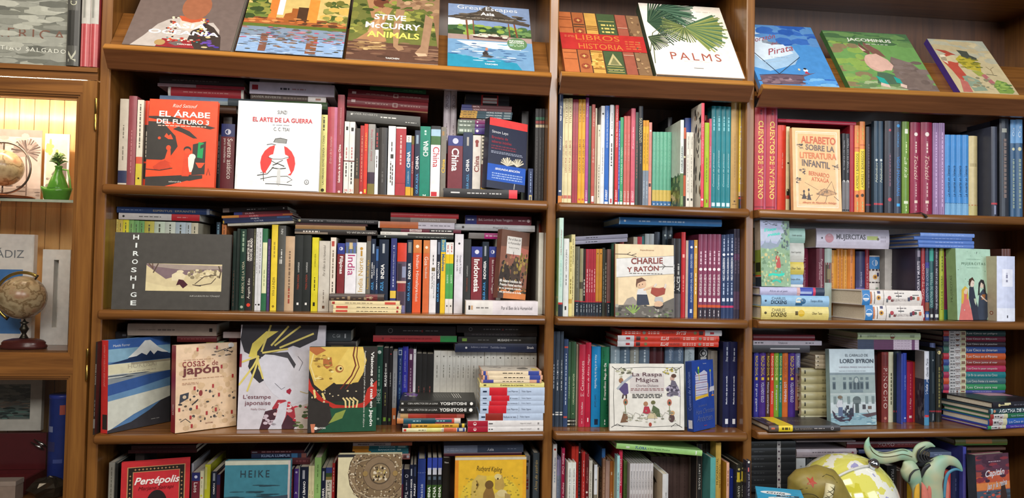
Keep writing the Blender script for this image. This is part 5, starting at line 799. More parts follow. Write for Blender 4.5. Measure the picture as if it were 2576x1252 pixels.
row('un',911.3,107.7,1425.1,19.2,147.4,209.9,'E2E0E4','white spine with a small picture square in its middle','B .57 .62 .3 .8 7A6A4A;t .33 .55 3A3838 .22 u .38 i|Tras las huellas de;t .2 .55 3A3838 .22 u .68 i|San Francisco Javier en Asia;g .66 .8 4A4848 .14')
row('ug',927,107.8,1425,10.5,147.7,210.4,'161E30','thin navy guide lettered Maldivas','B .8 .97 .2 .8 6A7488;t .47 .7 F0F0F0 .56 u .5 b|MALDIVAS;t .15 .41 4A9AD8 .56 u .4 b|GUÍA AZUL')
row('ug',940.1,108.9,1425,13.6,149.9,211.9,'E6C02A','yellow guide lettered Maldives, blue head','b .83 1 4A86A8;t .85 .99 E6D04A .56 d|Bradt;t .57 .8 2F5E8A .6 d .5 b|Maldives')
row('up',953,105.6,1425,10.6,143.1,203.9,'E6E4E0','first of two thin white spines with yellow and green blocks','B .2 .7 0 1 4FA055;B .7 .83 0 1 E4C41E;t .42 .54 D4ECD4 .4 d|SUDESTE;g .86 .98 A82A2E .2;o .1 3A3A38 .2')
row('up',964,105.7,1424.9,10.6,143.3,204.2,'E6E4E0','second of two thin white spines with yellow and green blocks','B .2 .7 0 1 4FA055;B .7 .83 0 1 E4C41E;t .42 .54 D4ECD4 .4 d|SUDESTE;g .86 .98 A82A2E .2;o .1 3A3A38 .2')
row('fn',731.4,0,1425.9,10,50,185.2,'E3D2A4','lowest cream book of the small pile in front of Filipinas','B .04 .21 .2 .8 C85040;B .93 .96 .2 .8 A83A34;g .34 .8 4A4238 .14')
row('fn',732.2,0,1436.2,11.1,50,185.3,'E3D2A4','second cream book of the small pile in front of Filipinas','B .04 .21 .2 .8 C85040;B .93 .96 .2 .8 A83A34;g .34 .8 4A4238 .14')
row('fn',727.1,0,1447.6,11.3,50,186.3,'E3D2A4','third cream book of the small pile, red far-end label','B .78 .94 .2 .8 C85040;B .01 .05 .2 .8 A83A34;g .2 .6 8A7A64 .14')
row('fh',702.4,0,1459.2,18.9,50,148.3,'4A3E3A','patterned brown book topping the small cream pile','B .66 .88 .05 .95 6E2A2E;B .03 .08 .7 .85 9A8468;B .13 .18 .58 .77 9A8468;B .23 .28 .46 .69 9A8468;B .33 .38 .34 .85 9A8468;B .43 .48 .7 .77 9A8468;B .53 .58 .58 .69 9A8468;B .63 .68 .46 .85 9A8468;B .73 .78 .34 .77 9A8468;B .83 .88 .7 .69 9A8468;g .68 .8 C8A890 .12')
row('un',985.4,114.3,1424.9,24.7,160.5,228.7,'D8D6DE','tall white spine with two lines of slim print','B .74 1 0 1 E0DEE4;t .5 .73 3A3A3E .24 d .66|Gonçalo M. Tavares;t .53 .73 3A3A3E .22 d .3|Un viaje a la India;o .88 2A2A2A .12')
row('un',1009.6,109.3,1424.8,20.6,150.6,214.6,'303232','charcoal novel beside the tall white spine','t .5 .64 C8C8C4 .2 u|EL ANTROPÓLOGO;t .29 .48 8A4430 .2 u|TREN INDIA')
row('ug',1037.2,102,1424.8,31.4,136,193.7,'762A32','maroon guide lettered Indonesia, navy head','b .84 1 2F3A86;o .92 D4D6E4 .2;t .32 .81 F0ECEA .52 d .5 b|Indonesia')
row('ug',1062.5,107.2,1424.7,18.1,146.4,208.5,'12202E','navy guide lettered Indonesia in capitals','B .8 .94 .3 .6 8A9098;t .48 .73 F0F0F0 .42 u .4 b|INDONESIA;t .19 .44 4A9AD8 .42 u .32 b|GUÍA AZUL')
row('ug',1083.4,102.4,1424.6,20.8,136.8,194.8,'6E2A36','narrow maroon guide lettered Lombok, navy head','b .84 1 2F3A86;o .92 D4D6E4 .26;t .3 .8 E8DCDA .34 d|Bali, Lombok y Nusa Tenggara')
row('ug',1101.3,113.2,1424.6,14,152.9,217.8,'D6D4CC','pale guide with a black head beside the jungle cover','b .82 1 3A3A3A;t .42 .72 7A9A4A .6 d|Bali y Lombok')
row('fg',1063.9,135,1643.1,16.7,150,98.6,'86807C','grey book with a magenta end behind the jungle cover','b .46 1 C02A86;g .5 .95 F0C8E0 .24')
row('fh',1091,130,1666.4,18.3,150,236.4,'BFC0C2','pale grey book with a black oval mark','o .1 3A3430 .2;t .47 .66 5A5856 .3 u .5 i|Bhagavad Gita')
row('fg',1100.8,133,1685.1,25.8,150,196.1,'6A2634','maroon guide with navy end topping the corner pile','b 0 .17 2E3472;g .03 .14 B8BCD4 .16;t .2 .71 D8C0C4 .36 u|Bali, Lombok y Nusa Tenggara;g .8 .92 C8A8AC .12;o .955 D8C0C4 .18')
row('uh',1227.8,160,1424.2,11.6,120,278.4,'7A706A','tall grey and red spine in the corner by the post','B .6 .97 .5 1 A2402E;B .82 .86 .5 1 5A5A50')
row('fn',1106.6,-1.5,1424.9,39.3,57,204.5,'DDD6DA','thick white novel lying in front at the corner','b 0 .37 E2DEDA;t .49 .92 4A464A .26 u|Por el Bien de la Humanidad;g .14 .31 8A8684 .1;B .035 .06 .35 .65 3A3634;B .07 .095 .35 .65 C8A078')
row('ca',1133.3,28.2,1468.6,22,99.5,198,'6A4438','jungle picture cover leaning on the thick white novel',art='jungla',rx=-1,rz=28.2,ry=4.5)
row('up',1226.8,66.5,1424.2,13.6,53,239.9,'D6D6CC','pale spine squeezed against the post')
# wide bay, row three
PLACE = ', wide bay row three'
row('uh',29.9,-15,1098.1,4.3,30,244.1,'2B2522','black spine lettered Sefarad in front of the left post','t .4 .9 B8ACA0 .5 u|FRANCIA Y SEFARAD;g .2 .38 8A7E74 .2;b .07 .17 6E6A66')
row('ca',102.4,64.4,1098.7,28,189.8,246.2,'5A82B0','tall print album with a snowy peak over a lake','t .5 .95 E89890 .3 u|JAPANESE MASTERS OF PRINT;B .04 .2 .25 .95 3A3230',spine='D83A38',art='lago',rx=-2,rz=55.8)
row('ca',291.3,33.8,1099,34,165.2,233.3,'E4C6A4','peach cover scattered with small ink drawings and red seals','t .2 .32 E8C8C0 .34 u .5 b|SATORI',spine='98252C',art='cosas',rx=-3,rz=35.5)
row('fh',188.1,145,1350.9,33.1,150,238.3,'B5A496','long beige box book above the peak album','t .13 .31 6A5E56 .14 u|COSAS DE JAPÓN;g .34 .53 7A6E66 .12;B .92 .955 .35 .65 2E2622')
row('fh',253.3,150,1333.3,17.2,150,107.2,'5C1E22','dark red book under the long beige box book','g .1 .7 8A4A48 .1')
row('fp',44.7,165,1340,19.9,150,30.6,'2E2A2C','short black book behind the peak album','g .6 .95 6A6A70 .3')
row('up',289,164.8,1098,24.2,169.7,234.7,'A89A4A','olive spine peeping behind the peach cover')
row('up',311.4,179.4,1098,19,170.6,234.7,'6A9A74','green spine peeping behind the peach cover')
row('up',340.7,192.1,1097.9,22.2,151.8,247.1,'A02E34','red spine peeping between the peach and white covers')
row('fp',351,143,1345.7,17.3,150,50.4,'A89A98','grey book lying on the peeping red spine')
row('ca',497.3,27,1098.4,14,231.1,287.6,'D0CDD6','tall white cover with dark hair mass and yellow pins',art='estampe',rx=-3)
row('ca',669.2,-8.1,1098.4,26,184,232.2,'2E3A30','green and yellow cover with a red dotted sash',art='visiones',rx=-2,rz=5.6)
row('fn',640.1,145,1338.1,31.5,150,81.1,'3E4448','steel grey novel behind the tall white cover','t .36 .62 A8ACB0 .3 u|C. Gil;B .77 .82 .3 .7 B0B4B8')
row('fn',650.7,149,1316.3,21.6,150,87.7,'2A2628','black book under the steel grey novel','B .2 .6 .6 .9 8A7440')
row('un',762.7,149.3,1097.7,19.8,158.5,225.8,'1F4A3C','dark green spine beside the yellow and green cover','t .28 .46 C0D0C4 .52 u|HEIKE;g .5 .75 7AA08C .2;o .93 D8E0D8 .26;o .08 A8C0B0 .16')
row('un',781.7,151.7,1097.7,15.1,163.3,222.3,'232224','black novel lettered with samurai title, green leaf at foot','t .5 .68 E0E0DC .44 u .5 b|MUSASHI;g .69 .8 B0B0AC .24;g .25 .42 7A7A4A .2;B .05 .1 .2 .7 7AA23A')
row('un',795.5,151.4,1097.7,9.9,162.8,222.3,'1C1A1C','thin black novel with green leaf beside the samurai one','t .5 .68 D0D0CC .36 u|La grulla doliente;B .05 .09 .2 .7 5A8A3A;o .92 A8343A .2')
row('up',807.8,144.8,1097.7,11.7,149.6,213.2,'8A8C90','grey spine with an orange foot','b 0 .23 B8683A;g .3 .7 6A6C70 .2;B .08 .13 .3 .8 E0D0C0')
row('uh',820.9,192.8,1097.7,12.3,150.4,218.2,'223A6E','blue spine with a white boxed S','B .9 .97 .12 .88 C8D0DC;B .91 .96 .22 .78 223A6E;t .5 .86 A8B8D0 .34 u|Historia del arte;t .3 .46 78B0D8 .4 u|Japón del siglo')
row('uh',836.3,192.8,1097.6,16.4,150.4,222.3,'3434A0','bright indigo shrink-wrapped book','t .66 .94 A8A8E0 .34 u|JUNICHIRO TANIZAKI;t .45 .62 B0B0E0 .3 u|SIETE CUENTOS')
row('un',852.6,192.8,1097.6,13.5,150.4,214.6,'53294E','plum spine with a white boxed mark','B .85 .93 .25 .75 D8CCD4;g .4 .75 A88AA0 .22')
row('up',864,192.8,1097.6,7.6,150.4,214.1,'D8D6DA','thin white spine beside the plum one','o .94 4A4A4A .18')
row('un',877.4,192.8,1097.6,16.3,150.4,201.4,'262524','first of three matt black novels','g .42 .52 8A4A44 .14')
row('un',893,192.8,1097.6,14,150.4,200.8,'262524','second of three matt black novels','g .42 .52 8A4A44 .14')
row('un',910.1,192.8,1097.6,19.4,150.4,200.3,'262524','third of three matt black novels','g .42 .52 8A4A44 .14')
row('un',930.4,192.8,1097.6,19.2,150.4,209.8,'D9D7CE','first along the run of slim white novels','g .62 .8 8A887E .12;o .92 5A5850 .1')
row('un',950,192.8,1097.6,19.3,150.4,209.5,'D9D7CE','second along the run of slim white novels','g .62 .8 8A887E .12;o .92 5A5850 .1')
row('un',968,192.8,1097.6,16,150.4,209.2,'D9D7CE','third along the run of slim white novels','g .62 .8 8A887E .12;o .92 5A5850 .1')
row('un',981,192.8,1097.6,9.1,150.4,208.9,'D9D7CE','fourth along the run of slim white novels','g .62 .8 8A887E .12;o .92 5A5850 .1')
row('un',993.3,192.8,1097.6,14.7,150.4,208.5,'D9D7CE','fifth along the run of slim white novels','g .62 .8 8A887E .12;o .92 5A5850 .1')
row('un',1008.9,192.8,1097.5,15.7,150.4,208.2,'D9D7CE','sixth along the run of slim white novels','g .62 .8 8A887E .12;o .92 5A5850 .1')
row('un',1023.8,192.8,1097.5,13.3,150.4,207.9,'D9D7CE','seventh along the run of slim white novels','g .62 .8 8A887E .12;o .92 5A5850 .1')
row('un',1040.2,192.8,1097.5,18.6,150.4,207.6,'D9D7CE','eighth along the run of slim white novels','g .62 .8 8A887E .12;o .92 5A5850 .1')
row('un',1061,192.8,1097.5,22.1,150.4,207.3,'D9D7CE','ninth along the run of slim white novels','g .62 .8 8A887E .12;o .92 5A5850 .1')
row('un',1081.3,175,1097.5,17.7,120,207,'D9D7CE','tenth along the run of slim white novels','g .62 .8 8A887E .12;o .92 5A5850 .1')
row('un',1098.8,175,1097.5,16.5,120,206.6,'D9D7CE','eleventh along the run of slim white novels','g .62 .8 8A887E .12;o .92 5A5850 .1')
row('un',1120,175,1097.5,25.2,120,206.3,'D9D7CE','twelfth along the run of slim white novels','g .62 .8 8A887E .12;o .92 5A5850 .1')
row('un',1143.2,175,1097.5,20.3,120,206,'D9D7CE','thirteenth along the run of slim white novels','g .62 .8 8A887E .12;o .92 5A5850 .1')
row('un',1163.8,175,1097.5,20.1,120,205.7,'D9D7CE','fourteenth along the run of slim white novels','g .62 .8 8A887E .12;o .92 5A5850 .1')
row('un',1184.4,175,1097.4,20.4,120,205.4,'D9D7CE','fifteenth along the run of slim white novels','g .62 .8 8A887E .12;o .92 5A5850 .1')
row('un',1203.1,175,1097.4,16.2,120,205.1,'D9D7CE','sixteenth along the run of slim white novels','g .62 .8 8A887E .12;o .92 5A5850 .1')
row('un',1221,175,1097.4,18.8,120,204.8,'D9D7CE','seventeenth along the run of slim white novels','g .62 .8 8A887E .12;o .92 5A5850 .1')
row('fn',865.6,151,1356.2,26.8,150,233,'2E2D30','black book with a round emblem in the dark pile','o .185 8A8A8C .26;o .185 2E2D30 .2;g .34 .58 7A7A7C .1;B .57 .59 .4 .65 8A3A3C;g .62 .78 7A7A7C .1')
row('fn',864.3,147,1337.7,18.2,150,242.2,'A83238','red book with a green end','b .8 1 2F8A4A;o .115 7A2A2E .18;t .2 .7 6A1E24 .36 u .5 b|TRADICIONES Y FANTASMAS DE JAPÓN')
row('fn',881.2,156,1333.4,4,150,216,'2B2426','dull black book under the red and green one')
row('fn',1103.4,161,1307.1,26,150,243.6,'242C48','navy novel lying on the white run','o .135 D8D8DC .12;t .19 .4 9A9EB0 .24 u .45 i|Sufismo y taoísmo;t .43 .62 9A9EB0 .24 u .45 i|Toshihiko Izutsu;t .88 .965 D8D8DC .28 u .45 b|Siruela')
row('fn',1107.3,161,1333.4,19.5,150,234.1,'2B2B2B','black novel with a green leaf, lying flat','B .05 .11 .25 .7 7FA64A;t .5 .65 C8C8C4 .36 u .5 b|MUSASHI;g .66 .8 8A8A88 .2;g .25 .4 6A6A68 .14')
row('fn',1117.6,165,1353.2,10.9,150,218.6,'4A4648','dark grey book between two black ones','g .1 .8 6A6668 .3')
row('fn',1106,163,1364.4,20.7,150,240.5,'2E2D30','black book with a round emblem topping the corner pile','o .17 8A8A8C .26;o .17 2E2D30 .2;g .33 .54 7A7A7C .12;B .56 .58 .4 .65 8A3A3C;g .6 .76 7A7A7C .12')
row('fa',923.5,30,1097.7,10.6,110,176.2,'D4D0C0','lowest patterned comic of the front pile','b .06 .62 E4E2B4;b .38 .6 DCDC8E;B .02 .06 .2 .8 C8402E;b .65 .85 D06A4A;b .86 .98 3A4A8A;B .89 .95 .15 .85 D8D8C8;g .25 .36 7A7A5A .2;t .61 .8 4A3A34 .24 u|PERSONAJES DE LEYENDA')
row('fa',924.6,30,1108.6,11.5,110,175.7,'2A2A26','second patterned comic of the front pile, mustard labelled','b .08 .12 D8502E;b .13 .88 D2A030;b .4 .6 C89A1E;b .93 .97 E0C040;g .2 .38 5A4010 .26;g .62 .78 5A4010 .24')
row('fa',907.9,33,1120.4,14.3,110,176.5,'E0D4C8','third patterned comic of the front pile, teal labelled','b 0 .1 C8804A;b .1 .86 2A5A6A;b .38 .6 1E4A5A;b .86 .9 D0503A;g .25 .37 A8C8D0 .2;g .62 .75 A8C8D0 .2;B .6 .88 .8 1 C0405A;B .6 .88 0 .2 C0405A')
row('fa',917.7,33,1135,14.8,110,177.8,'C8A06A','fourth patterned comic of the front pile, red labelled','b .12 .9 B84434;b .4 .62 A83028;b .88 1 C86A5A')
row('fn',932.5,35,1150.1,18.6,130,212.2,'2A2A28','lower of two black books with white capital title','t .115 .5 D8D8D4 .28 u|CIEN ASPECTOS DE LA LUNA;t .53 .88 F4F4F0 .5 u .5 b|YOSHITOSHI;o .94 F0F0EC .27;g .03 .065 C8C8C4 .3',rz=-2)
row('fn',934.2,38,1169,16.3,140,209.5,'2A2A28','upper of two black books with white capital title','t .105 .5 D8D8D4 .28 u|CIEN ASPECTOS DE LA LUNA;t .53 .88 F4F4F0 .5 u .5 b|YOSHITOSHI;o .945 F0F0EC .27;g .02 .055 C8C8C4 .3',side='luna',rz=-2)
row('fn',1122.2,20,1097.6,14.4,100,214.3,'E0DEDE','lower of two white novels with crimson ends at the pile foot','b 0 .265 A81E34;o .095 E8D8D8 .3;g .275 .33 5A5858 .2;t .69 .84 7A7878 .26 u .5 i|Higuchi Ichiyō;B .925 .945 .35 .7 8A8888',rz=1)
row('fn',1121.9,20,1112.4,16.1,100,214.4,'E0DEDE','upper of two white novels with crimson ends at the pile foot','b 0 .265 A81E34;o .095 E8D8D8 .3;g .275 .33 5A5858 .2;t .69 .84 7A7878 .26 u .5 i|Higuchi Ichiyō;B .925 .945 .35 .7 8A8888',rz=1)
row('fn',1137.8,22,1128.7,19.5,100,182.7,'B9CBE4','lowest pale blue novel with red label in the pile','b .105 .375 8E2E24;B .04 .1 .4 .6 22304A;o .09 22304A .1;t .385 .58 3A4054 .26 u|Perfume de hielo;B .6 .603 .25 .75 5A6478;t .64 .79 4A5468 .26 u|Yoko Ogawa')
row('fn',1141.5,22,1148.5,21.8,100,183.1,'B9CBE4','second pale blue novel with red label in the pile','b .13 .405 CC2230;B .04 .1 .4 .6 22304A;o .09 22304A .1;t .415 .58 3A4054 .26 u|Los Pájaros;B .6 .603 .25 .75 5A6478;t .64 .79 4A5468 .26 u|Yoko Ogawa')
row('fn',1140.9,22,1170.6,12.2,100,181.7,'B9CBE4','third pale blue novel with red label in the pile','b .14 .42 CC2230;B .04 .1 .4 .6 22304A;o .09 22304A .1;t .43 .58 3A4054 .26 u|La residencia;B .6 .603 .25 .75 5A6478;t .64 .79 4A5468 .26 u|Yoko Ogawa')
row('fn',1141.2,22,1183.1,15,100,182.9,'B9CBE4','fourth pale blue novel with red label in the pile','b .17 .45 CC2230;B .04 .1 .4 .6 22304A;o .09 22304A .1;t .46 .58 3A4054 .26 u|El museo;B .6 .603 .25 .75 5A6478;t .64 .79 4A5468 .26 u|Yoko Ogawa')
row('fn',1141.1,22,1198.4,22.4,100,183,'B9CBE4','topmost pale blue novel with red label in the pile','b .14 .415 CC2230;B .04 .1 .4 .6 22304A;o .09 22304A .1;t .425 .58 3A4054 .26 u|Los Pájaros;B .6 .603 .25 .75 5A6478;t .64 .79 4A5468 .26 u|Yoko Ogawa')
row('fn',1139.4,22,1221.1,12.8,100,183.5,'E4DA8C','pale yellow novel above the pale blue ones','B .06 .1 .35 .65 4A4420;t .32 .67 5A5224 .36 u .5 b|El embarazo de mi hermana;t .7 .85 6A6230 .34 u|Yoko Ogawa')
row('fn',1137.3,30,1234.2,8.5,120,170.9,'D9A68A','lowest of three salmon spines with blue ends','b .1 .8 EAD8B8;b .03 .2 4A4A9A;b .92 .97 4A4A9A;g .35 .7 4A4238 .2')
row('fn',1141.1,30,1243,12.2,120,169.9,'D9A68A','middle of three salmon spines with blue ends','b .1 .8 EAD8B8;b .03 .07 3A4A9A;b .78 .96 3A4A9A;g .35 .7 4A4238 .2')
row('fn',1137.2,30,1255.5,11.6,120,170.4,'D9A68A','topmost of three salmon spines with blue ends','b .1 .8 EAD8B8;b .03 .07 3A4A9A;b .78 .96 3A4A9A;g .35 .7 4A4238 .2',side='palida')
row('un',628.9,149,1097.8,24,100,217.7,'3A3230','hidden dark book under the black book under the steel grey novel')
row('un',42.3,165,1098.1,24,100,241,'3A3230','hidden dark book under the short black book behind the peak album')
# wide bay, row four
PLACE = ', wide bay row four'
row('up',53.2,117.5,771,14.6,167,237.9,'9A9A90','slim grey spine at the left end of the lowest row','g .5 .95 6A6A60 .16')
row('up',64.1,122.2,771,6.4,164.3,234.2,'2A2C2A','black spine behind the red comic cover')
row('ca',177.8,6.2,771.4,18,167.9,248.4,'BE2F34','red comic cover with an ornamental black and tan frame',art='rojo',rx=-2,rz=15.5)
row('fn',175.5,135,1026.9,9.2,150,181.9,'4A2226','dark maroon book above the red comic cover','g .1 .8 6A4240 .14')
row('fn',178.2,135,1036.4,11.6,150,171.7,'3E2224','dusky red book topping the pile above the red cover','g .1 .85 5A3C38 .12')
row('up',258.3,133.2,771,5.7,159.7,227.5,'A8A8B0','wafer-thin pale spine beside the red comic cover')
row('ug',273.6,106.9,771,21.1,145.7,207.6,'6E2632','maroon guide lettered Laos, navy head','b .89 1 2A2F66;o .945 C8CAE0 .2;t .74 .87 E8E0DC .46 d|Laos')
row('up',289.2,108.5,771,9.2,149,212.3,'CFCBA8','cream spine with a red poppy mark','o .91 B0382E .26;o .68 C8C43A .3;g .78 .88 8A8668 .12')
row('up',301.5,124.5,771,14.6,158.9,226.4,'BFC02E','lime yellow spine beside the poppy one','B .7 .97 0 .4 C8C67A')
row('ug',321.6,107.6,771,13.7,147.2,209.7,'1E2638','navy guide between lime and teal books','B .88 .98 .3 .7 8A929E;t .7 .85 E8E8E8 .36 u .5 b|OMÁN')
row('ug',333.7,104.7,771,9,141.5,201.5,'5E2436','slim maroon and navy guide touching the teal box','b .86 1 2A2F5A')
row('ca',447.5,-7,771.6,26,172.8,248.4,'3F7B8C','teal cover with dark clouds and a round moon',art='heike',rx=-2)
row('fg',490.1,135,1009.8,12.2,150,152.6,'26304A','navy city guide lettered Kuala Lumpur','t .18 .7 8A9AB8 .6 u .5 b|KUALA LUMPUR;b .72 .83 3A6A94;b .9 .99 7A4A44')
row('fg',485.2,137,1022.3,8.2,150,147,'52262E','maroon city guide on the Kuala Lumpur one','g .2 .75 A87A7C .4;B .02 .12 .4 .8 8A8A94')
row('fn',547.9,135,990.6,18.9,150,56.2,'4E2026','dark maroon book under the Kuala Lumpur guide','g .3 .9 6E3A3E .3')
row('un',529.9,108.8,771,8.4,149.6,213.1,'5A2226','dark red spine beside the teal cover','g .7 .95 9A3A34 .4')
row('un',542.8,109.2,771,12.3,150.4,214.3,'452A72','purple spine near the green slab','o .955 A8A0C0 .25;t .66 .72 D8D4E4 .5 h|A')
row('up',550.7,112.2,771,2.8,156.4,218.9,'8E9490','thin grey spine beside the purple one')
row('ug',564.3,111.4,771,22.9,154.7,218.9,'141C30','navy guide lettered Líbano','B .85 .96 .3 .58 9A9CA4;t .6 .82 F0F0F0 .34 u .5 b|Y LÍBANO')
row('up',580.1,111.8,771,7.7,155.6,221.7,'CFC89C','first of two cream spines beside the green slab','g .6 .7 8A8460 .16')
row('up',588.1,111.8,771,7.5,155.5,221.6,'CFC89C','second of two cream spines beside the green slab','g .6 .7 8A8460 .16')
row('un',601.4,119.9,771,18.2,171.8,244.8,'8CB46A','leaf green tall spine','g .78 .92 4A6A34 .1;t .6 .7 4A6A34 .24 u|LUNA')
row('ug',617.5,109.5,771,11.6,150.9,215,'16203A','navy guide ending in NKA','B .84 .96 .3 .65 A8AEB8;t .55 .74 F0F0F0 .56 u .5 b|SRI LANKA')
row('ug',632.3,110,771,16.9,152.1,216.6,'D6D4CA','white guide lettered Sri Lanka under a photo','b .84 1 8A7A4A;b .88 .97 3A5230;b .93 1 3A4A8A;t .5 .82 3A4A34 .5 d|Sri Lanka')
row('un',644.9,114.1,771,7.5,160.3,228.4,'B02A2C','crimson spine beside the brass plate cover','g .65 .95 E0B0A8 .3')
row('ca',748.2,-8,771.6,24,174.3,262.3,'D8D0AC','cream cover with an engraved brass plate',art='laton',rx=-2)
row('fg',776.4,125,1019.9,7.6,150,151.8,'2A6A72','lowest of three teal Bangkok guides with orange ends','b 0 .3 C8842E;t .5 .8 8AB0B4 .6 u .5 b|BANGKOK')
row('fg',772.7,125,1027.8,7.3,150,157.6,'2A6A72','middle of three teal Bangkok guides with orange ends','b 0 .29 C8842E;t .46 .77 A8C4C8 .6 u .5 b|BANGKOK;B .8 .87 .2 .8 8AA8A8')
row('fg',771.4,125,1035.5,7.6,150,153.9,'2A6A72','topmost of three teal Bangkok guides with orange ends','b 0 .3 C8842E;t .48 .79 A8C4C8 .6 u .5 b|BANGKOK;B .83 .97 .2 .8 8AA8A8')
row('fn',778.7,123,1043.3,8.9,150,166.9,'B8A6A4','pinkish book with an orange end on the Bangkok guides','b .64 1 B0644A;t .08 .28 4A3A3A .4 u .5 bi|Blandmark;t .36 .55 3A2E2E .4 u .5 b|BANGKOK')
row('fh',842.6,125,1003.5,16.1,150,28.5,'8A5450','floral patterned book beside the brass plate cover','o .2 B88A80 .24;o .5 5A3A3A .28;o .8 A8A0A8 .26')
row('ug',835.4,64,771,8.4,60,208.7,'2A2F5E','navy and maroon spine beside the brass plate cover','b 0 .8 5E2234')
row('ug',848.9,64,771,17.4,60,208.2,'171A2C','dark navy guide with white orb emblem','o .91 C8CAD4 .26;o .91 171A2C .18;g .72 .85 8A8C98 .16;t .45 .7 E8E8EC .46 d|Tailandia')
row('ug',862.7,111.5,771,9,154.9,220.7,'16203A','navy guide for Angkor','B .86 .95 .25 .65 A8AEB8;t .55 .82 F0F0F0 .54 u .5 b|ANGKOR Y ANGKOR')
row('ug',872.3,111.7,771,9,155.3,221.3,'141C30','navy guide for Phuket','B .85 .97 .2 .8 2E3A5A;t .6 .76 F0F0F0 .54 u .5 b|PHUKET')
row('uh',891.1,117.3,771,22.2,166.6,237.4,'2A3F86','royal blue tall spine with a fine white rule','B .835 .838 0 1 A8B4D8;t .5 .7 C8D0E4 .3 u .55 i|La Ruta de la Seda')
row('ug',913.2,118.3,771,12.4,168.6,240.3,'24282C','first of three blue-headed mountain guides','B .86 1 0 1 3A50B8;B .8 .88 .1 .9 D8DCE8;B .74 .78 .2 .8 5A6A7A;B .5 .68 0 1 3A5A2A;t .46 .66 F0F4F0 .6 u .5 b|CHINA')
row('ug',928.3,118.3,771,13.8,168.5,240.1,'24282C','second of three blue-headed mountain guides','B .86 1 0 1 3A50B8;B .8 .88 .1 .9 D8DCE8;B .74 .78 .2 .8 5A6A7A;B .5 .68 0 1 3A5A2A;t .46 .66 F0F4F0 .6 u .5 b|CHINA')
row('ug',942.9,118.2,771,11.8,168.4,239.9,'24282C','third of three blue-headed mountain guides','B .86 1 0 1 3A50B8;B .8 .88 .1 .9 D8DCE8;B .74 .78 .2 .8 5A6A7A;B .5 .68 0 1 3A5A2A;t .46 .66 F0F4F0 .6 u .5 b|CHINA')
row('uh',961.5,120.5,771,21.4,172.9,239.5,'24221F','black book lettered Tibet across its head','t .93 .96 E8E8E4 .8 h .5 b|Tibet,')
row('fh',1069.4,125,1020.5,20.8,150,231.5,'8A93A8','slate book lettered Asia in the corner','b .42 1 4A5468;t .54 .625 D0D4DC .4 u .55 b|Asia;g .8 .91 8A92A4 .1;g .04 .26 A8B0C0 .1 .65;g .04 .16 A8B0C0 .1 .4')
row('fh',1067.5,125,1011.2,9,150,227.7,'4E222E','deep maroon book under the slate one')
row('ca',1085.1,-8,771.6,24,202.3,249.9,'E0A52E','golden cover ringed with pale animals',art='oro',rx=-2)
row('up',1197.7,124.4,771,13.9,168.9,240.6,'7E7C7A','grey spine with black blocks beside the golden cover','B .92 .95 .2 .7 2A2A2A;B .78 .88 .1 .5 2A2A2A;g .6 .74 6A2A30 .4')
row('uh',1219.8,109.1,771,18.2,178.2,253.9,'3C454A','slate blue spine lettered in gold italics by the post','t .57 .92 A8905A .44 u .5 i|Alma de azafrán')
row('un',106.6,135,771,24,100,255.1,'3A3230','hidden dark book under the dark maroon book above the red comic')
# narrow bay, row one
PLACE = ', narrow bay row one'
row('ua',1278.7,149.2,1749,11.6,230.4,328.6,'3C4A6A','tall slate blue comic with an orange foot','b 0 .075 D88A4A;t .74 .9 E8E8E4 .5 d .5 bi|Érase Ella;t .48 .62 D8DCE0 .5 u .5 i|Rizumi y;B .11 .125 .2 .8 D8DCE0')
row('ua',1287.3,144.1,1749,4.4,220.1,313.9,'DCD0A2','first of three cream school readers','t .76 .96 7A4434 .5 u|TITU KIKO;t .3 .6 A04A3A .5 u|LOCO POR LOS LIBROS;B .055 .085 .05 .95 C07060')
row('ua',1295.5,144.4,1748.9,11.2,220.7,314.7,'DCD0A2','second of three cream school readers','t .76 .96 7A4434 .5 u|TITU KIKO;t .3 .6 A04A3A .5 u|LOCO POR LOS LIBROS;B .055 .085 .05 .95 C07060')
row('ua',1307.3,144.7,1748.9,11.5,221.5,315.8,'DCD0A2','third of three cream school readers','t .76 .96 7A4434 .5 u|TITU KIKO;t .3 .6 A04A3A .5 u|LOCO POR LOS LIBROS;B .055 .085 .05 .95 C07060')
row('ua',1318.8,143.9,1748.8,7.8,219.7,313.3,'9A3A48','first of two maroon school readers','t .76 .96 B8605E .5 u|TITU KIKO;t .32 .64 B8605E .5 u|LOCO POR LOS LIBROS')
row('ua',1327,144,1748.8,7.8,220,313.7,'9A3A48','second of two maroon school readers','t .76 .96 B8605E .5 u|TITU KIKO;t .32 .64 B8605E .5 u|LOCO POR LOS LIBROS')
row('ua',1336.9,144.2,1748.7,10.3,220.4,314.2,'D9A02E','first of two mustard school readers','t .78 .94 5A3A1E .5 u|TITU KIKO;t .3 .62 6A3A1E .5 u|LOCO POR LOS LIBROS;o .05 C85A34 .3')
row('ua',1347.6,144.4,1748.7,10.3,220.8,314.8,'D9A02E','second of two mustard school readers','t .78 .94 5A3A1E .5 u|TITU KIKO;t .3 .62 6A3A1E .5 u|LOCO POR LOS LIBROS;o .05 C85A34 .3')
row('ua',1358.2,146.4,1748.6,9.3,224.8,320.5,'A04890','magenta spine in the reader row','t .82 .98 E0C8DC .5 u|Oz y los suyos;t .05 .14 E0C8DC .5 u|EVEREST;B .01 .035 .1 .9 E8E0E8')
row('ua',1368.6,144.3,1748.6,6.8,208.6,297.4,'3E6A50','thin grey-green spine beside the magenta one')
row('ua',1377.3,139.6,1748.6,9.9,211.1,301,'B4564A','brick red spine with a white snowman foot','t .78 .92 E0C0B4 .46 u .5 i|La caricia;t .42 .56 E0C0B4 .46 u .5 i|Es de noche;B .035 .09 .15 .85 F0E8E4')
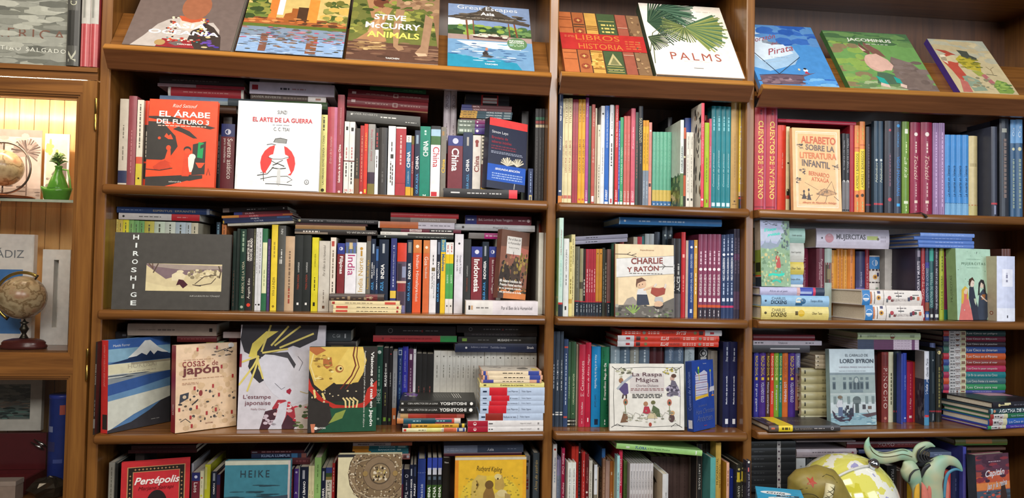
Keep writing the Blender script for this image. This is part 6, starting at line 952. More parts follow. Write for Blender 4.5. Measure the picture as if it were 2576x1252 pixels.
row('ua',1388.1,147.7,1748.5,4.9,205.3,292.8,'D6CEB4','slim ivory spine beside the brick red one')
row('ua',1395.4,118.5,1748.5,8.9,169,240.9,'D9D2BC','lower ivory spine with a small black mark','t .85 .94 3A3834 .3 u|Ese lío;g .1 .5 4A4842 .2;o .93 2A2A2A .18')
row('ua',1406,138.5,1748.4,11.5,208.9,297.9,'DADCDE','white spine with slim print','o .92 2A2A2A .26;t .32 .58 5A5A5A .3 u|El ratón que ganaba el mundo')
row('ua',1418.8,138.9,1748.4,12.7,209.8,299.1,'2260B4','bright blue spine in the reader row','t .58 .95 C8D8F0 .4 u|EN EL DESVÁN DEL NUEVO MUNDO;t .06 .16 E8F0F8 .5 u .5 b|EVEREST;B .01 .04 .1 .9 E8F0F8')
row('ua',1433,140,1748.3,11.5,212,302.3,'DEE0E4','white spine with black loops','t .76 .92 4A4A4A .36 u|RAÚL BERNA;g .42 .62 4A4A4A .28;o .7 3A3A3A .22;o .4 3A3A3A .22;B .03 .07 .3 .7 B83A44')
row('ua',1442.4,146.1,1748.2,2.8,212.2,302.6,'5A6A58','wafer-thin green spine between white and red')
row('ua',1449.1,140.1,1748.2,10,212.1,302.5,'C42A30','scarlet spine in the reader row','t .58 .96 F0D0CC .4 u|VAMOS AL FIN DEL MUNDO;t .06 .16 F4E0DC .5 u|EVEREST;B .01 .04 .1 .9 F4E4E0')
row('ua',1457,123.8,1748.2,4.8,179.6,256,'3A58A8','thin blue spine hugging the scarlet one','g .2 .9 A8B8E0 .3;B .01 .05 .1 .9 E0E4F0')
row('ua',1464.5,127.5,1748.2,9.4,187,266.5,'3E9A6A','emerald spine in the reader row','t .25 .66 D0E8DC .4 u|UNA FAMILIA DE TRAPO;t .07 .17 E8F4EC .5 u|EVEREST;B .01 .05 .1 .9 E8F4EC')
row('ua',1475.5,129,1748.1,9.5,189.9,270.7,'C0605A','first of two salmon shrink-wrapped spines','t .4 .9 E4B0A8 .34 u .5 i|Los miedos de la casa;t .06 .17 F0D8D4 .46 u|EVEREST;B .01 .045 .1 .9 F0E0DC')
row('ua',1485.5,129.1,1748.1,9.8,190.2,271.2,'C0605A','second of two salmon shrink-wrapped spines','t .4 .9 E4B0A8 .34 u .5 i|Los miedos de la casa;t .06 .17 F0D8D4 .46 u|EVEREST;B .01 .045 .1 .9 F0E0DC')
row('ua',1499.2,137.4,1748,13.2,206.8,294.8,'C85A6C','rose pink tall spine beside the salmon pair','t .55 .85 F0C8D0 .4 u .5 i|El príncipe feliz;t .06 .16 F4DCE0 .46 u|EVEREST;B .01 .04 .1 .9 F4E4E8')
row('ua',1510.9,133.6,1747.9,8.8,199.3,284,'3A4A42','dull green spine beside the black unicorn one','g .3 .7 8A5A54 .3')
row('ua',1522.6,140.3,1747.9,13.1,212.5,303,'23252C','black tall spine with gold capitals','t .64 .88 D0C8A0 .6 u .45|UNICORNIOS;t .43 .6 B8B8B0 .28 u|la magia de un mito')
row('ua',1533.8,125.4,1747.8,8.5,182.8,260.6,'D8A420','first of two yellow spines with blue-grey feet','b 0 .42 7A8898;b .93 1 C8881E;g .5 .85 9A741A .2;g .1 .3 C8D0D8 .14')
row('ua',1543,125.6,1747.8,9.1,183.1,261,'D8A420','second of two yellow spines with blue-grey feet','b 0 .42 7A8898;b .93 1 C8881E;g .5 .85 9A741A .2;g .1 .3 C8D0D8 .14')
row('ua',1552.6,123.6,1747.7,9.3,179.1,255.3,'C88478','pinkish picture spine beside the yellow pair','B 0 .3 .05 .95 D89A84;B .24 .28 .1 .8 3A2E34;o .9 D8D0CC .3')
row('ua',1570.2,130.9,1747.7,11.6,161.8,230.5,'6CB49A','first of five aqua primers with yellow and blue feet','b 0 .09 4A7AB0;b .09 .235 D8C068;o .05 C8D8E8 .2;g .5 .95 8AC8B0 .14')
row('ua',1581.9,131,1747.6,11,162,230.9,'6CB49A','second of five aqua primers with yellow and blue feet','b 0 .09 4A7AB0;b .09 .235 D8C068;o .05 C8D8E8 .2;g .5 .95 8AC8B0 .14')
row('ua',1593.5,131.2,1747.6,11.4,162.3,231.3,'6CB49A','third of five aqua primers with yellow and blue feet','b 0 .09 4A7AB0;b .09 .235 D8C068;o .05 C8D8E8 .2;g .5 .95 8AC8B0 .14')
row('ua',1605.3,131.3,1747.5,11.4,162.6,231.6,'6CB49A','fourth of five aqua primers with yellow and blue feet','b 0 .09 4A7AB0;b .09 .235 D8C068;o .05 C8D8E8 .2;g .5 .95 8AC8B0 .14')
row('ua',1617.5,131.4,1747.4,12.2,162.8,232,'6CB49A','fifth of five aqua primers with yellow and blue feet','b 0 .09 4A7AB0;b .09 .235 D8C068;o .05 C8D8E8 .2;g .5 .95 8AC8B0 .14')
row('ua',1642.3,170,1747.3,13.2,100,292.7,'32343A','charcoal spine rising behind the aqua primers')
row('ua',1630.3,44.5,1747.4,10.2,137,254.6,'D2DCD6','pale nature book with its side showing','b 0 .38 5E7A4A;t .4 .69 3A4444 .46 u .5 b|CHARLES DARWIN;B .02 .12 .3 .8 8AA06A',side='natura')
row('ua',1647.2,56.5,1747.3,7.5,113,237.5,'C25A34','thin orange and black spine beside the nature book','b .4 .86 4A2A1E;b 0 .14 2E2A20;o .63 D8D0A0 .4')
row('ua',1657.8,78.5,1747.3,10.8,157,223.6,'E2DED2','first of two white spines printed in fine columns','t .78 .94 5A5850 .3 d|PALABRAS;g .4 .7 8A887E .14 .4;g .2 .36 8A887E .14;B .09 .12 .3 .8 4A4A44')
row('ua',1669,26.5,1747.2,10.8,53,224.1,'E2DED2','second of two white spines printed in fine columns','t .78 .94 5A5850 .3 d|PALABRAS;g .4 .7 8A887E .14 .4;g .2 .36 8A887E .14;B .09 .12 .3 .8 4A4A44')
row('uh',1683.3,120,1747.2,27.8,120,279.7,'1F469A','royal blue book standing behind the white pair','t .86 .98 C8D4F0 .2 u .88 i|Zaha')
row('ua',1690.8,11.5,1747.1,9,83,306.2,'D84858','red tall spine with a black-blotched white side','t .36 .88 F0C0C4 .44 u|Cómo es un dragón que escupe fuego;o .07 F0E0E0 .36',side='manchas')
row('ua',1715.3,89.5,1747,14.5,179.1,255.2,'A8C41E','lime green picture book','g .3 .6 6A7C14 .14;B .06 .1 .4 .7 A85A2A')
row('ua',1742.2,135,1746.9,8.5,120,294.5,'A04A34','rust spine peeping above the lime book')
row('ua',1738.6,49,1746.9,7.1,38,274.7,'D05A6E','thin pink spine behind the lime book','t .3 .85 F0D0D4 .5 u|Marie Curie en el país')
row('ua',1750.5,51,1746.8,14.3,34,314.9,'1F7E88','first of four tall petrol-blue story treasuries','t .14 .62 B8DCE0 .4 u .5 i|Cuentos de princesas;g .76 .9 8AC8D0 .3;B .03 .065 .15 .85 D0E4EC')
row('ua',1766.4,144.4,1746.8,16.7,220.8,314.9,'1F7E88','second of four tall petrol-blue story treasuries','t .14 .62 B8DCE0 .4 u .5 i|Cuentos de princesas;g .76 .9 8AC8D0 .3;B .03 .065 .15 .85 D0E4EC')
row('ua',1782.3,144.4,1746.7,14.1,220.8,314.8,'1F7E88','third of four tall petrol-blue story treasuries','t .14 .62 B8DCE0 .4 u .5 i|Cuentos de princesas;g .76 .9 8AC8D0 .3;B .03 .065 .15 .85 D0E4EC')
row('ua',1796.9,144.4,1746.6,14.4,220.7,314.7,'1F7E88','fourth of four tall petrol-blue story treasuries','t .14 .62 B8DCE0 .4 u .5 i|Cuentos de princesas;g .76 .9 8AC8D0 .3;B .03 .065 .15 .85 D0E4EC')
row('ua',1816.8,149.4,1746.5,23,230.8,329.1,'B89458','wood-coloured tall spine near the corner','o .08 5A3A1E .12;B .05 .055 .2 .8 7A5A34;g .3 .7 A07E48 .1')
row('ua',1833.6,149.2,1746.4,6.1,230.4,328.5,'E0C040','tall spine drawn as a yellow pencil','b 0 .135 2C2E34;b .105 .12 C83A3C;b .13 .17 D8B888;g .3 .7 F0E0A0 .3')
row('ua',1839.6,142.5,1746.4,-5.8,217,309.4,'7E84AE','lavender spine touching the right post','t .7 .84 D8DCE8 .42 u|Rocío Bonilla;t .26 .44 D8DCE8 .42 u|El hombrecillo;B .05 .09 .1 .9 D84A5A')
# narrow bay, row two
PLACE = ', narrow bay row two'
row('us',1275.3,79,1422.4,12.4,198,282.3,'BCD8CC','tall mint spine with a navy foot at the post','b 0 .12 232B38;B .12 .14 0 1 C03030;t .62 .88 A8566A .34 u .5 i|La Bella Durmiente del Bosque;g .3 .58 9AC8BE .2',side='bosque')
row('us',1292.4,66.4,1422.2,15.7,156.9,223.5,'DADCDA','clean white spine near the mint one','t .58 .86 4A4A4A .28 u|CUENTOS DE LA BREVA;g .4 .54 6A6A6A .14;B .08 .13 .3 .6 3A3A3A')
row('us',1308.3,75,1422.1,9.9,150.1,213.8,'E0D286','soft yellow spine with line drawings','B .17 .23 0 1 C8A24A;g .3 .5 8A7A3A .3;g .6 .95 8A7A3A .2')
row('us',1319.2,105.5,1422,11.1,167,237.9,'D8CC94','tall buff spine with black upright title','t .64 .95 4A4434 .4 d|ANA Y VALENTÍN;g .2 .5 8A7A54 .14')
row('us',1335.1,105.5,1421.9,13.6,142.9,203.6,'5E5E50','olive-grey classic with a navy foot','b 0 .2 1E2A36;B .2 .215 0 1 B02A34;g .05 .17 A8B0B4 .2;g .4 .8 7A7A68 .2')
row('us',1347.7,103.4,1421.8,9.7,138.8,197.7,'8E8A6A','pale olive classic with a navy foot','b 0 .2 1E2A36;B .2 .215 0 1 B02A34;g .05 .17 A8B0B4 .2;b .4 .5 4A4434')
row('us',1356.4,103.1,1421.7,6.7,138.2,196.9,'2C2422','black-brown classic with a navy foot','b 0 .2 1E2A36;B .2 .215 0 1 B02A34;g .05 .17 A8B0B4 .2;g .3 .55 C8C0B8 .4')
row('us',1364.7,103,1421.6,8.8,138,196.6,'A02A38','first of four red classics with navy feet','b 0 .2 1E2A36;B .2 .215 0 1 B02A34;g .05 .17 A8B0B4 .2;g .35 .7 E0B0B0 .24')
row('us',1372.5,103.1,1421.6,5.8,138.2,196.8,'A02A38','second of four red classics with navy feet','b 0 .2 1E2A36;B .2 .215 0 1 B02A34;g .05 .17 A8B0B4 .2;g .35 .7 E0B0B0 .24')
row('us',1379.5,103.2,1421.5,7.2,138.3,197,'A02A38','third of four red classics with navy feet','b 0 .2 1E2A36;B .2 .215 0 1 B02A34;g .05 .17 A8B0B4 .2;g .35 .7 E0B0B0 .24')
row('us',1387.2,103.2,1421.5,7,138.5,197.2,'A02A38','fourth of four red classics with navy feet','b 0 .2 1E2A36;B .2 .215 0 1 B02A34;g .05 .17 A8B0B4 .2;g .35 .7 E0B0B0 .24')
row('us',1395.8,103.5,1421.4,9.2,139,198,'B8802E','first of two amber classics with navy feet','b 0 .2 1E2A36;B .2 .215 0 1 B02A34;g .05 .17 A8B0B4 .2;o .93 4A3414 .2')
row('us',1405.6,103.6,1421.3,9.2,139.2,198.3,'B8802E','second of two amber classics with navy feet','b 0 .2 1E2A36;B .2 .215 0 1 B02A34;g .05 .17 A8B0B4 .2;o .93 4A3414 .2')
row('us',1416.1,110.9,1421.2,7.3,141.9,202.1,'3E423A','grey-black spine after the amber classics','g .2 .7 8A8A7C .22')
row('us',1422.6,109.1,1421.2,4.4,138.2,196.8,'2A2A28','thin black spine after the amber classics','g .2 .8 B0B0A8 .34')
row('us',1430.7,103.6,1421.2,11.1,139.1,198.2,'6E5250','mauve-brown classic with a navy foot','b 0 .2 1E2A36;B .2 .215 0 1 B02A34;g .05 .17 A8B0B4 .2')
row('uh',1448.5,127.6,1421,14.7,155.3,217.8,'1E4434','dark green spine behind the children cover')
row('fp',1408.3,56.5,1637.3,10.9,33,159.1,'8E8EA2','lower of two grey books lying aslant on the classics','g .2 .42 3A3A44 .2',ry=-4.3)
row('fp',1409.5,117,1649.5,11.2,150,159.3,'8E8EA2','upper of two grey books lying aslant on the classics','g .2 .42 3A3A44 .2',ry=-4.3)
row('up',1481.2,158.9,1420.8,12.9,157.7,224.7,'B84030','red spine peeping over the children cover')
row('up',1523.8,164,1420.4,12.1,168.1,239.5,'B8B09C','beige spine peeping over the children cover')
row('up',1537.4,164.4,1420.3,13.9,168.8,240.5,'B82A38','crimson spine peeping over the children cover')
row('up',1548.4,165,1420.2,7.1,170,242.3,'3A7A7E','thin teal spine peeping over the children cover')
row('uh',1559,162.7,1420.2,13.2,175.4,249.9,'A8AEB0','first of two pale grey spines peeping over the children cover')
row('uh',1573.4,162.8,1420.1,14.9,175.7,250.4,'A8AEB0','second of two pale grey spines peeping over the children cover')
row('uh',1590.9,165,1419.9,16.8,180,256.6,'343C48','dark slate spine peeping over the children cover')
row('ca',1527.7,-6,1421.5,12,177.1,212.7,'E6D2AE','cream picture book with two playing children',spine='7A3A30',art='ninos',rx=-3)
row('fh',1617.1,130,1694.4,20.9,200,318.3,'3A78B4','blue book lying across the top, pages at its left','b 0 .01 8AB0D0;o .055 D0DCE8 .16;g .19 .3 A8C4E0 .2;g .38 .64 A8C4E0 .22')
row('uh',1613.2,166.1,1419.8,16.1,192.2,273.9,'2C3A44','first of two glinting dark slipcases','o .9 B8C4C0 .2;B .1 .8 .1 .2 5A6A74')  # pale disc and stripe are glints painted on the spine
row('uh',1629.7,166.1,1419.6,16.1,192.1,273.9,'2C3A44','second of two glinting dark slipcases','o .9 B8C4C0 .2;B .1 .8 .1 .2 5A6A74')  # same painted glints as its neighbour, no printed marks
row('us',1627.4,46.5,1419.6,13.2,33,236.1,'2F2E30','first of two black spines lettered in white by the cream cover','b 0 .3 5E5A5C;t .33 .52 E8E8E4 .6 u .5 b|ALICE;g .54 .68 A8A8A4 .34')
row('us',1642.2,46.5,1419.5,15.5,33,236,'2F2E30','second of two black spines lettered in white by the cream cover','b 0 .3 5E5A5C;t .33 .52 E8E8E4 .6 u .5 b|ALICE;g .54 .68 A8A8A4 .34')
row('us',1659.3,123.9,1419.4,12.9,179.7,256.1,'BE2A30','tall scarlet spine beside the black pair','g .3 .5 E07A74 .3;g .7 .74 F0B0A8 .5')
row('us',1670.7,115.2,1419.3,7.5,162.5,231.5,'C0A898','thin beige spine beside the scarlet one')
row('us',1683.5,115.6,1419.2,17,163.1,232.4,'26407C','royal blue spine with white capitals','t .2 .58 C8D4E8 .4 u|BUON CAMPO DEL PAÍS;t .64 .82 C8D4E8 .34 u|SERGIO FERRI;o .91 E8ECF4 .22;B .06 .11 .3 .7 C8D4E8')
row('us',1697.9,116,1419.1,10.7,164,233.7,'CF9A3C','golden spine beside the royal blue one','t .64 .82 F4E4C0 .4 u|SERGIO FERRI;g .3 .58 F0DCB0 .3;o .91 F4ECD8 .3')
row('us',1713.4,122.2,1419,13.9,176.4,251.5,'84405C','first of five mauve spines with white block title','b 0 .12 34303C;B .125 .155 0 1 D05A34;t .27 .52 F0E4E8 .5 u .5 b|RELATOS DE LA SELVA;o .58 F0E4E8 .34;B .19 .235 .2 .8 E8D8E0;g .64 .8 D8B8C8 .34;g .02 .1 C8C0C8 .2')
row('us',1727.6,122.4,1418.9,13.3,176.8,251.9,'84405C','second of five mauve spines with white block title','b 0 .12 34303C;B .125 .155 0 1 D05A34;t .27 .52 F0E4E8 .5 u .5 b|RELATOS DE LA SELVA;o .58 F0E4E8 .34;B .19 .235 .2 .8 E8D8E0;g .64 .8 D8B8C8 .34;g .02 .1 C8C0C8 .2')
row('us',1742.1,122.5,1418.8,13.3,177.1,252.4,'84405C','third of five mauve spines with white block title','b 0 .12 34303C;B .125 .155 0 1 D05A34;t .27 .52 F0E4E8 .5 u .5 b|RELATOS DE LA SELVA;o .58 F0E4E8 .34;B .19 .235 .2 .8 E8D8E0;g .64 .8 D8B8C8 .34;g .02 .1 C8C0C8 .2')
row('us',1755.8,122.7,1418.7,13.1,177.4,252.8,'84405C','fourth of five mauve spines with white block title','b 0 .12 34303C;B .125 .155 0 1 D05A34;t .27 .52 F0E4E8 .5 u .5 b|RELATOS DE LA SELVA;o .58 F0E4E8 .34;B .19 .235 .2 .8 E8D8E0;g .64 .8 D8B8C8 .34;g .02 .1 C8C0C8 .2')
row('us',1769.9,122.8,1418.5,14,177.7,253.2,'84405C','fifth of five mauve spines with white block title','b 0 .12 34303C;B .125 .155 0 1 D05A34;t .27 .52 F0E4E8 .5 u .5 b|RELATOS DE LA SELVA;o .58 F0E4E8 .34;B .19 .235 .2 .8 E8D8E0;g .64 .8 D8B8C8 .34;g .02 .1 C8C0C8 .2')
row('us',1785.7,122.5,1418.4,14.6,177,252.3,'2E4066','first of three blue spines with a pink ankle line','B .125 .15 0 1 C83A6A;t .45 .72 E8ECF4 .48 u .5 b|NILS HOLGERSSON;g .28 .42 A8B8D4 .3;o .76 E8ECF4 .3;B .2 .24 .2 .8 D0D8E8;g .8 .95 B8C4DC .26')
row('us',1798.9,123.1,1418.3,10.8,178.1,253.9,'2E4066','second of three blue spines with a pink ankle line','B .125 .15 0 1 C83A6A;t .45 .72 E8ECF4 .48 u .5 b|NILS HOLGERSSON;g .28 .42 A8B8D4 .3;o .76 E8ECF4 .3;B .2 .24 .2 .8 D0D8E8;g .8 .95 B8C4DC .26')
row('us',1811.2,123.6,1418.2,12.6,179.2,255.4,'2E4066','third of three blue spines with a pink ankle line','B .125 .15 0 1 C83A6A;t .45 .72 E8ECF4 .48 u .5 b|NILS HOLGERSSON;g .28 .42 A8B8D4 .3;o .76 E8ECF4 .3;B .2 .24 .2 .8 D0D8E8;g .8 .95 B8C4DC .26')
row('uh',1823,129.1,1418.1,10.3,190.2,271.2,'3E3C50','first of two shrink-wrapped plum-black books by the post','g .5 .9 6A6078 .3;B .65 .72 0 1 5A3458;B .1 .3 0 1 54405A')
row('uh',1832.6,129.2,1418,8.1,190.5,271.5,'3E3C50','second of two shrink-wrapped plum-black books by the post','g .5 .9 6A6078 .3;B .65 .72 0 1 5A3458;B .1 .3 0 1 54405A')
# narrow bay, row three
PLACE = ', narrow bay row three'
row('us',1269.8,131.4,1097,7.4,194.7,277.5,'2F3A4A','first sliver of a slate volume at the post','B .12 .135 .1 .9 D8D8D4;g .4 .66 A8B0B8 .3')
row('us',1280.6,131.4,1096.9,11.9,194.9,277.8,'35404E','first of two tall slate volumes with fine white print','t .5 .7 D0D4D8 .4 u|De joven en libros;g .38 .48 B0B4B8 .24;B .12 .135 .1 .9 D8D8D4;B .145 .155 .1 .9 D8D8D4;o .57 D8DCE0 .16')
row('us',1292.5,131.5,1096.7,9.7,195.1,278.1,'35404E','second of two tall slate volumes with fine white print','t .5 .7 D0D4D8 .4 u|De joven en libros;g .38 .48 B0B4B8 .24;B .12 .135 .1 .9 D8D8D4;B .145 .155 .1 .9 D8D8D4;o .57 D8DCE0 .16')
row('us',1305.4,123.5,1096.6,13.1,179,255.1,'33466A','navy spine with two coral bars','B .9 .92 .1 .9 C8503E;B .1 .12 .1 .9 C8503E;g .25 .85 A8B4C8 .22')
row('us',1316.9,124.8,1096.3,6.9,173.7,247.5,'3A5A44','narrow green spine with a zigzag foot','b 0 .09 26261F;B .018 .034 0 1 E0DCCC;B .058 .074 0 1 E0DCCC;t .3 .62 A8C0A0 .5 u|CASCANUECES')
row('us',1329.2,126.8,1096.2,14.6,173.7,247.5,'35553A','wider green spine with a zigzag foot','b 0 .09 26261F;B .018 .034 0 1 E0DCCC;B .058 .074 0 1 E0DCCC;t .26 .62 C8D0A8 .4 u|CASCANUECES EL REY RATÓN;o .15 C8D0A8 .1')
row('us',1342.3,134.2,1095.9,5,168.3,239.8,'B8B49C','thin cream spine between green and red')
row('us',1354.6,118.6,1095.9,18.7,169.1,241,'B42C44','red hardback with large serif title','t .37 .8 E8C0C0 .5 u .52|El Cascanueces;t .15 .3 F0D8D8 .26 u|E.T.A. Hoffmann;g .04 .1 D08A90 .14')
row('us',1372.6,120.6,1095.6,15.8,173.2,246.8,'B01E3A','crimson spine with curly white title','t .36 .86 E8C0C8 .5 u .5 i|Cuentos de África Mágica;g .06 .11 E8C0C8 .24')
row('us',1395.9,116.8,1095.3,27,165.6,236,'1C80BC','sky blue broad spine','t .48 .9 C8E0F0 .24 d .45|Alicia en el País de las Maravillas;t .25 .4 2A4A6A .22 d .45|Lewis Carroll;B .03 .1 .35 .75 1A2A44')
row('us',1423.4,116.5,1094.9,24.5,165,235.1,'1D6A48','bottle green spine with white bold title','t .34 .8 F0F0EC .36 u .5 b|El maravilloso Mago de Oz;t .13 .34 1A3A2C .24 u .78|L. Frank Baum;t .73 .95 0F4A30 .24 u .25|Olimpia Zagnoli;g .03 .1 E8F0EC .12')
row('uh',1457.2,133.7,1094.4,28,167.5,237.7,'8496A0','grey-blue spine rising behind the fairy cover','g .75 .95 B0BCC4 .16')
row('uh',1487,134,1093.9,30.4,167.9,238.1,'55687A','steel blue spine rising behind the fairy cover','g .75 .95 B0BCC4 .16')
row('uh',1516.5,134.2,1093.5,26.4,168.4,238.6,'8A8C84','stone grey spine rising behind the fairy cover','g .75 .95 B0BCC4 .16')
row('uh',1546.8,134.4,1093,31.8,168.8,239,'586878','slate spine rising behind the fairy cover','g .75 .95 B0BCC4 .16')
row('uh',1577.4,142.3,1092.5,22,164.6,234.5,'4A2226','first of two oxblood spines behind the fairy cover')
row('uh',1599.8,142.5,1092.2,22,164.9,235,'4A2226','second of two oxblood spines behind the fairy cover')
row('uh',1624.7,133.4,1091.8,27,166.8,237.6,'56687E','first of two blue-grey spines lettered in silver','t .83 .97 B0BCC8 .36 d .6 i|Grimm')
row('uh',1653.7,133.4,1091.4,30.2,166.8,237.6,'56687E','second of two blue-grey spines lettered in silver','t .83 .97 B0BCC8 .36 d .6 i|Grimm')
row('uh',1686,129,1090.9,29.8,168,239.4,'9AA8AE','pale blue-grey tall spine right of the fairy cover','t .72 .95 6A787E .34 d .5 i|Andersen')
row('uh',1740.2,158.3,1090.1,30.4,166.6,237.4,'2E2E30','black and white patterned spine above the blue cover','o .92 C8C8C4 .38;o .92 2E2E30 .28;o .92 B0B0AC .16;B .83 .87 .2 .8 B8B8B4')
row('uh',1772,157.9,1089.6,30.5,158.5,225.8,'8E867C','taupe spine above the blue cover','B 0 1 .2 .24 6A625A')
row('fa',1610.6,95,1332.8,16,150,310.5,'D8402E','lowest of three coral comics on the spines','b 0 .16 D8D8DC;B .08 .12 .3 .7 B82A34;B .18 .22 .15 .85 4A2A2A;o .275 7A7A4A .3;t .42 .5 F4E8E0 .6 u .5 bi|ELLAS;t .51 .61 9A3A2E .44 u .5 bi|VALIENTES;g .64 .77 F0C0B4 .16 .65;g .64 .77 F0C0B4 .16 .35;o .81 8A8A7A .3;g .84 .96 F0C0B4 .16 .65;g .84 .96 F0C0B4 .16 .35')
row('fa',1611.7,95,1349.1,16.5,150,311.5,'D8402E','middle of three coral comics on the spines','b 0 .16 D8D8DC;B .08 .12 .3 .7 B82A34;B .18 .22 .15 .85 4A2A2A;o .275 7A7A4A .3;t .42 .5 F4E8E0 .6 u .5 bi|ELLAS;t .51 .61 9A3A2E .44 u .5 bi|VALIENTES;g .64 .77 F0C0B4 .16 .65;g .64 .77 F0C0B4 .16 .35;o .81 8A8A7A .3;g .84 .96 F0C0B4 .16 .65;g .84 .96 F0C0B4 .16 .35')
row('fa',1621.8,95,1365.9,16.6,150,307.5,'D8402E','topmost of three coral comics, white block at its far end','b .83 1 D8D8DC;B .88 .92 .3 .7 B82A34;B .77 .81 .15 .85 4A2A2A;o .73 7A7A4A .3;t .54 .64 F4E8E0 .6 d .5 bi|ELLAS;t .4 .53 9A3A2E .44 d .5 bi|VALIENTES;o .22 8A8A7A .3;g .26 .38 F0C0B4 .16 .65;g .26 .38 F0C0B4 .16 .35;g .03 .18 F0C0B4 .16 .65;g .03 .18 F0C0B4 .16 .35')
row('ca',1536.9,-14,1095,12,222.5,190.8,'E2E0D8','white fairy cover with a black curled frame',art='hadas',rx=-3)
row('ca',1712.6,11.4,1091.5,22,111.8,202,'27479A','blue cover with a high stack of mattresses','t .3 .85 7A8CC8 .4 u|Cuentos de Andersen;B .04 .16 .2 .8 C8C8D0',spine='22397A',art='colchones',rx=-3,rz=35.6)
row('us',1802.7,135.2,1089.1,22.7,180.4,257.1,'1D2147','first of two broad midnight-blue spines with white print','t .27 .6 D8DCE8 .26 u .5 b|Mucho más que un mundo;t .77 .83 D8DCE8 .34 u .5 i|Disney;g .84 .94 B8C0D0 .14;B .04 .1 .32 .72 E0E4EC')
row('us',1825.5,135.4,1088.7,22.2,180.8,257.6,'1D2147','second of two broad midnight-blue spines with white print','t .27 .6 D8DCE8 .26 u .5 b|Mucho más que un mundo;t .77 .83 D8DCE8 .34 u .5 i|Disney;g .84 .94 B8C0D0 .14;B .04 .1 .32 .72 E0E4EC')
# narrow bay, row four
PLACE = ', narrow bay row four'
row('ua',1276.7,130.7,770.3,12.1,193.4,275.7,'E4E6E4','tall white spine at the post','o .945 B03A30 .26;t .74 .86 4A6A94 .46 u .5 i|El Aloritmo;g .6 .72 8AA0B8 .2')
row('ua',1287.3,115,770.3,6.4,162,230.8,'9C9AC8','first of two lavender spines fading to grey-blue','b 0 .8 8A9CB4;g .4 .75 6A7C98 .3')
row('ua',1294.5,115,770.3,7.3,161.9,230.8,'9C9AC8','second of two lavender spines fading to grey-blue','b 0 .8 8A9CB4;g .4 .75 6A7C98 .3')
row('ua',1297.7,19.5,770.3,8.8,15,269,'9A1E44','magenta book with white script, maroon side showing','t .72 .95 F0D8E0 .6 d .5 i|Susana Cruz;t .4 .66 F0D8E0 .6 u .5 i|Las nubes')
row('ua',1312.9,119.8,770.3,6,149.6,213.2,'3E94A0','slim turquoise spine','o .86 1E2A2E .3')
row('ua',1312.8,14,770.3,12,48,233.4,'DCE0DA','first of two white spines lettered with grandmothers','t .45 .93 5A605A .46 u|Como los abuelos y las abuelas')
row('ua',1324.9,11.5,770.3,11.6,43,233.2,'DCE0DA','second of two white spines lettered with grandmothers','t .45 .93 5A605A .46 u|Como los abuelos y las abuelas')
row('ua',1332.9,133.9,770.3,10.8,187.8,267.7,'B83024','first of two tall vermilion spines','t .4 .95 5A1A14 .4 u|La tierra de cuentos')
row('ua',1343.6,133.9,770.3,9.2,187.8,267.6,'B83024','second of two tall vermilion spines','t .4 .95 5A1A14 .4 u|La tierra de cuentos')
row('ua',1353.6,146.2,770.3,6.1,192.5,274.4,'28262A','tall black spine with a white crescent','o .9 D8D8D4 .34;g .3 .8 8A888A .3')
row('ua',1361.7,118.9,770.3,9.3,177.9,253.5,'B4302C','carmine hardback with pale edge','g .72 .9 E0A8A0 .2;g .4 .66 D0887E .16')
row('ua',1373.2,120.1,770.3,10,172.3,245.5,'6A1E22','oxblood spine with white script','t .64 .86 C8988C .5 u .5 i|Ángela López;o .55 E8DCD4 .3;t .34 .5 E0D0C8 .5 u .5 i|Cebada')
row('ua',1383.5,110.1,770.3,9.9,160.3,228.4,'CFCBBC','ivory spine with black column of capitals','t .4 .86 3A3834 .5 d|CREPÚSCULO DE UN MUNDO')
row('ua',1397.4,102.2,770.3,9.5,152.3,217,'8A8474','stone spine with a white head and black smile','b .6 1 D8DCE0;o .8 2A2A2A .26')
row('ua',1405.2,103.4,770.3,2.9,146.8,209.1,'C8B49A','wafer-thin buff spine')
row('ua',1418.5,120.6,770.3,9.7,141.1,201,'3A2C24','brown-black spine with gold letters','t .55 .96 8A6A4A .6 u|Donde está el lobo')
row('ua',1422.9,35.5,770.3,8.5,15,233.8,'8E6A54','tan spine under a blue head','g .4 .9 A88A74 .3')
row('ua',1428.9,149.7,770.3,10.4,179.3,255.6,'3A6AA4','tall blue spine behind the tan ones','B 0 .9 .6 1 C8B8A8')
row('ua',1433.5,39.5,770.3,11.8,27,227.7,'A88A80','dusty mauve spine')
row('ua',1446.3,109.2,770.3,10.2,158.5,225.8,'AE6A34','caramel spine with pale letters','B .82 .86 .3 .6 E0C8A8;g .3 .6 D0A078 .4')
row('ua',1456.7,104.8,770.3,9.7,157.5,224.4,'DCC070','straw yellow spine with black title','t .45 .74 3A3424 .34 u|El libro de la nieve')
row('ua',1455.2,3.5,770.3,7.8,31,250.9,'9CC8CC','pale aqua spine with a wide side showing','t .55 .86 3A4A50 .5 u|Tu y yo cada día;g .3 .5 4A6A70 .3')
row('ua',1470.7,111.1,770.3,9.9,182.3,259.8,'C8324E','cherry spine with white initials','t .6 .9 F0C8D0 .56 d|KVETA PACOVSKÁ;t .3 .52 F4E0E4 .56 u|LA GRAN ORQUESTA')
row('ua',1490.5,118.4,770.3,10.6,156.8,223.4,'55703A','moss green spine with a dark title','t .42 .7 1E2A14 .4 u|MEDIO AMIGO')
row('ua',1500.6,87,770.3,8.5,150,222.5,'CCCACC','first of eight white folk-tale spines in a block','t .66 .9 3A3838 .36 u|CUENTOS Y LEYENDAS;t .48 .6 7A4A4A .4 u|EL MUNDO')
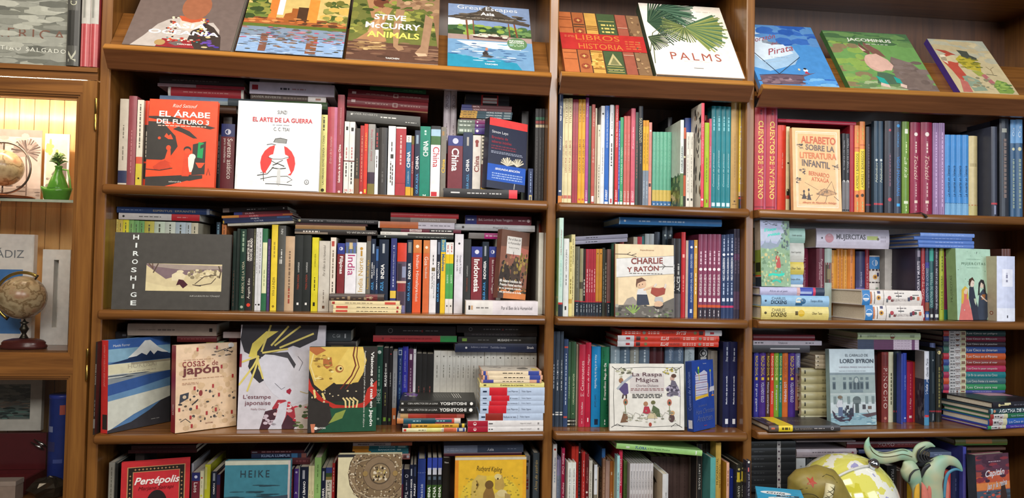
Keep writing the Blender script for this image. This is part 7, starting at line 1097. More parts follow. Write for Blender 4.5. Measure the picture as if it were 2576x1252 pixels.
row('ua',1509.1,87,770.3,7.7,150,222.4,'CCCACC','second of eight white folk-tale spines in a block','t .66 .9 3A3838 .36 u|CUENTOS Y LEYENDAS;t .48 .6 7A4A4A .4 u|EL MUNDO')
row('ua',1517.6,87,770.3,8.4,150,222.3,'CCCACC','third of eight white folk-tale spines in a block','t .66 .9 3A3838 .36 u|CUENTOS Y LEYENDAS;t .48 .6 7A4A4A .4 u|EL MUNDO')
row('ua',1526.5,87,770.3,8.6,150,222.2,'CCCACC','fourth of eight white folk-tale spines in a block','t .66 .9 3A3838 .36 u|CUENTOS Y LEYENDAS;t .48 .6 7A4A4A .4 u|EL MUNDO')
row('ua',1535.5,87,770.3,8.6,150,222.1,'CCCACC','fifth of eight white folk-tale spines in a block','t .66 .9 3A3838 .36 u|CUENTOS Y LEYENDAS;t .48 .6 7A4A4A .4 u|EL MUNDO')
row('ua',1544.3,87,770.3,8.2,150,221.9,'CCCACC','sixth of eight white folk-tale spines in a block','t .66 .9 3A3838 .36 u|CUENTOS Y LEYENDAS;t .48 .6 7A4A4A .4 u|EL MUNDO')
row('ua',1552.8,87,770.3,8.2,150,221.8,'CCCACC','seventh of eight white folk-tale spines in a block','t .66 .9 3A3838 .36 u|CUENTOS Y LEYENDAS;t .48 .6 7A4A4A .4 u|EL MUNDO')
row('ua',1561.9,87,770.3,9.2,150,221.7,'CCCACC','eighth of eight white folk-tale spines in a block','t .66 .9 3A3838 .36 u|CUENTOS Y LEYENDAS;t .48 .6 7A4A4A .4 u|EL MUNDO')
row('ua',1590.9,38.5,770.3,17.2,129,201.1,'D6D8DA','kraft-sided white book with a small black animal','t .35 .74 4A4A4C .24 u .6|QUE EN LA NOCHE',side='kraft')
row('uh',1604.2,170,770.3,27.6,120,217.3,'5A4844','first of five brown-black weathered spines','g .2 .95 4A3A36 .1')
row('uh',1629,170,770.3,21.4,120,216.7,'5A4844','second of five brown-black weathered spines','g .2 .95 4A3A36 .1')
row('uh',1650.8,170,770.3,21.3,120,216,'5A4844','third of five brown-black weathered spines','g .2 .95 4A3A36 .1')
row('uh',1672.5,170,770.3,21.3,120,215.3,'5A4844','fourth of five brown-black weathered spines','g .2 .95 4A3A36 .1')
row('uh',1697.4,170,770.3,27.7,120,214.6,'5A4844','fifth of five brown-black weathered spines','g .2 .95 4A3A36 .1')
row('uh',1720.8,160,770.3,18.3,120,216.5,'76665A','taupe spine closing the weathered five')
row('ua',1720,69,770.3,17.7,48,269.7,'2F2E2F','black spine lettered with spaced white capitals','B 0 1 .02 .08 8A7A6A;B 0 1 .9 .96 8A7A6A;t .5 .78 D0D0CC .34 d .5 bw|ARMSTRONG')
row('ua',1740.8,154.1,770.3,10.5,188.1,268.1,'332F30','first of two dim charcoal spines','g .6 .85 9A9090 .2;g .3 .45 5A4448 .3')
row('ua',1752.5,154,770.3,12.2,188,268,'332F30','second of two dim charcoal spines','g .6 .85 9A9090 .2;g .3 .45 5A4448 .3')
row('ua',1739.7,20.5,770.3,16.2,65,242.3,'5CA8A4','sea green thick spine with red letters','t .3 .45 B02A3A .5 u .5 b|ABC',side='verdemar')
row('ua',1764.9,31.5,770.3,16.3,43,281,'CDAA54','tall gold spine with dark scrawled title','t .56 .84 5A4A20 .34 u .3|MUSCANAVAL;t .45 .85 6A5424 .3 u .75|SIETE FÁBULAS')
row('ua',1785.3,67.8,770.3,8.5,159.6,227.3,'D8A890','peach spine with its ochre side showing','g .7 .9 9A6A54 .3',side='ocre')
row('ua',1805.8,80.8,770.3,11.6,141.6,201.7,'22307E','ultramarine spine beside the peach one','o .89 D8DCF0 .14;g .3 .5 C8D0F0 .2')
row('ua',1818.7,65.6,770.3,13.4,155.3,221.2,'33342E','first of two black spines with yellow boots','B .78 .9 .1 .7 C8B43A;B .77 .8 0 .9 C8B43A;o .94 C8C084 .26;t .5 .72 C8C8BC .46 u .5 b|EL GATO')
row('ua',1831.1,66.6,770.3,10.6,157.2,224,'33342E','second of two black spines with yellow boots','B .78 .9 .1 .7 C8B43A;B .77 .8 0 .9 C8B43A;o .94 C8C084 .26;t .5 .72 C8C8BC .46 u .5 b|EL GATO')
row('ua',1834.9,-30.5,770.3,13,23,239.9,'2E2C38','dark bottom spine standing before the post','B .87 .92 .3 .6 C86A6A;t .4 .84 B8B8C4 .4 u|Cuentos de la luna azul;o .985 D8D8D0 .26')
row('fa',1578.4,85,1028.5,16,180,259.7,'A8DC84','long pale green book lying aslant on the weathered spines','t .22 .35 3A5AA0 .5 u .5 b|FLORA;t .36 .62 4A6A54 .36 u|y los Pavos Reales;B .11 .15 .4 .7 E8F4E0;B .92 .935 .15 .85 E8F4E0',ry=5.5)
# right bay, row one
PLACE = ', right bay row one'
row('us',1899.4,145.3,1746.1,36.6,222.5,317.3,'B83A44','first of two fat red treasuries lettered in yellow','t .115 .87 E8CC6A .44 d .5 b|CUENTOS DE INVIERNO;b .03 .045 8A2A3A;B 0 1 .8 1 C0627A;g .93 .98 7A2030 .14')
row('us',1936.1,145,1746.1,34.8,221.9,316.4,'B83A44','second of two fat red treasuries lettered in yellow','t .115 .87 E8CC6A .44 d .5 b|CUENTOS DE INVIERNO;b .03 .045 8A2A3A;B 0 1 .8 1 C0627A;g .93 .98 7A2030 .14')
row('uh',1968.4,127.2,1746.1,26.3,186.4,265.6,'D2402E','scarlet thick spine beside the red treasuries','t .5 .68 F0C0B0 .18 u .55|El libro rojo')
row('ua',1988.8,126,1746.1,11.7,184.1,262.4,'DCD2A4','cream spine with black dots','o .57 2A2418 .24;o .25 3A3020 .4;B .15 .19 0 1 B83A2A;B .19 .24 .1 .9 2A2418')
row('ua',1999.3,124.3,1746.1,8.4,180.6,257.5,'2E2420','thin dark spine touching the peach alphabet cover','g .3 .9 6A5A50 .2')
row('ca',2061.2,-4,1746.6,16,154.5,252.7,'E8BC86','peach cover lettered Alfabeto with a grasshopper',art='alfabeto',rx=-3)
row('us',2171.9,121.3,1746.1,11.2,174.5,248.7,'2C2C30','first of two black spines with grey feet beside the peach cover','b 0 .4 7A787A;o .4 D0D0CC .34;B .03 .05 .1 .9 2C2C30;t .5 .95 C8C8CC .46 u|EL VIAJE DE LOS TEJÓN')
row('us',2184.3,121,1746.1,12.9,174,247.9,'2C2C30','second of two black spines with grey feet beside the peach cover','b 0 .4 7A787A;o .4 D0D0CC .34;B .03 .05 .1 .9 2C2C30;t .5 .95 C8C8CC .46 u|EL VIAJE DE LOS TEJÓN')
row('uh',2199.1,133.9,1746.1,14.9,199.8,275.4,'A82A36','dark scarlet board standing beside the orange pair')
row('fh',2086.6,115,2022.2,10.8,150,256.8,'A8243A','long crimson book lying across the red spines','b .1 .4 B83A4A')
row('us',2215.7,134.8,1746.1,16.4,201.6,275.4,'E0884A','first of two orange spines with yellow labels','B .26 .7 .02 .98 E8D43A;B .74 .75 0 1 B85A34;o .2 4A3424 .3;t .28 .68 5A5014 .5 u|AMORES Y BORREGOS;g .8 .95 C8A04A .3;g .04 .14 B8B06A .24')
row('us',2232.8,135,1746.1,17.1,202.1,288.1,'E0884A','second of two orange spines with yellow labels','B .26 .7 .02 .98 E8D43A;B .74 .75 0 1 B85A34;o .2 4A3424 .3;t .28 .68 5A5014 .5 u|AMORES Y BORREGOS;g .8 .95 C8A04A .3;g .04 .14 B8B06A .24')
row('us',2263.5,147,1746.1,16.3,194,276.5,'3A3036','dark plum spine after the orange pair','B .1 .12 0 1 A83A40;g .3 .8 6A6068 .2')
row('us',2279.8,149.9,1746.1,6.9,189.7,270.4,'4A3A30','thin brown spine after the orange pair')
row('us',2279.5,41,1746.1,15,14,292,'34485A','first of two blue-grey spines with cream script','b 0 .1 2A3A4C;B .1 .12 0 1 B03A44;t .34 .56 D0D4C0 .46 u .5 i|Nabokov;o .58 C8D0D0 .26')
row('us',2294.8,136.4,1746.1,14.8,204.8,292,'34485A','second of two blue-grey spines with cream script','b 0 .1 2A3A4C;B .1 .12 0 1 B03A44;t .34 .56 D0D4C0 .46 u .5 i|Nabokov;o .58 C8D0D0 .26')
row('us',2322.8,137,1746.1,30.1,206.1,293.8,'34343E','black spine with pink marks at head and foot','o .9 B84A5A .14;o .16 B83A4A .2;g .3 .65 6A4A5A .2')
row('us',2351.5,137.1,1746.1,23.3,206.3,294.1,'3A4254','slate spine lettered in electric blue','o .95 3A9AE0 .22;t .72 .88 3A8AC8 .34 d|CRÓNICA;t .2 .62 3A8AD8 .4 d|VIDAS IMAGINARIAS;B .09 .12 .3 .75 3AA0E0')
row('us',2378.3,137.2,1746.1,23.4,206.4,294.2,'6A8C34','grass green spine with a hanging bookmark','B .87 .92 .3 .75 E8ECD8;t .4 .62 D0DCB0 .5 d .5 i|La isla;g .66 .78 B8CC8A .2;B .12 .15 .2 .8 D8E0C0;g .04 .11 B8CC8A .2',dress=1)
row('us',2410.7,136.8,1746.1,33.1,205.5,293,'8C2442','first of two wine-red spines with white profile heads','o .87 E8DCD4 .18;t .38 .64 D8B8A8 .36 d .5 i|Tolstói;g .67 .79 D8C0B8 .14;g .2 .35 C8A0A0 .12;B .13 .16 .35 .65 E0C8B8;g .05 .12 C8A0A0 .1')
row('us',2448.4,137.3,1746.1,38.1,206.7,294.6,'8C2442','second of two wine-red spines with white profile heads','o .87 E8DCD4 .18;t .38 .64 D8B8A8 .36 d .5 i|Tolstói;g .67 .79 D8C0B8 .14;g .2 .35 C8A0A0 .12;B .13 .16 .35 .65 E0C8B8;g .05 .12 C8A0A0 .1')
row('uh',2480.1,137.1,1746.1,19.6,206.2,294,'8A6A94','first of two lilac shimmering spines','g .1 .9 C0A0C8 .2;B 0 1 .6 .85 A88AB0')
row('uh',2500.8,137.4,1746.1,21,206.8,294.9,'8A6A94','second of two lilac shimmering spines','g .1 .9 C0A0C8 .2;B 0 1 .6 .85 A88AB0')
row('us',2522.2,124.7,1746.1,20.4,181.4,258.6,'4488C8','first of four sky blue notebooks with script','b 0 .16 74A8D0;B .155 .163 0 1 1E3A5A;t .24 .62 1A2A4A .46 u .5 i|La muerte en Venecia')
row('us',2541.9,124.9,1746.1,18.1,181.8,259.1,'4488C8','second of four sky blue notebooks with script','b 0 .16 74A8D0;B .155 .163 0 1 1E3A5A;t .24 .62 1A2A4A .46 u .5 i|La muerte en Venecia')
row('us',2561.7,125,1746.1,20.6,182.1,259.5,'4488C8','third of four sky blue notebooks with script','b 0 .16 74A8D0;B .155 .163 0 1 1E3A5A;t .24 .62 1A2A4A .46 u .5 i|La muerte en Venecia')
row('us',2582.6,125.2,1746.2,20.5,182.4,260,'4488C8','fourth of four sky blue notebooks with script','b 0 .16 74A8D0;B .155 .163 0 1 1E3A5A;t .24 .62 1A2A4A .46 u .5 i|La muerte en Venecia')
row('us',2608.6,124.4,1746.2,29.9,180.9,257.8,'C8B888','parchment-coloured spine beside the blue notebooks','b 0 .14 C0B478;B .14 .15 0 1 B8683A;B .62 .66 .1 .9 B0A074')
row('us',2643.3,86.3,1746.2,19.8,196.6,280.3,'3A3E4C','black book jutting out with its side showing','b 0 .13 2E3040;B .13 .15 0 1 C03A44;B .02 .12 .4 .7 8A90A8')
row('us',2725.8,140,1746.2,10.9,120,322.1,'8A98A8','thin silver spine behind the jutting black book')
row('uh',2716.8,53.5,1746.2,32.1,39,317.7,'32363E','tall black gilded spine near the corner','B .86 .9 .2 .7 A8A89A;g .2 .8 7A6A64 .3')
row('us',2747.8,144.7,1746.2,18.4,221.4,315.7,'3A5A7A','first of two blue classics at the far corner','b .76 1 6A9AC8;o .7 C8C4A0 .26;g .1 .6 8A9A90 .34;t .8 .95 D0DCE8 .4 u|Ola')
row('us',2769.4,145.3,1746.2,24.2,222.5,317.3,'3A5A7A','second of two blue classics at the far corner','b .76 1 6A9AC8;o .7 C8C4A0 .26;g .1 .6 8A9A90 .34;t .8 .95 D0DCE8 .4 u|Ola')
# right bay, row two
PLACE = ', right bay row two'
row('fs',1985.7,58,1419.8,38.9,160,209.9,'DCCC7A','pale yellow classic lying lowest at the left','o .06 4A3E14 .1;t .155 .35 4A3E14 .24 u .28|CHARLES;t .145 .37 4A3E14 .34 u .62 b|DICKENS;o .59 D8B42E .26;B .5 .54 .35 .65 5A4A14;t .75 .9 5A4E24 .5 u .5 i|Oliver Twist',rz=-1)
row('fs',1986.5,58,1458.9,32.4,160,211,'8FB8D8','light blue classic lying on the pale yellow one','o .06 24364A .1;t .15 .35 24364A .24 u .28|CHARLES;t .14 .37 24364A .34 u .62 b|DICKENS;o .55 E0DCC8 .32;o .61 34648A .26;B .5 .6 .65 .9 34648A;t .72 .9 34506A .5 u .5 i|Tiempos difíciles',rz=-1)
row('fs',1978.2,60,1491.6,23.9,160,201.1,'B8B8D8','lilac picture-spined book third in the low left pile','b .62 .82 3A4AA8;b .82 .86 C83A5A;b .86 1 2E3A52;t .14 .42 6A6A8A .3 u .5 i|Alicia en el país;B .62 .8 .5 .8 A8B8E0;B .57 .62 0 1 D0A8A8',rz=-1)
row('ca',1931.7,8.9,1516.6,30,99,198.8,'9DB89A','watercolour cover with a small red-dressed girl in a meadow','b 0 .14 26303A;B .15 .17 0 1 C8502E;b .17 .55 7A8A3A;B .22 .36 .1 .9 2A2E1E',spine='A89A8A',art='prado',rx=-3,rz=7)
row('fs',1975.5,122,1515.8,7.7,140,150.3,'D8D8D0','white classic in the vertical pile behind the meadow cover')
row('fs',1974.6,122,1523.8,30.1,140,149.1,'8AB0CC','light blue classic in the vertical pile behind the meadow cover','t .72 .93 3A3E34 .5 u .5 i|Tiempos difíciles')
row('fs',1975.3,122,1554.2,38.3,140,151.1,'D0BE5A','mustard classic in the vertical pile behind the meadow cover','t .72 .93 3A3E34 .5 u .5 i|Oliver Twist')
row('fs',1975.4,122,1592.8,58.8,140,152.4,'C8C8C0','fat grey-white classic in the vertical pile behind the meadow cover','t .72 .93 3A3E34 .5 u .5 i|David Copperfield')
row('fs',1976.7,122,1651.9,45.4,140,155.6,'9CC4B8','mint classic in the vertical pile behind the meadow cover','t .72 .93 3A3E34 .5 u .5 i|Grandes esperanzas')
row('us',2099.9,207.9,1419.8,39,120.3,219,'8A3450','wide crimson spine with two slim lines','t .42 .86 E0C0CC .2 d .66|La isla misteriosa;t .55 .86 E0C0CC .18 d .45|Julio Verne')
row('us',2133.7,177.1,1419.9,26.6,154.1,219.6,'6A3240','wine spine beside the wide crimson one','t .4 .84 D0B0B4 .26 d .62|Por esos mundos;t .5 .84 D0B0B4 .22 d .35|Julio Verne')
row('us',2160.2,177.5,1419.9,23.8,154.9,220.2,'A4B4AC','grey-green spine with a rider picture','B .5 .79 .05 .98 7A3A38;B .5 .76 .1 .55 4A4234;B .55 .7 .3 .8 8A7A54')
row('us',2181.3,212,1420,16.5,111.9,220.1,'D87A30','slim orange spine first of the orange run','t .78 .92 8A3A14 .3 u|Julio Verne;t .44 .56 E8C8A0 .3 u|Viaje')
row('us',2205.6,212,1420.1,30.1,111.9,216.3,'DC9A3A','wide amber spine in the orange run','t .8 .92 9A5A1E .22 u|Alcott;g .4 .65 B8742A .14')
row('us',2227.4,212,1420.2,12.4,111.9,220,'D88E38','first of two narrow tawny spines in the orange run','g .3 .9 B06A24 .24')
row('us',2239.6,212,1420.2,11.2,111.9,219.9,'D88E38','second of two narrow tawny spines in the orange run','g .3 .9 B06A24 .24')
row('us',2252.1,212,1420.2,12.3,111.9,218.7,'E0A048','honey spine in the orange run','g .3 .9 B87A2A .2')
row('us',2272.4,212,1420.3,26.4,111.9,219.8,'D4802E','last wide orange spine before the violet one','t .8 .92 8A3E14 .22 u|Nesbit;g .3 .6 B0621E .12')
row('us',2304.4,212,1420.5,31.7,111.9,213.5,'3E3E68','violet-navy spine with a lavender foot','b 0 .44 6A64B0;b .56 1 36365C;t .47 .68 C8C8E0 .2 u .55|El pequeño lord')
row('us',2328.7,212,1420.5,13.8,111.9,219.6,'9A2A36','deep red spine with vertical capitals','t .12 .8 D0A0A0 .44 u|LOS TRES DE LA CASA')
row('fs',2236.3,165,1640.8,61,150,247.1,'D2CCDC','fat white book lettered in hand-drawn capitals, on the spines','o .075 3A343A .05;o .175 C88A94 .24;t .27 .67 4A444C .34 u .45 b|MUJERCITAS;B .69 .84 .35 .55 B8C46A;o .84 6A6044 .07;g .88 .95 B8B0C0 .1 .6;g .88 .95 B8B0C0 .1 .4')
row('us',2354.2,212,1420.6,35.8,111.9,200.6,'E4DED8','white folk-patterned spine standing upright','b .78 .98 3A80C0;o .88 E8ECF0 .28;B .75 .78 0 1 4A3A3A;B .55 .57 0 1 3A3030;o .65 D8A040 .22;o .65 6A3A24 .1;B .66 .72 .7 .9 3A3A60;o .35 B83A44 .2;B .2 .3 .15 .4 6A7A7A;B .4 .48 .55 .85 8A9A8A;o .12 8A2A3A .2')
row('fs',2296.1,60,1420.8,45.2,170,193.9,'E4DED8','lower of two folk-patterned white novels lying in front','b 0 .13 3A80C0;o .06 E8ECF0 .24;B .13 .16 .1 .9 C87A4A;B .17 .19 0 1 E4DED8;B .2 .21 .1 .9 3A3434;o .27 D8A040 .16;o .27 5A3424 .08;o .27 3A3A60 0;B .25 .3 .05 .22 4A4A6A;B .355 .36 0 1 3A3434;o .45 B03A44 .14;B .4 .43 .55 .8 6A7074;B .48 .52 .6 .75 7A3A3A;B .56 .66 .34 .4 3A3434;B .6 .605 .05 .5 3A3434;t .5 .74 A8A0A0 .2 u .66|MUJERCITAS;g .54 .7 8A8484 .07 .18;o .82 8A2A3A .14;B .76 .8 .45 .7 4A4A60;B .84 .95 .28 .32 3A3434;B .92 .96 .4 .65 C86A4A;o .86 4A5A4A .1;B .985 1 0 1 E8E4E0',rz=2.5)
row('fs',2287.2,60,1466.3,44.8,170,199.1,'E4DED8','upper of two folk-patterned white novels lying in front','b 0 .13 3A80C0;o .06 E8ECF0 .24;B .13 .16 .1 .9 C87A4A;B .17 .19 0 1 E4DED8;B .2 .21 .1 .9 3A3434;o .27 D8A040 .16;o .27 5A3424 .08;o .27 3A3A60 0;B .25 .3 .05 .22 4A4A6A;B .355 .36 0 1 3A3434;o .45 B03A44 .14;B .4 .43 .55 .8 6A7074;B .48 .52 .6 .75 7A3A3A;B .56 .66 .34 .4 3A3434;B .6 .605 .05 .5 3A3434;t .5 .74 A8A0A0 .2 u .66|MUJERCITAS;g .54 .7 8A8484 .07 .18;o .82 8A2A3A .14;B .76 .8 .45 .7 4A4A60;B .84 .95 .28 .32 3A3434;B .92 .96 .4 .65 C86A4A;o .86 4A5A4A .1;B .985 1 0 1 E8E4E0',rz=3)
row('us',2413.2,212,1420.9,44.3,111.9,223.2,'D8D6D4','fat white novel standing above the folk pair','t .1 .64 6A6864 .2 d|Louisa May Alcott')
row('us',2447.6,179.6,1420.9,20.6,159.2,223.2,'DCDCDA','white spine with grey capitals by the fat novel','t .4 .6 3A3A3A .5 u|MUJERCITAS;t .24 .5 4A4A4A .4 u|JULIETA Y;g .65 .9 6A6A6A .2;o .94 2A2A2A .2')
row('us',2421.1,91.5,1420.8,18.4,115.1,222.3,'30293A','black-violet spine of the arrow-foot five','t .36 .82 C8C0CC .46 u .5 b|LOCURA Y MUERTE;B .88 .97 .3 .8 8A8090')
row('us',2437.9,63.5,1420.9,12.6,59,223.2,'9A2E34','brick spine of the arrow-foot five','t .28 .78 D8A8A0 .6 u|TAO TE CHING;B .03 .075 .2 .8 D0D0CC')
row('us',2451.8,63.5,1420.9,13.3,59,223.5,'2C3A5A','blue and tan spine of the arrow-foot five','t .26 .74 B0C0D0 .6 u|CUENTOS DE ANDERSEN;B .12 .24 0 1 8A4A34;B .72 .8 0 1 3A3A8A;b 0 .1 3A5A9A;B .03 .075 .2 .8 D0D0CC')
row('us',2466.3,112.7,1421,13.9,157.5,223.1,'2E5A5E','teal-headed spine of the arrow-foot five','t .18 .66 A8C4C0 .6 u|CUENTOS DE TERROR;b 0 .16 221E26;B .82 1 0 1 3A9A8A;B .03 .075 .2 .8 D0D0CC')
row('us',2483.3,112.4,1421.1,17.5,156.8,223.4,'28222E','darkest spine of the arrow-foot five','t .14 .72 C8C4D0 .46 u|VIAJE ALREDEDOR DE LA LUNA;t .75 .95 B8B0C0 .4 u|JULIO VERNE;B .03 .075 .2 .8 D0D0CC')
row('us',2501.2,112.7,1421.1,15.6,157.5,223,'A4B03A','yellow-green spine beside the darkest arrow one','t .14 .62 4A5414 .46 u|HOJAS DE HIERBA;g .68 .9 5A6420 .2')
row('us',2519.4,118.9,1421.2,18.2,157.7,222.9,'7E2A56','plum red spine with a green foot','b 0 .14 2E7A64;o .88 C8A0B0 .2;o .93 B08AA0 .12')
row('fs',2498.5,95,1645.2,10.9,170,186.7,'5A7AC0','lowest of four blue booklets lying on the arrow spines','g .3 .8 8AA0D8 .2')
row('fs',2497.7,95,1656.4,11.8,170,188.3,'5478C0','second of four blue booklets lying on the arrow spines','g .3 .8 8AA0D8 .2')
row('fs',2487.6,95,1668.5,10.6,170,196.1,'4A6CB0','third of four blue booklets lying on the arrow spines','g .3 .8 7A94D0 .2')
row('fs',2502,95,1679.4,11.7,170,182.9,'7A9CE0','topmost of four blue booklets lying on the arrow spines','g .2 .8 98B4F0 .2')
row('ca',2588.8,21.6,1422.3,34,145.5,221.9,'B4D6C0','mint cover with three young women in long dresses','t .25 .62 5A6A4A .3 u|MUJERCITAS;o .3 4A5A3A .05',spine='7E9A6A',art='mint',rx=-2,rz=11.9)
row('un',2761.3,170.1,1422,10.7,160.1,228.2,'6A4238','first of three dim brown spines behind the mint cover')
row('un',2771.6,170.1,1422,9.2,160.3,228.4,'6A4238','second of three dim brown spines behind the mint cover')
row('un',2782,170.2,1422.1,10.7,160.4,228.6,'6A4238','third of three dim brown spines behind the mint cover')
row('us',2675.6,40,1421.8,61.2,120,200.8,'CDD4EC','thick pale blue novel with a white foot by the right panel','b 0 .2 E4E8F4;B .53 .8 .25 .85 E8EAF6;g .66 .74 8A8AA0 .1;g .6 .64 8A8AA0 .1;B .05 .09 .5 .56 3A3A44',side='penguin')
# right bay, row three
PLACE = ', right bay row three'
row('us',1923.6,175.5,1093.7,16.3,151.1,215.2,'33338A','indigo spine first of the rainbow run','t .66 .95 D8B83A .5 d .5 b|ROALD DAHL;B .6 .64 .3 .7 D8B83A;t .12 .57 D8D8E8 .44 d|El gran gigante')
row('us',1943.5,175.5,1093.8,21.6,151.1,215.2,'44287E','violet spine second of the rainbow run','t .66 .95 D8B83A .5 d .5 b|ROALD DAHL;B .6 .64 .3 .7 D8B83A;t .28 .57 D8D8E8 .44 d|VOLANDO SOLO')
row('us',1962.1,175.2,1093.8,13.2,150.5,214.4,'4A3024','brown spine third of the rainbow run','t .66 .95 D8B83A .5 d .5 b|ROALD DAHL;B .6 .64 .3 .7 D8B83A;t .12 .57 D8D8E8 .44 d|Historias extraordinarias')
row('us',1975.6,175.2,1093.8,11.3,150.5,214.4,'D8402E','red spine fourth of the rainbow run','t .66 .95 E8D0B0 .5 d .5 b|ROALD DAHL;B .6 .64 .3 .7 E8D0B0;t .12 .57 D8D8E8 .44 d|Relatos')
row('us',1989.6,175.3,1093.9,15.4,150.5,214.4,'7AA02E','lime spine fifth of the rainbow run','t .66 .95 D8DC8A .5 d .5 b|ROALD DAHL;B .6 .64 .3 .7 D8DC8A;t .12 .57 D8D8E8 .44 d|El superzorro')
row('us',2003.4,175.3,1093.9,10.7,150.5,214.4,'1E7A5E','jade spine sixth of the rainbow run','t .66 .95 D8DC6A .5 d .5 b|ROALD DAHL;B .6 .64 .3 .7 D8DC6A;t .28 .57 D8D8E8 .44 d|EL DEDO MÁGICO')
row('us',2018.5,175.3,1094,18.3,150.5,214.4,'C8662A','orange spine seventh of the rainbow run','t .66 .95 A85A3A .5 d .5 b|ROALD DAHL;B .6 .64 .3 .7 A85A3A;t .28 .57 D8D8E8 .44 d|LOS MIMPINS')
row('us',2040.5,175.3,1094.1,23.1,150.5,214.5,'44287E','violet spine eighth of the rainbow run','t .66 .95 D8B83A .5 d .5 b|ROALD DAHL;B .6 .64 .3 .7 D8B83A;t .28 .57 D8D8E8 .44 d|VOLANDO SOLO')
row('us',2060.6,175.3,1094.1,15.9,150.6,214.5,'6A6A94','dusk-picture spine ninth of the rainbow run','b 0 .16 2A2430;b .16 .5 9A6A54;b .5 .7 8A6A74;t .66 .95 C8D0D8 .5 d|ROALD DAHL;g .36 .6 D0C0B0 .3')
row('fn',2000.9,165,1309.7,22.8,150,186.9,'36343A','black book lying lowest on the rainbow run','g .1 .25 A8A8A8 .1;B .3 .82 .4 .55 B8B8BC;b 0 .28 2C2A2E')
row('fn',2021,165,1332.8,13.9,150,226.1,'C8C0CC','lilac-white book second on the rainbow run','g .02 .16 4A464E .24;t .36 .5 5A5660 .4 u .5 i|Tchaikovski;g .76 .88 5A5660 .2')
row('fh',2009.8,167,1347,17.9,150,203.4,'8A2A36','dark red book topping the rainbow run')
row('fs',2156,84,1111.9,3.9,18,195.5,'C0BEA0','lowest of seven khaki volumes in the pile by the palace cover','B .05 .075 .25 .7 3A3824;g .35 .5 8A845C .2')
row('fs',2155.9,84,1116.1,22.4,18,195.6,'A8A078','second of seven khaki volumes in the pile by the palace cover','B .05 .075 .25 .7 3A3824;g .35 .5 8A845C .2')
row('fs',2155.8,84,1138.8,25.3,18,195.7,'A8A078','third of seven khaki volumes in the pile by the palace cover','B .05 .075 .25 .7 3A3824;g .35 .5 8A845C .2')
row('fs',2155.6,84,1164.4,24.8,18,195.7,'A8A078','fourth of seven khaki volumes in the pile by the palace cover','B .05 .075 .25 .7 3A3824;g .35 .5 8A845C .2')
row('fs',2155.5,84,1189.5,24.8,18,195.8,'A8A078','fifth of seven khaki volumes in the pile by the palace cover','B .05 .075 .25 .7 3A3824;g .35 .5 8A845C .2')
row('fs',2155.4,84,1214.6,24.2,18,195.9,'A8A078','sixth of seven khaki volumes in the pile by the palace cover','B .05 .075 .25 .7 3A3824;g .35 .5 8A845C .2')
row('fs',2155.2,84,1239.1,24.2,18,195.9,'A8A078','seventh of seven khaki volumes in the pile by the palace cover','B .05 .075 .25 .7 3A3824;g .35 .5 8A845C .2')
row('fs',2164.9,130,1263.6,3.2,130,132.1,'C4B69C','lowest of four slim buff volumes on the khaki pile','B .05 .08 .35 .65 4A4434')
row('fs',2164.8,130,1267.1,12.1,130,132.1,'C4B69C','second of four slim buff volumes on the khaki pile','B .05 .08 .35 .65 4A4434')
row('fs',2164.8,130,1279.5,12.4,130,132.2,'C4B69C','third of four slim buff volumes on the khaki pile','B .05 .08 .35 .65 4A4434')
row('fs',2164.7,130,1292.2,13.9,130,132.2,'C4B69C','topmost of four slim buff volumes on the khaki pile','B .05 .08 .35 .65 4A4434')
row('ca',2203.1,36,1095.4,20,153.8,231.2,'B8C8D0','pale blue cover with a palace front and gondolas',spine='8AA4A8',art='palacio',rx=-3,rz=3)
row('fn',2005.1,17.5,1094.4,17.2,125,221.3,'3A3638','flat black novel with a yellow paper band in front','b 0 .135 5A4A44;b .135 .33 E8CC2A;g .18 .29 4A4014 .4;t .37 .6 8A7E74 .4 u|La traición;g .63 .78 A8A09C .14;o .885 8A888C .3;o .885 3A3638 .14;B .03 .08 .3 .6 C86A4A',hard=1,side='faja')
row('us',2332.8,176.1,1095,25.4,152.1,216.7,'4A2228','oxblood spine with white serif title by the palace cover','t .16 .62 D8C8C8 .44 d .55|El LIBRO de la SELVA;t .66 .92 C0A0A0 .3 d|Rudyard Kipling;o .08 B89A9A .14')
row('us',2334.9,81.5,1095,22.6,23,220.1,'7A3430','rust spine with art-deco letters','t .2 .77 D8C4BC .52 d .5 w|PINOCHO;B .8 .96 .1 .9 6A2A28;o .06 B87A6A .2')
row('us',2354.9,147.5,1095,16.2,154.9,220.7,'C8C8AC','pale khaki slim spine beside the rust one','g .25 .7 5A5A44 .24')
row('us',2377.2,148.3,1095.1,25.3,156.6,223.1,'1E2A34','first of two blackish classics with red ankle lines','B .14 .165 0 1 A8303A;B .4 .72 .45 .5 8A9A54;B .02 .12 .4 .48 C8CCD0;o .87 A8B4B8 .14')
row('us',2372.2,51.5,1095,4.5,23,218.1,'34449A','thin blue spine beside the blackish classic')
row('us',2402.2,146.2,1095.1,12.3,152.4,217.2,'2E44A4','royal blue slim spine','t .4 .75 C0CCF0 .3 u|La piel de zapa;o .06 D8E0F4 .2')
row('us',2420,136.4,1095.2,21.1,132.9,189.2,'A82444','crimson short spine with a white V','t .22 .4 E8C0C8 .34 u|La daga;g .45 .8 D06A80 .14;B .07 .11 .3 .7 F0E4E4')
row('us',2440.7,136.1,1095.3,18.3,132.2,188.3,'B83824','vermilion short spine with a white V','t .22 .45 E8C0A8 .34 u|El paraíso;g .5 .8 D07A60 .14;B .07 .11 .3 .7 F0E4D8')
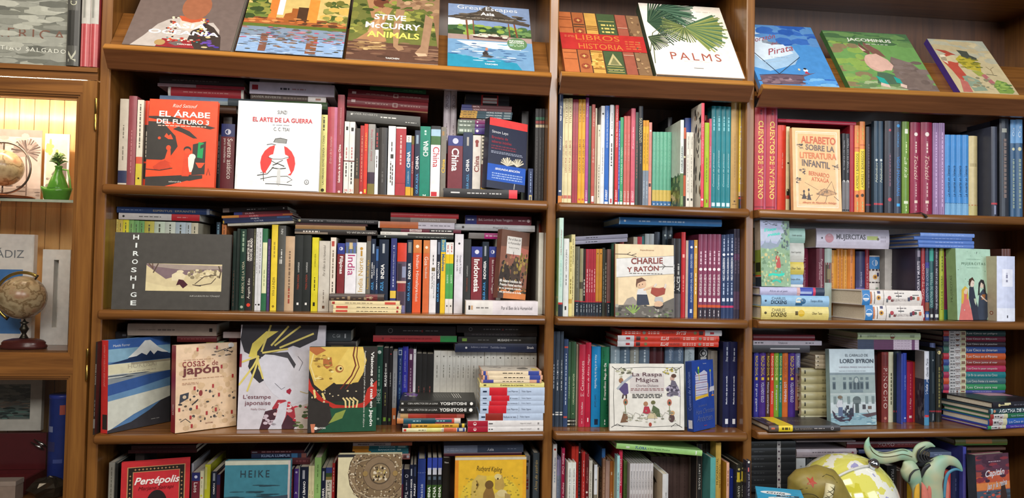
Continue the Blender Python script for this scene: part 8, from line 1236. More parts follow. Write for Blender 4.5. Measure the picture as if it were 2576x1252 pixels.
row('us',2440.4,41.5,1095.3,16,43,228.3,'C8CCD8','photo spine white above and blue below, side showing','b 0 .62 2A4A7A;b 0 .12 4A8AB0;t .42 .62 E8ECF4 .6 u .5 i|Vida p;t .66 .9 3A3E4A .44 u .5 i|Gerda Taro;B .11 .14 .1 .9 C83A40',side='foto')
row('us',2496.7,148.6,1095.4,19.3,157.2,223.9,'1C2830','second of two blackish classics with red ankle lines','B .14 .16 0 1 A8303A;B .4 .7 .5 .56 6A7A80;B .02 .12 .5 .58 C8CCD0;o .87 8A9498 .14')
row('us',2518.3,150.9,1095.5,19.4,161.9,230.6,'24241E','black spine with a gilt head mark and red ankle line','B .13 .155 0 1 A8303A;o .95 D8C88A .3;g .2 .75 7A7444 .26')
row('us',2562.5,212.6,1095.6,20.7,110.7,240.7,'7A86B8','dusty blue spine with an orange block','B .62 .83 .05 .95 D8702A;o .5 C87A5A .3;b 0 .3 9A94A8')
row('fs',2334.5,135,1356.3,20.6,170,211,'B8CCA0','pale green book topping the striped volumes','t .15 .3 6A7A5A .34 u|LEYENDAS;o .55 7A4A3A .4;B .83 .9 .3 .7 8A9A74;B .04 .055 .3 .7 4A5A3A')
row('fs',2334.5,137,1348.3,7.7,170,206.3,'C4B4C4','topmost of four white and plum striped volumes','b 0 .26 2E3A54;b .26 .58 5A2A50;b .88 .93 6A3A64;g .6 .85 9A8A9A .24')
row('fs',2334.5,137,1340.3,7.7,170,206.3,'C4B4C4','third of four white and plum striped volumes','b 0 .26 2E3A54;b .26 .58 5A2A50;b .88 .93 6A3A64;g .6 .85 9A8A9A .24')
row('fs',2334.5,137,1332.3,7.7,170,206.3,'C4B4C4','second of four white and plum striped volumes','b 0 .26 2E3A54;b .26 .58 5A2A50;b .88 .93 6A3A64;g .6 .85 9A8A9A .24')
row('fs',2334.6,137,1324.2,7.8,170,206.2,'C4B4C4','lowest of four white and plum striped volumes','b 0 .26 2E3A54;b .26 .58 5A2A50;b .88 .93 6A3A64;g .6 .85 9A8A9A .24')
row('fs',2690.5,200,1177.1,7.9,140,223,'4A4E94','lowest up the right pile of indigo adventure volumes','b 0 .09 C83A50;b .09 .36 C4C2C0;g .11 .18 4A4A4C .24 .7;g .11 .18 4A4A4C .24 .3;o .225 6A4A40 .44;b .27 .36 D0CCA8;B .285 .345 .25 .75 7A4A3A;t .38 .86 E0E0DC .4 u|Los Cinco van de camping')
row('fs',2690.6,200,1185.3,19.5,140,223.1,'2F8A54','second up the right pile of green adventure volumes','b 0 .09 8A3060;b .09 .36 C4C2C0;g .11 .18 4A4A4C .24 .7;g .11 .18 4A4A4C .24 .3;o .225 6A4A40 .44;b .27 .36 D0CCA8;B .285 .345 .25 .75 7A4A3A;t .38 .86 E0E0DC .4 u|Los Cinco otra vez')
row('fs',2690.6,200,1205.2,19.6,140,223.1,'3A6A70','third up the right pile of slate teal adventure volumes','b 0 .09 C8502E;b .09 .36 C4C2C0;g .11 .18 4A4A4C .24 .7;g .11 .18 4A4A4C .24 .3;o .225 6A4A40 .44;b .27 .36 D0CCA8;B .285 .345 .25 .75 7A4A3A;t .38 .86 E0E0DC .4 u|Los Cinco frente a la aventura')
row('fs',2690.6,200,1225,20.2,140,223.2,'1F7A80','fourth up the right pile of teal adventure volumes','b 0 .09 A83050;b .09 .36 C4C2C0;g .11 .18 4A4A4C .24 .7;g .11 .18 4A4A4C .24 .3;o .225 6A4A40 .44;b .27 .36 D0CCA8;B .285 .345 .25 .75 7A4A3A;t .38 .86 E0E0DC .4 u|Un fin de semana de los Cinco')
row('fs',2690.6,200,1245.5,20.2,140,223.2,'B02E54','fifth up the right pile of crimson adventure volumes','b 0 .09 3A7A80;b .09 .36 C4C2C0;g .11 .18 4A4A4C .24 .7;g .11 .18 4A4A4C .24 .3;o .225 6A4A40 .44;b .27 .36 D0CCA8;B .285 .345 .25 .75 7A4A3A;t .38 .86 E0E0DC .4 u|Los Cinco lo pasan estupendo')
row('fs',2690.6,200,1266,19.6,140,223.3,'8A3430','sixth up the right pile of brick adventure volumes','b 0 .09 3A4A8A;b .09 .36 C4C2C0;g .11 .18 4A4A4C .24 .7;g .11 .18 4A4A4C .24 .3;o .225 6A4A40 .44;b .27 .36 D0CCA8;B .285 .345 .25 .75 7A4A3A;t .38 .86 E0E0DC .4 u|Los Cinco junto al mar')
row('fs',2690.6,200,1285.9,20.2,140,223.3,'C0562A','seventh up the right pile of orange adventure volumes','b 0 .09 B03040;b .09 .36 C4C2C0;g .11 .18 4A4A4C .24 .7;g .11 .18 4A4A4C .24 .3;o .225 6A4A40 .44;b .27 .36 D0CCA8;B .285 .345 .25 .75 7A4A3A;t .38 .86 E0E0DC .4 u|Los Cinco en el Páramo')
row('fs',2690.6,200,1306.4,20.8,140,223.4,'2E4A88','eighth up the right pile of blue adventure volumes','b 0 .09 3A6A5A;b .09 .36 C4C2C0;g .11 .18 4A4A4C .24 .7;g .11 .18 4A4A4C .24 .3;o .225 6A4A40 .44;b .27 .36 D0CCA8;B .285 .345 .25 .75 7A4A3A;t .38 .86 E0E0DC .4 u|Los Cinco se divierten')
row('fs',2690.7,200,1327.6,16.5,140,223.4,'3A2A34','ninth up the right pile of black adventure volumes','b 0 .09 4A5A5A;b .09 .36 C4C2C0;g .11 .18 4A4A4C .24 .7;g .11 .18 4A4A4C .24 .3;o .225 6A4A40 .44;b .27 .36 D0CCA8;B .285 .345 .25 .75 7A4A3A;t .38 .86 E0E0DC .4 u|Los Cinco tras el pasadizo')
row('fs',2690.7,200,1344.4,17.1,140,223.5,'7A2A40','tenth up the right pile of maroon adventure volumes','b 0 .09 4A4A7A;b .09 .36 C4C2C0;g .11 .18 4A4A4C .24 .7;g .11 .18 4A4A4C .24 .3;o .225 6A4A40 .44;b .27 .36 D0CCA8;B .285 .345 .25 .75 7A4A3A;t .38 .86 E0E0DC .4 u|Los Cinco en Billycock')
row('fs',2690.7,200,1361.8,17.8,140,223.5,'2A4A4C','eleventh up the right pile of bottle green adventure volumes','b 0 .09 C04A44;b .09 .36 C4C2C0;g .11 .18 4A4A4C .24 .7;g .11 .18 4A4A4C .24 .3;o .225 6A4A40 .44;b .27 .36 D0CCA8;B .285 .345 .25 .75 7A4A3A;t .38 .86 E0E0DC .4 u|Los Cinco en peligro')
row('fs',2682.5,50,1096.4,10.4,170,221.5,'4A3A9A','indigo adventure volume in the slanted front pile','b 0 .065 2F8A54;b .065 .32 C4C2C0;g .08 .16 4A4A4C .3;o .2 7A4A44 .4;b .25 .32 C8C4A0;t .35 .8 C8D0E4 .4 u|Los Cinco en la granja',rz=9)
row('fs',2684.8,50,1107.1,19.8,170,217.1,'2A5AA8','blue adventure volume in the slanted front pile','b 0 .065 8A2A34;b .065 .32 C4C2C0;g .08 .16 4A4A4C .3;o .2 7A4A44 .4;b .25 .32 C8C4A0;t .35 .8 C8D0E4 .4 u|Los Cinco en las rocas',rz=9)
row('fs',2687,50,1127.3,14.1,170,212.7,'2A6A4A','green adventure volume in the slanted front pile','b 0 .065 9A3A34;b .065 .32 C4C2C0;g .08 .16 4A4A4C .3;o .2 7A4A44 .4;b .25 .32 C8C4A0;t .35 .8 C8D0E4 .4 u|Los Cinco juntos',rz=9)
row('fs',2689.2,65,1141.7,15.5,190,217.7,'2E4650','teal novel with white block letters in the slanted front pile','b .03 .06 8AB0B8;o .09 C88A6A .3;t .17 .85 E8ECEC .66 u .5 b|AGATHA DE NOCHE',rz=9)
row('fs',2696.2,55,1157.5,19.3,170,203.8,'26262E','black novel with gilt swirl topping the slanted front pile','o .12 C8BC8A .24;B .1 .3 .4 .55 C8BC8A;B .22 .34 .15 .45 D8D0A0;g .4 .9 5A5A64 .2',side='rosa',rz=9)
# right bay, row four
PLACE = ', right bay row four'
row('fn',1946.8,105,898.4,22.4,150,142.8,'22252A','lowest of seven black volumes with pale paper tabs','b .585 .665 B0AEB0;o .625 4A3A4A .14;B .64 .66 .96 1 22252A;g .07 .3 4A4E54 .1')
row('fn',1946.6,105,921.1,25.1,150,142.8,'22252A','second of seven black volumes with pale paper tabs','b .585 .665 B0AEB0;o .625 4A3A4A .14;B .64 .66 .96 1 22252A;g .07 .3 4A4E54 .1')
row('fn',1946.5,105,946.5,15.3,150,142.8,'22252A','third of seven black volumes with pale paper tabs','b .585 .665 B0AEB0;o .625 4A3A4A .14;B .64 .66 .96 1 22252A;g .07 .3 4A4E54 .1')
row('fn',1946.3,105,962.1,23.6,150,142.9,'22252A','fourth of seven black volumes with pale paper tabs','b .585 .665 B0AEB0;o .625 4A3A4A .14;B .64 .66 .96 1 22252A;g .07 .3 4A4E54 .1')
row('fn',1946.1,105,986,21.1,150,142.9,'22252A','fifth of seven black volumes with pale paper tabs','b .585 .665 B0AEB0;o .625 4A3A4A .14;B .64 .66 .96 1 22252A;g .07 .3 4A4E54 .1')
row('fn',1946,105,1007.4,21.3,150,143,'22252A','sixth of seven black volumes with pale paper tabs','b .585 .665 B0AEB0;o .625 4A3A4A .14;B .64 .66 .96 1 22252A;g .07 .3 4A4E54 .1')
row('fn',1945.8,105,1029,19.7,150,143,'22252A','topmost of seven black volumes with pale paper tabs','b .585 .665 B0AEB0;o .625 4A3A4A .14;B .64 .66 .96 1 22252A;g .07 .3 4A4E54 .1')
row('fh',2125.6,120,995.7,24.8,150,196,'A4989E','lower of two mauve-grey box books','o .93 7A3A4A .16;g .26 .62 6A6068 .12 .4;g .1 .8 8A8088 .1 .75')
row('fh',2124.6,120,1041.4,4,150,194.2,'A4989E','upper of two mauve-grey box books','o .93 7A3A4A .16;g .26 .62 6A6068 .12 .4;g .1 .8 8A8088 .1 .75')
row('un',2045.5,128.9,766.8,29.9,157.9,224.9,'B8BCBE','white-grey spine behind the olive carving','g .5 .9 8A8A8C .2',side='plain')
row('un',2076.8,137.4,766.8,16,154.9,220.6,'34383A','dull black spine behind the olive carving')
row('un',2099.1,142.4,766.8,21.3,154.7,220.4,'2C3034','black spine with a bone line behind the olive carving','B 0 1 0 .05 7A7A74')
row('un',2119,134.2,766.8,17.6,158.4,225.6,'4A5484','blue-violet spine behind the carvings','o .9 C8CCDC .14')
row('un',2139.6,135.1,766.8,17.1,160.2,228.3,'A83038','first of five red spines behind the carvings','g .5 .9 8A2028 .2')
row('un',2157.1,135,766.8,17,159.9,227.9,'A83038','second of five red spines behind the carvings','g .5 .9 8A2028 .2')
row('un',2174,134.8,766.8,16.1,159.7,227.5,'A83038','third of five red spines behind the carvings','g .5 .9 8A2028 .2')
row('un',2188.2,134.7,766.8,11.5,159.4,227.2,'A83038','fourth of five red spines behind the carvings','g .5 .9 8A2028 .2')
row('un',2203.7,134.6,766.8,18.7,159.2,226.8,'A83038','fifth of five red spines behind the carvings','g .5 .9 8A2028 .2')
row('fh',2333.8,125,1020.9,20.2,150,278.8,'6A2A2E','oxblood book lettered with four capitals on the lowest row','t .37 .565 C0A8A8 .54 u|MOMO;g .6 .78 8A4A4C .2')
row('fh',2330.4,130,1002.5,11.1,150,185,'3A4468','blue book beneath the oxblood one')
row('fn',2509.7,125,989,16,150,72.2,'5A6884','slate blue book beside the mint carving','g .2 .6 8A96B0 .2')
row('fn',2272.7,135,961.4,8.3,150,42,'B88A3A','mustard edged book beside the globe')
row('fn',2265.6,135,970.1,9.8,150,53.9,'3A4060','navy book on the mustard edged one')
row('fh',2648.9,125,1024.9,19.2,150,179.8,'6A6A34','painted green and orange book under the shelf','b .2 .7 A8703A;B 0 1 .7 1 4A6A34')
row('fh',2671.7,130,1008.3,7.5,150,133.7,'5A4038','brown book below the painted one')
row('uh',2345.2,119.5,766.8,32.7,139,198,'2A2E30','black spine with white capitals behind the globe','t .74 .95 B8BCC0 .3 d|PIRATA')
row('uh',2380.9,122.8,766.8,24,125.6,178.9,'5A4034','first of two brown spines between globe and mint carving')
row('uh',2405.8,121.3,766.8,25,122.6,174.5,'5A4034','second of two brown spines between globe and mint carving')
row('ua',2406.6,41.5,766.8,16.5,23,176.7,'D8B02E','yellow spine with a dark disc','o .885 5A3A14 .3;b 0 .82 D05A6A')
row('ua',2526.9,104,766.8,19,127.9,182.1,'C8463E','red spine right of the mint carving')
row('ua',2558.9,118.4,766.8,28.8,136.9,195,'1E2448','navy spine right of the mint carving','g .6 .8 4A5078 .1')
row('ua',2579.3,124.4,766.8,11.1,180.6,257.4,'4A4EA8','tall violet-blue spine near the sunset cover','B .3 .75 .1 .9 5A54A0')
row('ca',2652.6,13.2,767.7,30,138.3,238.8,'7A4A50','sunset cover with a bottle and silver script',spine='3A4450',art='ocaso',rx=-3,rz=11.3)
row('un',1897.4,105,766.8,24,100,130.8,'3A3230','hidden dark book under the lowest of seven black volumes with pale')
row('un',2273.7,135,766.8,24,100,193.8,'3A3230','hidden dark book under the mustard edged book beside the globe')
row('un',2495.6,125,766.8,24,100,221.4,'3A3230','hidden dark book under the slate blue book beside the mint carving')
row('un',2305.9,130,766.8,24,100,234.9,'3A3230','hidden dark book under the blue book beneath the oxblood one')
row('un',2626.8,130,766.8,24,100,240.7,'3A3230','hidden dark book under the brown book below the painted one')
kinds_words()
make_words()
for (kn, x, y, z, w, d, h, col, label, place, dec, rx, ry, rz, art, side, spine, hard, dress) in BOOKS:
    name, hd = KIND[kn[1]]
    rot = (math.radians(rx), math.radians(ry), math.radians(rz)) if (rx or ry or rz) else None
    grp = 'books' + (place.replace(', ', ' in ') if 'bay' in place else ' on the open top shelf')
    bk = book(kn[0], name, (x / 1e3, y / 1e3, z / 1e3), rot, w / 1e3, d / 1e3, h / 1e3, col, label, dec, hd if hard is None else hard, grp, art, side, spine)
    if dress:     # the woven bookmark that hangs out over the shelf edge
        m = MB(); q = [(0, -d / 2e3 - .001, .004), (.002, -d / 2e3 - .02, .003), (.006, -d / 2e3 - .066, .0025), (.012, -d / 2e3 - .0725, -.004), (.018, -d / 2e3 - .0735, -.012)]
        m.tube(q, [.0012, .0014, .0016, .003, .004], mat('2E2A22', 0.7), 8); m.build('bookmark', bk, True)
# ------------------------------------------------------------ ornaments inside the cabinet
def panel(name, label, cat, a, b, y, th, col, group=None):
    """an upright flat board from corner a to corner b (x, z) leaning nowhere, front face at y"""
    t = thing(name, label, cat, ((a[0] + b[0]) / 2, y + th / 2, a[1]), None, group)
    return t, (a[0] - (a[0] + b[0]) / 2, b[0] - (a[0] + b[0]) / 2, b[1] - a[1], -th / 2, th / 2)

def picture(t, x0, x1, z0, z1, y, art):
    sheet(art, lambda u, v, l: (x0 + (x1 - x0) * u, y - l, z0 + (z1 - z0) * v), x1 - x0, z1 - z0, t, ('picture_print', 'lettering'))

GZ = zs['glass'] + .0004
A_, B_ = (-0.4253, 1.7508), (-0.2366, 1.9369)
t, (x0, x1, h, ya, yb) = panel('photo_print', 'sepia photo print of palms behind the ringed globe', 'picture', (A_[0], GZ), B_, .2, .004, 0)
m = MB(); m.box((x0, ya, 0), (x1, yb, h), mat('E4DED4')); m.build('board', t); picture(t, x0, x1, 0, h, ya, 'palmera')
A_, B_ = (-0.2301, 1.7586), (-0.1623, 1.9293)
t, (x0, x1, h, ya, yb) = panel('photo_print', 'pale beach photo with white border behind the green flask', 'picture', (A_[0], GZ), B_, .206, .004, 0)
m = MB(); m.box((x0, ya, 0), (x1, yb, h), mat('E4DED4')); m.build('board', t); picture(t, x0, x1, 0, h, ya, 'playa')
# small globe in a metal ring on a copper dish
gm = bpy.data.materials.new('antique_globe_map'); gm.use_nodes = True
nt = gm.node_tree; b = nt.nodes['Principled BSDF']; b.inputs['Roughness'].default_value = 0.25
tc = nt.nodes.new('ShaderNodeTexCoord'); n = nt.nodes.new('ShaderNodeTexNoise'); n.inputs['Scale'].default_value = 22; n.inputs['Detail'].default_value = 6
r = nt.nodes.new('ShaderNodeValToRGB'); r.color_ramp.interpolation = 'EASE'
for p_, c_ in ((0.34, 'A08A64'), (0.46, 'C8B48C'), (0.52, '8E7450'), (0.55, 'C0A880'), (0.66, 'B88A68')):
    el = r.color_ramp.elements.new(p_); el.color = rgb(c_) + (1,)
nt.links.new(tc.outputs['Object'], n.inputs['Vector']); nt.links.new(n.outputs['Fac'], r.inputs['Fac']); nt.links.new(r.outputs['Color'], b.inputs['Base Color'])
def ball(rad, n=20): return [(rad * math.sin(math.pi * i / n), -rad * math.cos(math.pi * i / n)) for i in range(n + 1)]
cx, cz = (-0.2779, 1.8095); cp = mat('B8734A', 0.28, 'metal'); st_ = mat('8A8078', 0.3, 'metal')
t = thing('globe', 'small parchment globe held in a metal ring on a copper dish', 'globe', (cx, .085, GZ)); H_ = cz - GZ
m = MB(); m.lathe([(0, .001), (.05, .001), (.078, .006), (.079, .009), (.05, .006), (.02, .01), (.012, .016), (0, .018)], cp, 32); m.build('dish', t, True)
m = MB(); m.lathe(ball(.05), gm, 32, Matrix.Translation((0, 0, H_))); m.build('sphere', t, True)
m = MB(); R_ = .071; m.tube([(R_ * math.sin(a), 0, H_ - R_ * math.cos(a)) for a in [math.pi * 2 * i / 40 for i in range(41)]], .0028, st_, 8); m.tube([(0, 0, .016), (0, 0, H_ - R_)], .004, st_, 10); m.tube([(0, 0, H_ - R_), (0, 0, H_ - .049)], .002, st_, 8); m.tube([(0, 0, H_ + .049), (0, 0, H_ + R_)], .002, st_, 8); m.build('ring', t, True)
# green glass flask in a boat-shaped dish
cx, cz = (-0.1335, 1.7305); gg = mat('4E8A2E', 0.12, 'glaze'); gp = mat('8CC060', 0.15, 'glaze'); t = thing('flask', 'green glazed flask with leafy stopper standing in a boat dish', 'flask', (cx, .08, GZ))
m = MB(); P = []; N = 24
for k, (z, sx, sy) in enumerate(((.0, .026, .022), (.004, .03, .026), (.022, .037, .03), (.03, .039, .031), (.03, .035, .028), (.02, .03, .024))):
    for i in range(N):
        a = 2 * math.pi * i / N; P.append((sx * math.cos(a) * (1.08 if math.cos(a) < 0 else 1), sy * math.sin(a), z + (.010 * max(0, -math.cos(a)) ** 2 + .006 * max(0, math.cos(a)) if k > 1 else 0)))
m.add(P, [(k * N + i, k * N + (i + 1) % N, (k + 1) * N + (i + 1) % N, (k + 1) * N + i) for k in range(5) for i in range(N)] + [tuple(range(N))[::-1], tuple(5 * N + i for i in range(N))], gg); m.build('boat_dish', t, True)
m = MB(); m.lathe([(0, .024), (.028, .026), (.027, .036), (.018, .062), (.010, .08), (.008, .092), (.011, .096), (.008, .098), (0, .098)], gg, 24, Matrix.Translation((.002, 0, 0))); m.build('flask_body', t, True)
m = MB(); m.tube([(.012, 0, .088), (.026, 0, .086), (.032, 0, .06), (.036, 0, .03)], .0028, gp, 8); m.build('handle', t, True)
m = MB(); rnd = random.Random(3)
for i in range(34):
    a = rnd.uniform(0, 6.28); q = rnd.uniform(.3, 1); z = .098 + rnd.uniform(0, .03); L_ = .022 * (1.2 - (z - .098) / .05)
    m.tube([(.002, 0, z - .004), (.002 + L_ * .6 * math.cos(a), L_ * .6 * math.sin(a), z + .006), (.002 + L_ * math.cos(a), L_ * math.sin(a), z + .004)], [.0022, .003, .0006], mat(rnd.choice(['6A8A4A', '8AA45E', '56763A'])), 6)
m.tube([(.002, 0, .09), (.002, 0, .132)], [.003, .002], gg, 8); m.build('leafy_stopper', t, True)
# upper floor of the glazed part: canvas, globe on a wooden foot, white box frame
FZ = zs['floor'] + .0004
A_, B_ = (-0.3830, 1.3175), (-0.2320, 1.6294)
t, (x0, x1, h, ya, yb) = panel('canvas_print', 'white canvas with a blue field and grey capital letters', 'picture', (A_[0], FZ), B_, .17, .02, 0)
m = MB(); m.box((x0, ya, 0), (x1, yb, h), mat('DEDCD6', 0.7)); m.build('canvas', t); picture(t, x0, x1 - .004, 0, h, ya, 'cadiz')
cx, cz = (-0.2135, 1.4521); H_ = cz - FZ; t = thing('globe', 'antique desk globe on a dark red oval wooden foot', 'globe', (cx, .08, FZ)); wd = mat('5A2620', 0.25, 'lacquer'); pw = mat('4A463C', 0.4, 'metal')
m = MB(); P = Matrix.Translation((.008, 0, 0)) @ Matrix.Diagonal((1.0, .62, 1, 1)); m.lathe([(0, 0), (.058, 0), (.06, .004), (.06, .008), (.055, .012), (.056, .016), (.05, .022), (.03, .027), (0, .028)], wd, 36, P); m.build('foot', t, True)
m = MB(); m.lathe([(0, .026), (.012, .027), (.009, .032), (.005, .04), (.008, .046), (.012, .053), (.008, .06), (.005, .066), (.012, .071), (.004, .074), (0, H_ - .055)], pw, 18, Matrix.Translation((.008, 0, 0))); m.build('stem', t, True)
m = MB(); m.lathe(ball(.0595, 24), gm, 40, Matrix.Translation((0, 0, H_)) @ Matrix.Rotation(.5, 4, 'Y')); m.build('sphere', t, True)
ax = Matrix.Rotation(math.radians(32), 4, 'Y'); m = MB(); bm_ = mat('C8AE5A', 0.3, 'metal'); R_ = .069
m.tube([(H2 := ax @ Vector((-R_ * math.sin(a), 0, R_ * math.cos(a)))) + Vector((0, 0, H_)) for a in [math.pi * i / 24 for i in range(25)]], .0042, bm_, 8, .6)
for s_ in (1, -1): m.tube([Vector((0, 0, H_)) + (ax @ Vector((0, 0, s_ * .058))), Vector((0, 0, H_)) + (ax @ Vector((0, 0, s_ * .073)))], .0026, pw, 8)
m.build('meridian_arc', t, True)
A_, B_ = (-0.2077, 1.3003), (-0.1325, 1.5879)
t, (x0, x1, h, ya, yb) = panel('box_frame', 'white deep box frame with a wooden anchor inside', 'picture frame', (A_[0], FZ), B_, .17, .03, 0)
w_ = .031; wm = mat('E0DED8', 0.5); bk_ = mat('D2CEC6', 0.7)
m = MB(); m.box((x0, ya, 0), (x0 + w_, yb, h), wm); m.box((x1 - w_, ya, 0), (x1, yb, h), wm); m.box((x0 + w_, ya, 0), (x1 - w_, yb, .05), wm); m.box((x0 + w_, ya, h - .03), (x1 - w_, yb, h), wm); m.build('frame', t)
m = MB(); m.box((x0 + w_, yb - .006, .05), (x1 - w_, yb - .001, h - .03), bk_); o = m.build('backing', t); picture(t, x0 + w_ + .001, x1 - w_ - .001, .05, h - .03, yb - .006, 'ancla')
# behind the lower pane
LZ = zs['low'] + .0004
A_, B_ = (-0.3865, 0.9325), (-0.2106, 1.2269); Fy = (-0.3150, 1.0618)[1]
t, (x0, x1, h, ya, yb) = panel('framed_picture', 'stormy sea picture in a broad white frame behind glass', 'picture frame', (A_[0], Fy), B_, .2, .016, 0)
w_ = .031; ww = mat('C8C6BC', 0.5); m = MB(); m.box((x0, ya, 0), (x0 + w_, yb, h), ww); m.box((x1 - w_, ya, 0), (x1, yb, h), ww); m.box((x0 + w_, ya, 0), (x1 - w_, yb, .032), ww); m.box((x0 + w_, ya, h - w_), (x1 - w_, yb, h), ww); m.build('frame', t)
m = MB(); m.box((x0 + w_, yb - .005, .032), (x1 - w_, yb - .001, h - w_), bk_); m.build('backing', t); picture(t, x0 + w_, x1 - w_, .032, h - w_, yb - .005, 'tormenta')
rd = mat('5A1E22', 0.3, 'lacquer'); rl = mat('7A2A2E', 0.35, 'lacquer')
A_, B_ = (-0.3514, 0.9542), (-0.1864, 1.0573); cxm = (A_[0] + B_[0]) / 2; hw = (B_[0] - A_[0]) / 2
t = thing('presentation_case', 'open dark red case propped under the stormy picture', 'case', (cxm, .15, LZ)); h0 = A_[1] - LZ; h1 = B_[1] - LZ
m = MB(); m.box((-hw, -.07, 0), (hw, .05, h0 - .012), rd); m.box((-hw, -.07, h0 - .012), (hw, -.062, h0), rd); m.box((-hw, .03, h0 - .012), (hw, .05, h0), rd); m.box((hw - .008, -.062, h0 - .012), (hw, .03, h0), rd); m.build('tray', t)
m = MB(); m.box((-hw + .006, -.06, h0 - .0119), (hw - .009, .028, h0 - .010), rl); m.build('lining', t)
m = MB(); m.box((-hw, .034, h0 + .0005), (hw, .049, h1), rd); m.build('lid', t)
t = thing('letter_opener', 'pair of silver tools lying in the open red case', 'tool', (-0.2011, 0.1740, 1.0224)); sv = mat('C8C8C4', 0.2, 'metal')
m = MB()
for k in (0, 1): m.tube([(-.022 + .008 * k, 0, .012 + .008 * k), (.0 + .008 * k, -.001, -.001 + .008 * k), (.012 + .008 * k, 0, -.008 + .008 * k)], [.0016, .0046, .002], sv, 10)
m.build('blades', t, True)
cx, cz = (-0.1178, 1.1803); t = thing('canister', 'tall cobalt blue cylinder tin inside the lower cabinet', 'tin', (cx, .125, LZ)); bl = mat('20347E', 0.35, 'enamel')
m = MB(); hh = cz - LZ; m.lathe([(0, 0), (.033, 0), (.0335, .002), (.0335, hh - .012), (0.0335, hh - .0105)], bl, 36); m.build('tin_body', t, True)
m = MB(); m.lathe([(.0335, hh - .0104), (.0345, hh - .0095), (.0345, hh - .001), (.0335, hh), (0, hh)], mat('2E3E96', 0.35, 'enamel'), 36); m.build('lid', t, True)
m = MB()
for k, (a0, a1, z0_, z1_, c_) in enumerate(((3.6, 4.6, .42, .52, '3A3A6A'), (3.9, 4.4, .62, .68, '8A94B8'), (4.5, 5.2, .3, .34, '4A5AA0'), (4.9, 5.3, .8, .9, 'B85A4A'))):
    q = [a0 + (a1 - a0) * i / 6 for i in range(7)]; m.add([(.0338 * math.cos(a), .0338 * math.sin(a), z * hh) for z in (z0_, z1_) for a in q], [(i, i + 1, 8 + i, 7 + i) for i in range(6)], mat(c_))
m.build('printed_band', t, True)
cx, cz = (-0.1168, 0.9619); t = thing('mineral', 'dark glittering lump of mineral at the foot of the cabinet', 'mineral', (cx, .05, LZ)); mr = bpy.data.materials.new('dark_pyrite'); mr.use_nodes = True
b = mr.node_tree.nodes['Principled BSDF']; b.inputs['Base Color'].default_value = rgb('4A4236') + (1,); b.inputs['Metallic'].default_value = 0.7; b.inputs['Roughness'].default_value = 0.3
m = MB(); rnd = random.Random(12); P = []; NL_ = 7
for j in range(NL_ + 1):
    for i in range(14):
        a = 2 * math.pi * i / 14; q = math.sin(math.pi * (j + .25) / (NL_ + .5)); k_ = rnd.uniform(.75, 1.15); P.append((.05 * q * k_ * math.cos(a), .034 * q * k_ * math.sin(a), max(0, .026 - .03 * math.cos(math.pi * j / NL_) * rnd.uniform(.8, 1.1))))
m.add(P, [(j * 14 + i, j * 14 + (i + 1) % 14, (j + 1) * 14 + (i + 1) % 14, (j + 1) * 14 + i) for j in range(NL_) for i in range(14)] + [tuple(range(14))[::-1], tuple(NL_ * 14 + i for i in range(14))], mr); m.build('lump', t)
cx, cz = (-0.2102, 0.9673); t = thing('small_box', 'pale marbled block at the foot of the cabinet', 'box', (cx, .035, LZ)); hb = max(.02, cz - LZ)
m = MB(); m.box((-.05, -.02, 0), (.03, .02, hb - .012), mat('A89486', 0.5, 'stone')); m.build('box_body', t); m = MB(); m.box((-.051, -.021, hb - .0118), (.031, .021, hb), mat('B8A698', 0.5, 'stone')); m.build('lid', t)

show(0.2121, 0.2795, 0.024, 0.3500, 'oceania', '7A706C', 'portrait album with beaded figure and white capitals on the slanted ledge', P1, '1')
show(0.5064, 0.2843, 0.026, 0.3400, 'estanque', '2E2A26', 'pond photo album with orange ruins on the slanted ledge', P1, '1')
show(0.7845, 0.2547, 0.024, 0.3600, 'elefante', 'D8D4CA', 'elephant photo album on the slanted ledge', P1, '1')
show(1.0620, 0.2473, 0.022, 0.2911, 'pabellon', '7A94A8', 'album with a thatched pool pavilion on the slanted ledge', P1, '1')
show(1.4043, 0.2583, 0.022, 0.2810, 'libros', '9A5234', 'album showing old leather spines and a red banner', P2R, '2')
show(1.6762, 0.2687, 0.030, 0.3406, 'palmas', 'DCD4C8', 'white album with green palm fronds', P2R, '2', spine='4A5A48')
show(1.9920, 0.2517, 0.014, 0.2980, 'pirata', '3E78B8', 'blue picture album with a sailing ship', P3R, '3')
show(2.2972, 0.2928, 0.016, 0.2839, 'conejo', '5A8A4A', 'green picture album with a pale rabbit', P3R, '3', spine='3E6A3A')
show(2.6067, 0.1973, 0.020, 0.2622, 'rana', 'C0B08A', 'beige picture album with a hatted frog and purple spine', P3R, '3', spine='4A3486')

# ------------------------------------------------------------ carvings, globe and box on the lowest right shelf
DZ = SHELF['D3'][1] + 0.026 + .0005
ol = mat('8A7A3A', 0.4, 'painted_wood'); red_ = mat('A8402A', 0.45, 'painted_wood'); dk = mat('4A4222', 0.5, 'painted_wood'); crm = mat('D8D0A8', 0.4, 'painted_wood')
cx, cz = (1.8859, 1.0069)
t = thing('animal_carving', 'olive painted wooden animal carving with red stars and white tusk', 'carving', (cx, -.32, DZ)); t.scale = (.86, .86, .86); H_ = (cz - DZ) / .86
m = MB()
def blob(mb, c, r, mt, seg=26, rings=16, M=None):
    P = []
    for j in range(rings + 1):
        a = math.pi * j / rings
        for i in range(seg):
            b_ = 2 * math.pi * i / seg; v = Vector((r[0] * math.sin(a) * math.cos(b_), r[1] * math.sin(a) * math.sin(b_), -r[2] * math.cos(a)))
            if M: v = M @ v
            P.append(Vector(c) + v)
    mb.add(P, [(j * seg + i, j * seg + (i + 1) % seg, (j + 1) * seg + (i + 1) % seg, (j + 1) * seg + i) for j in range(rings) for i in range(seg)], mt)
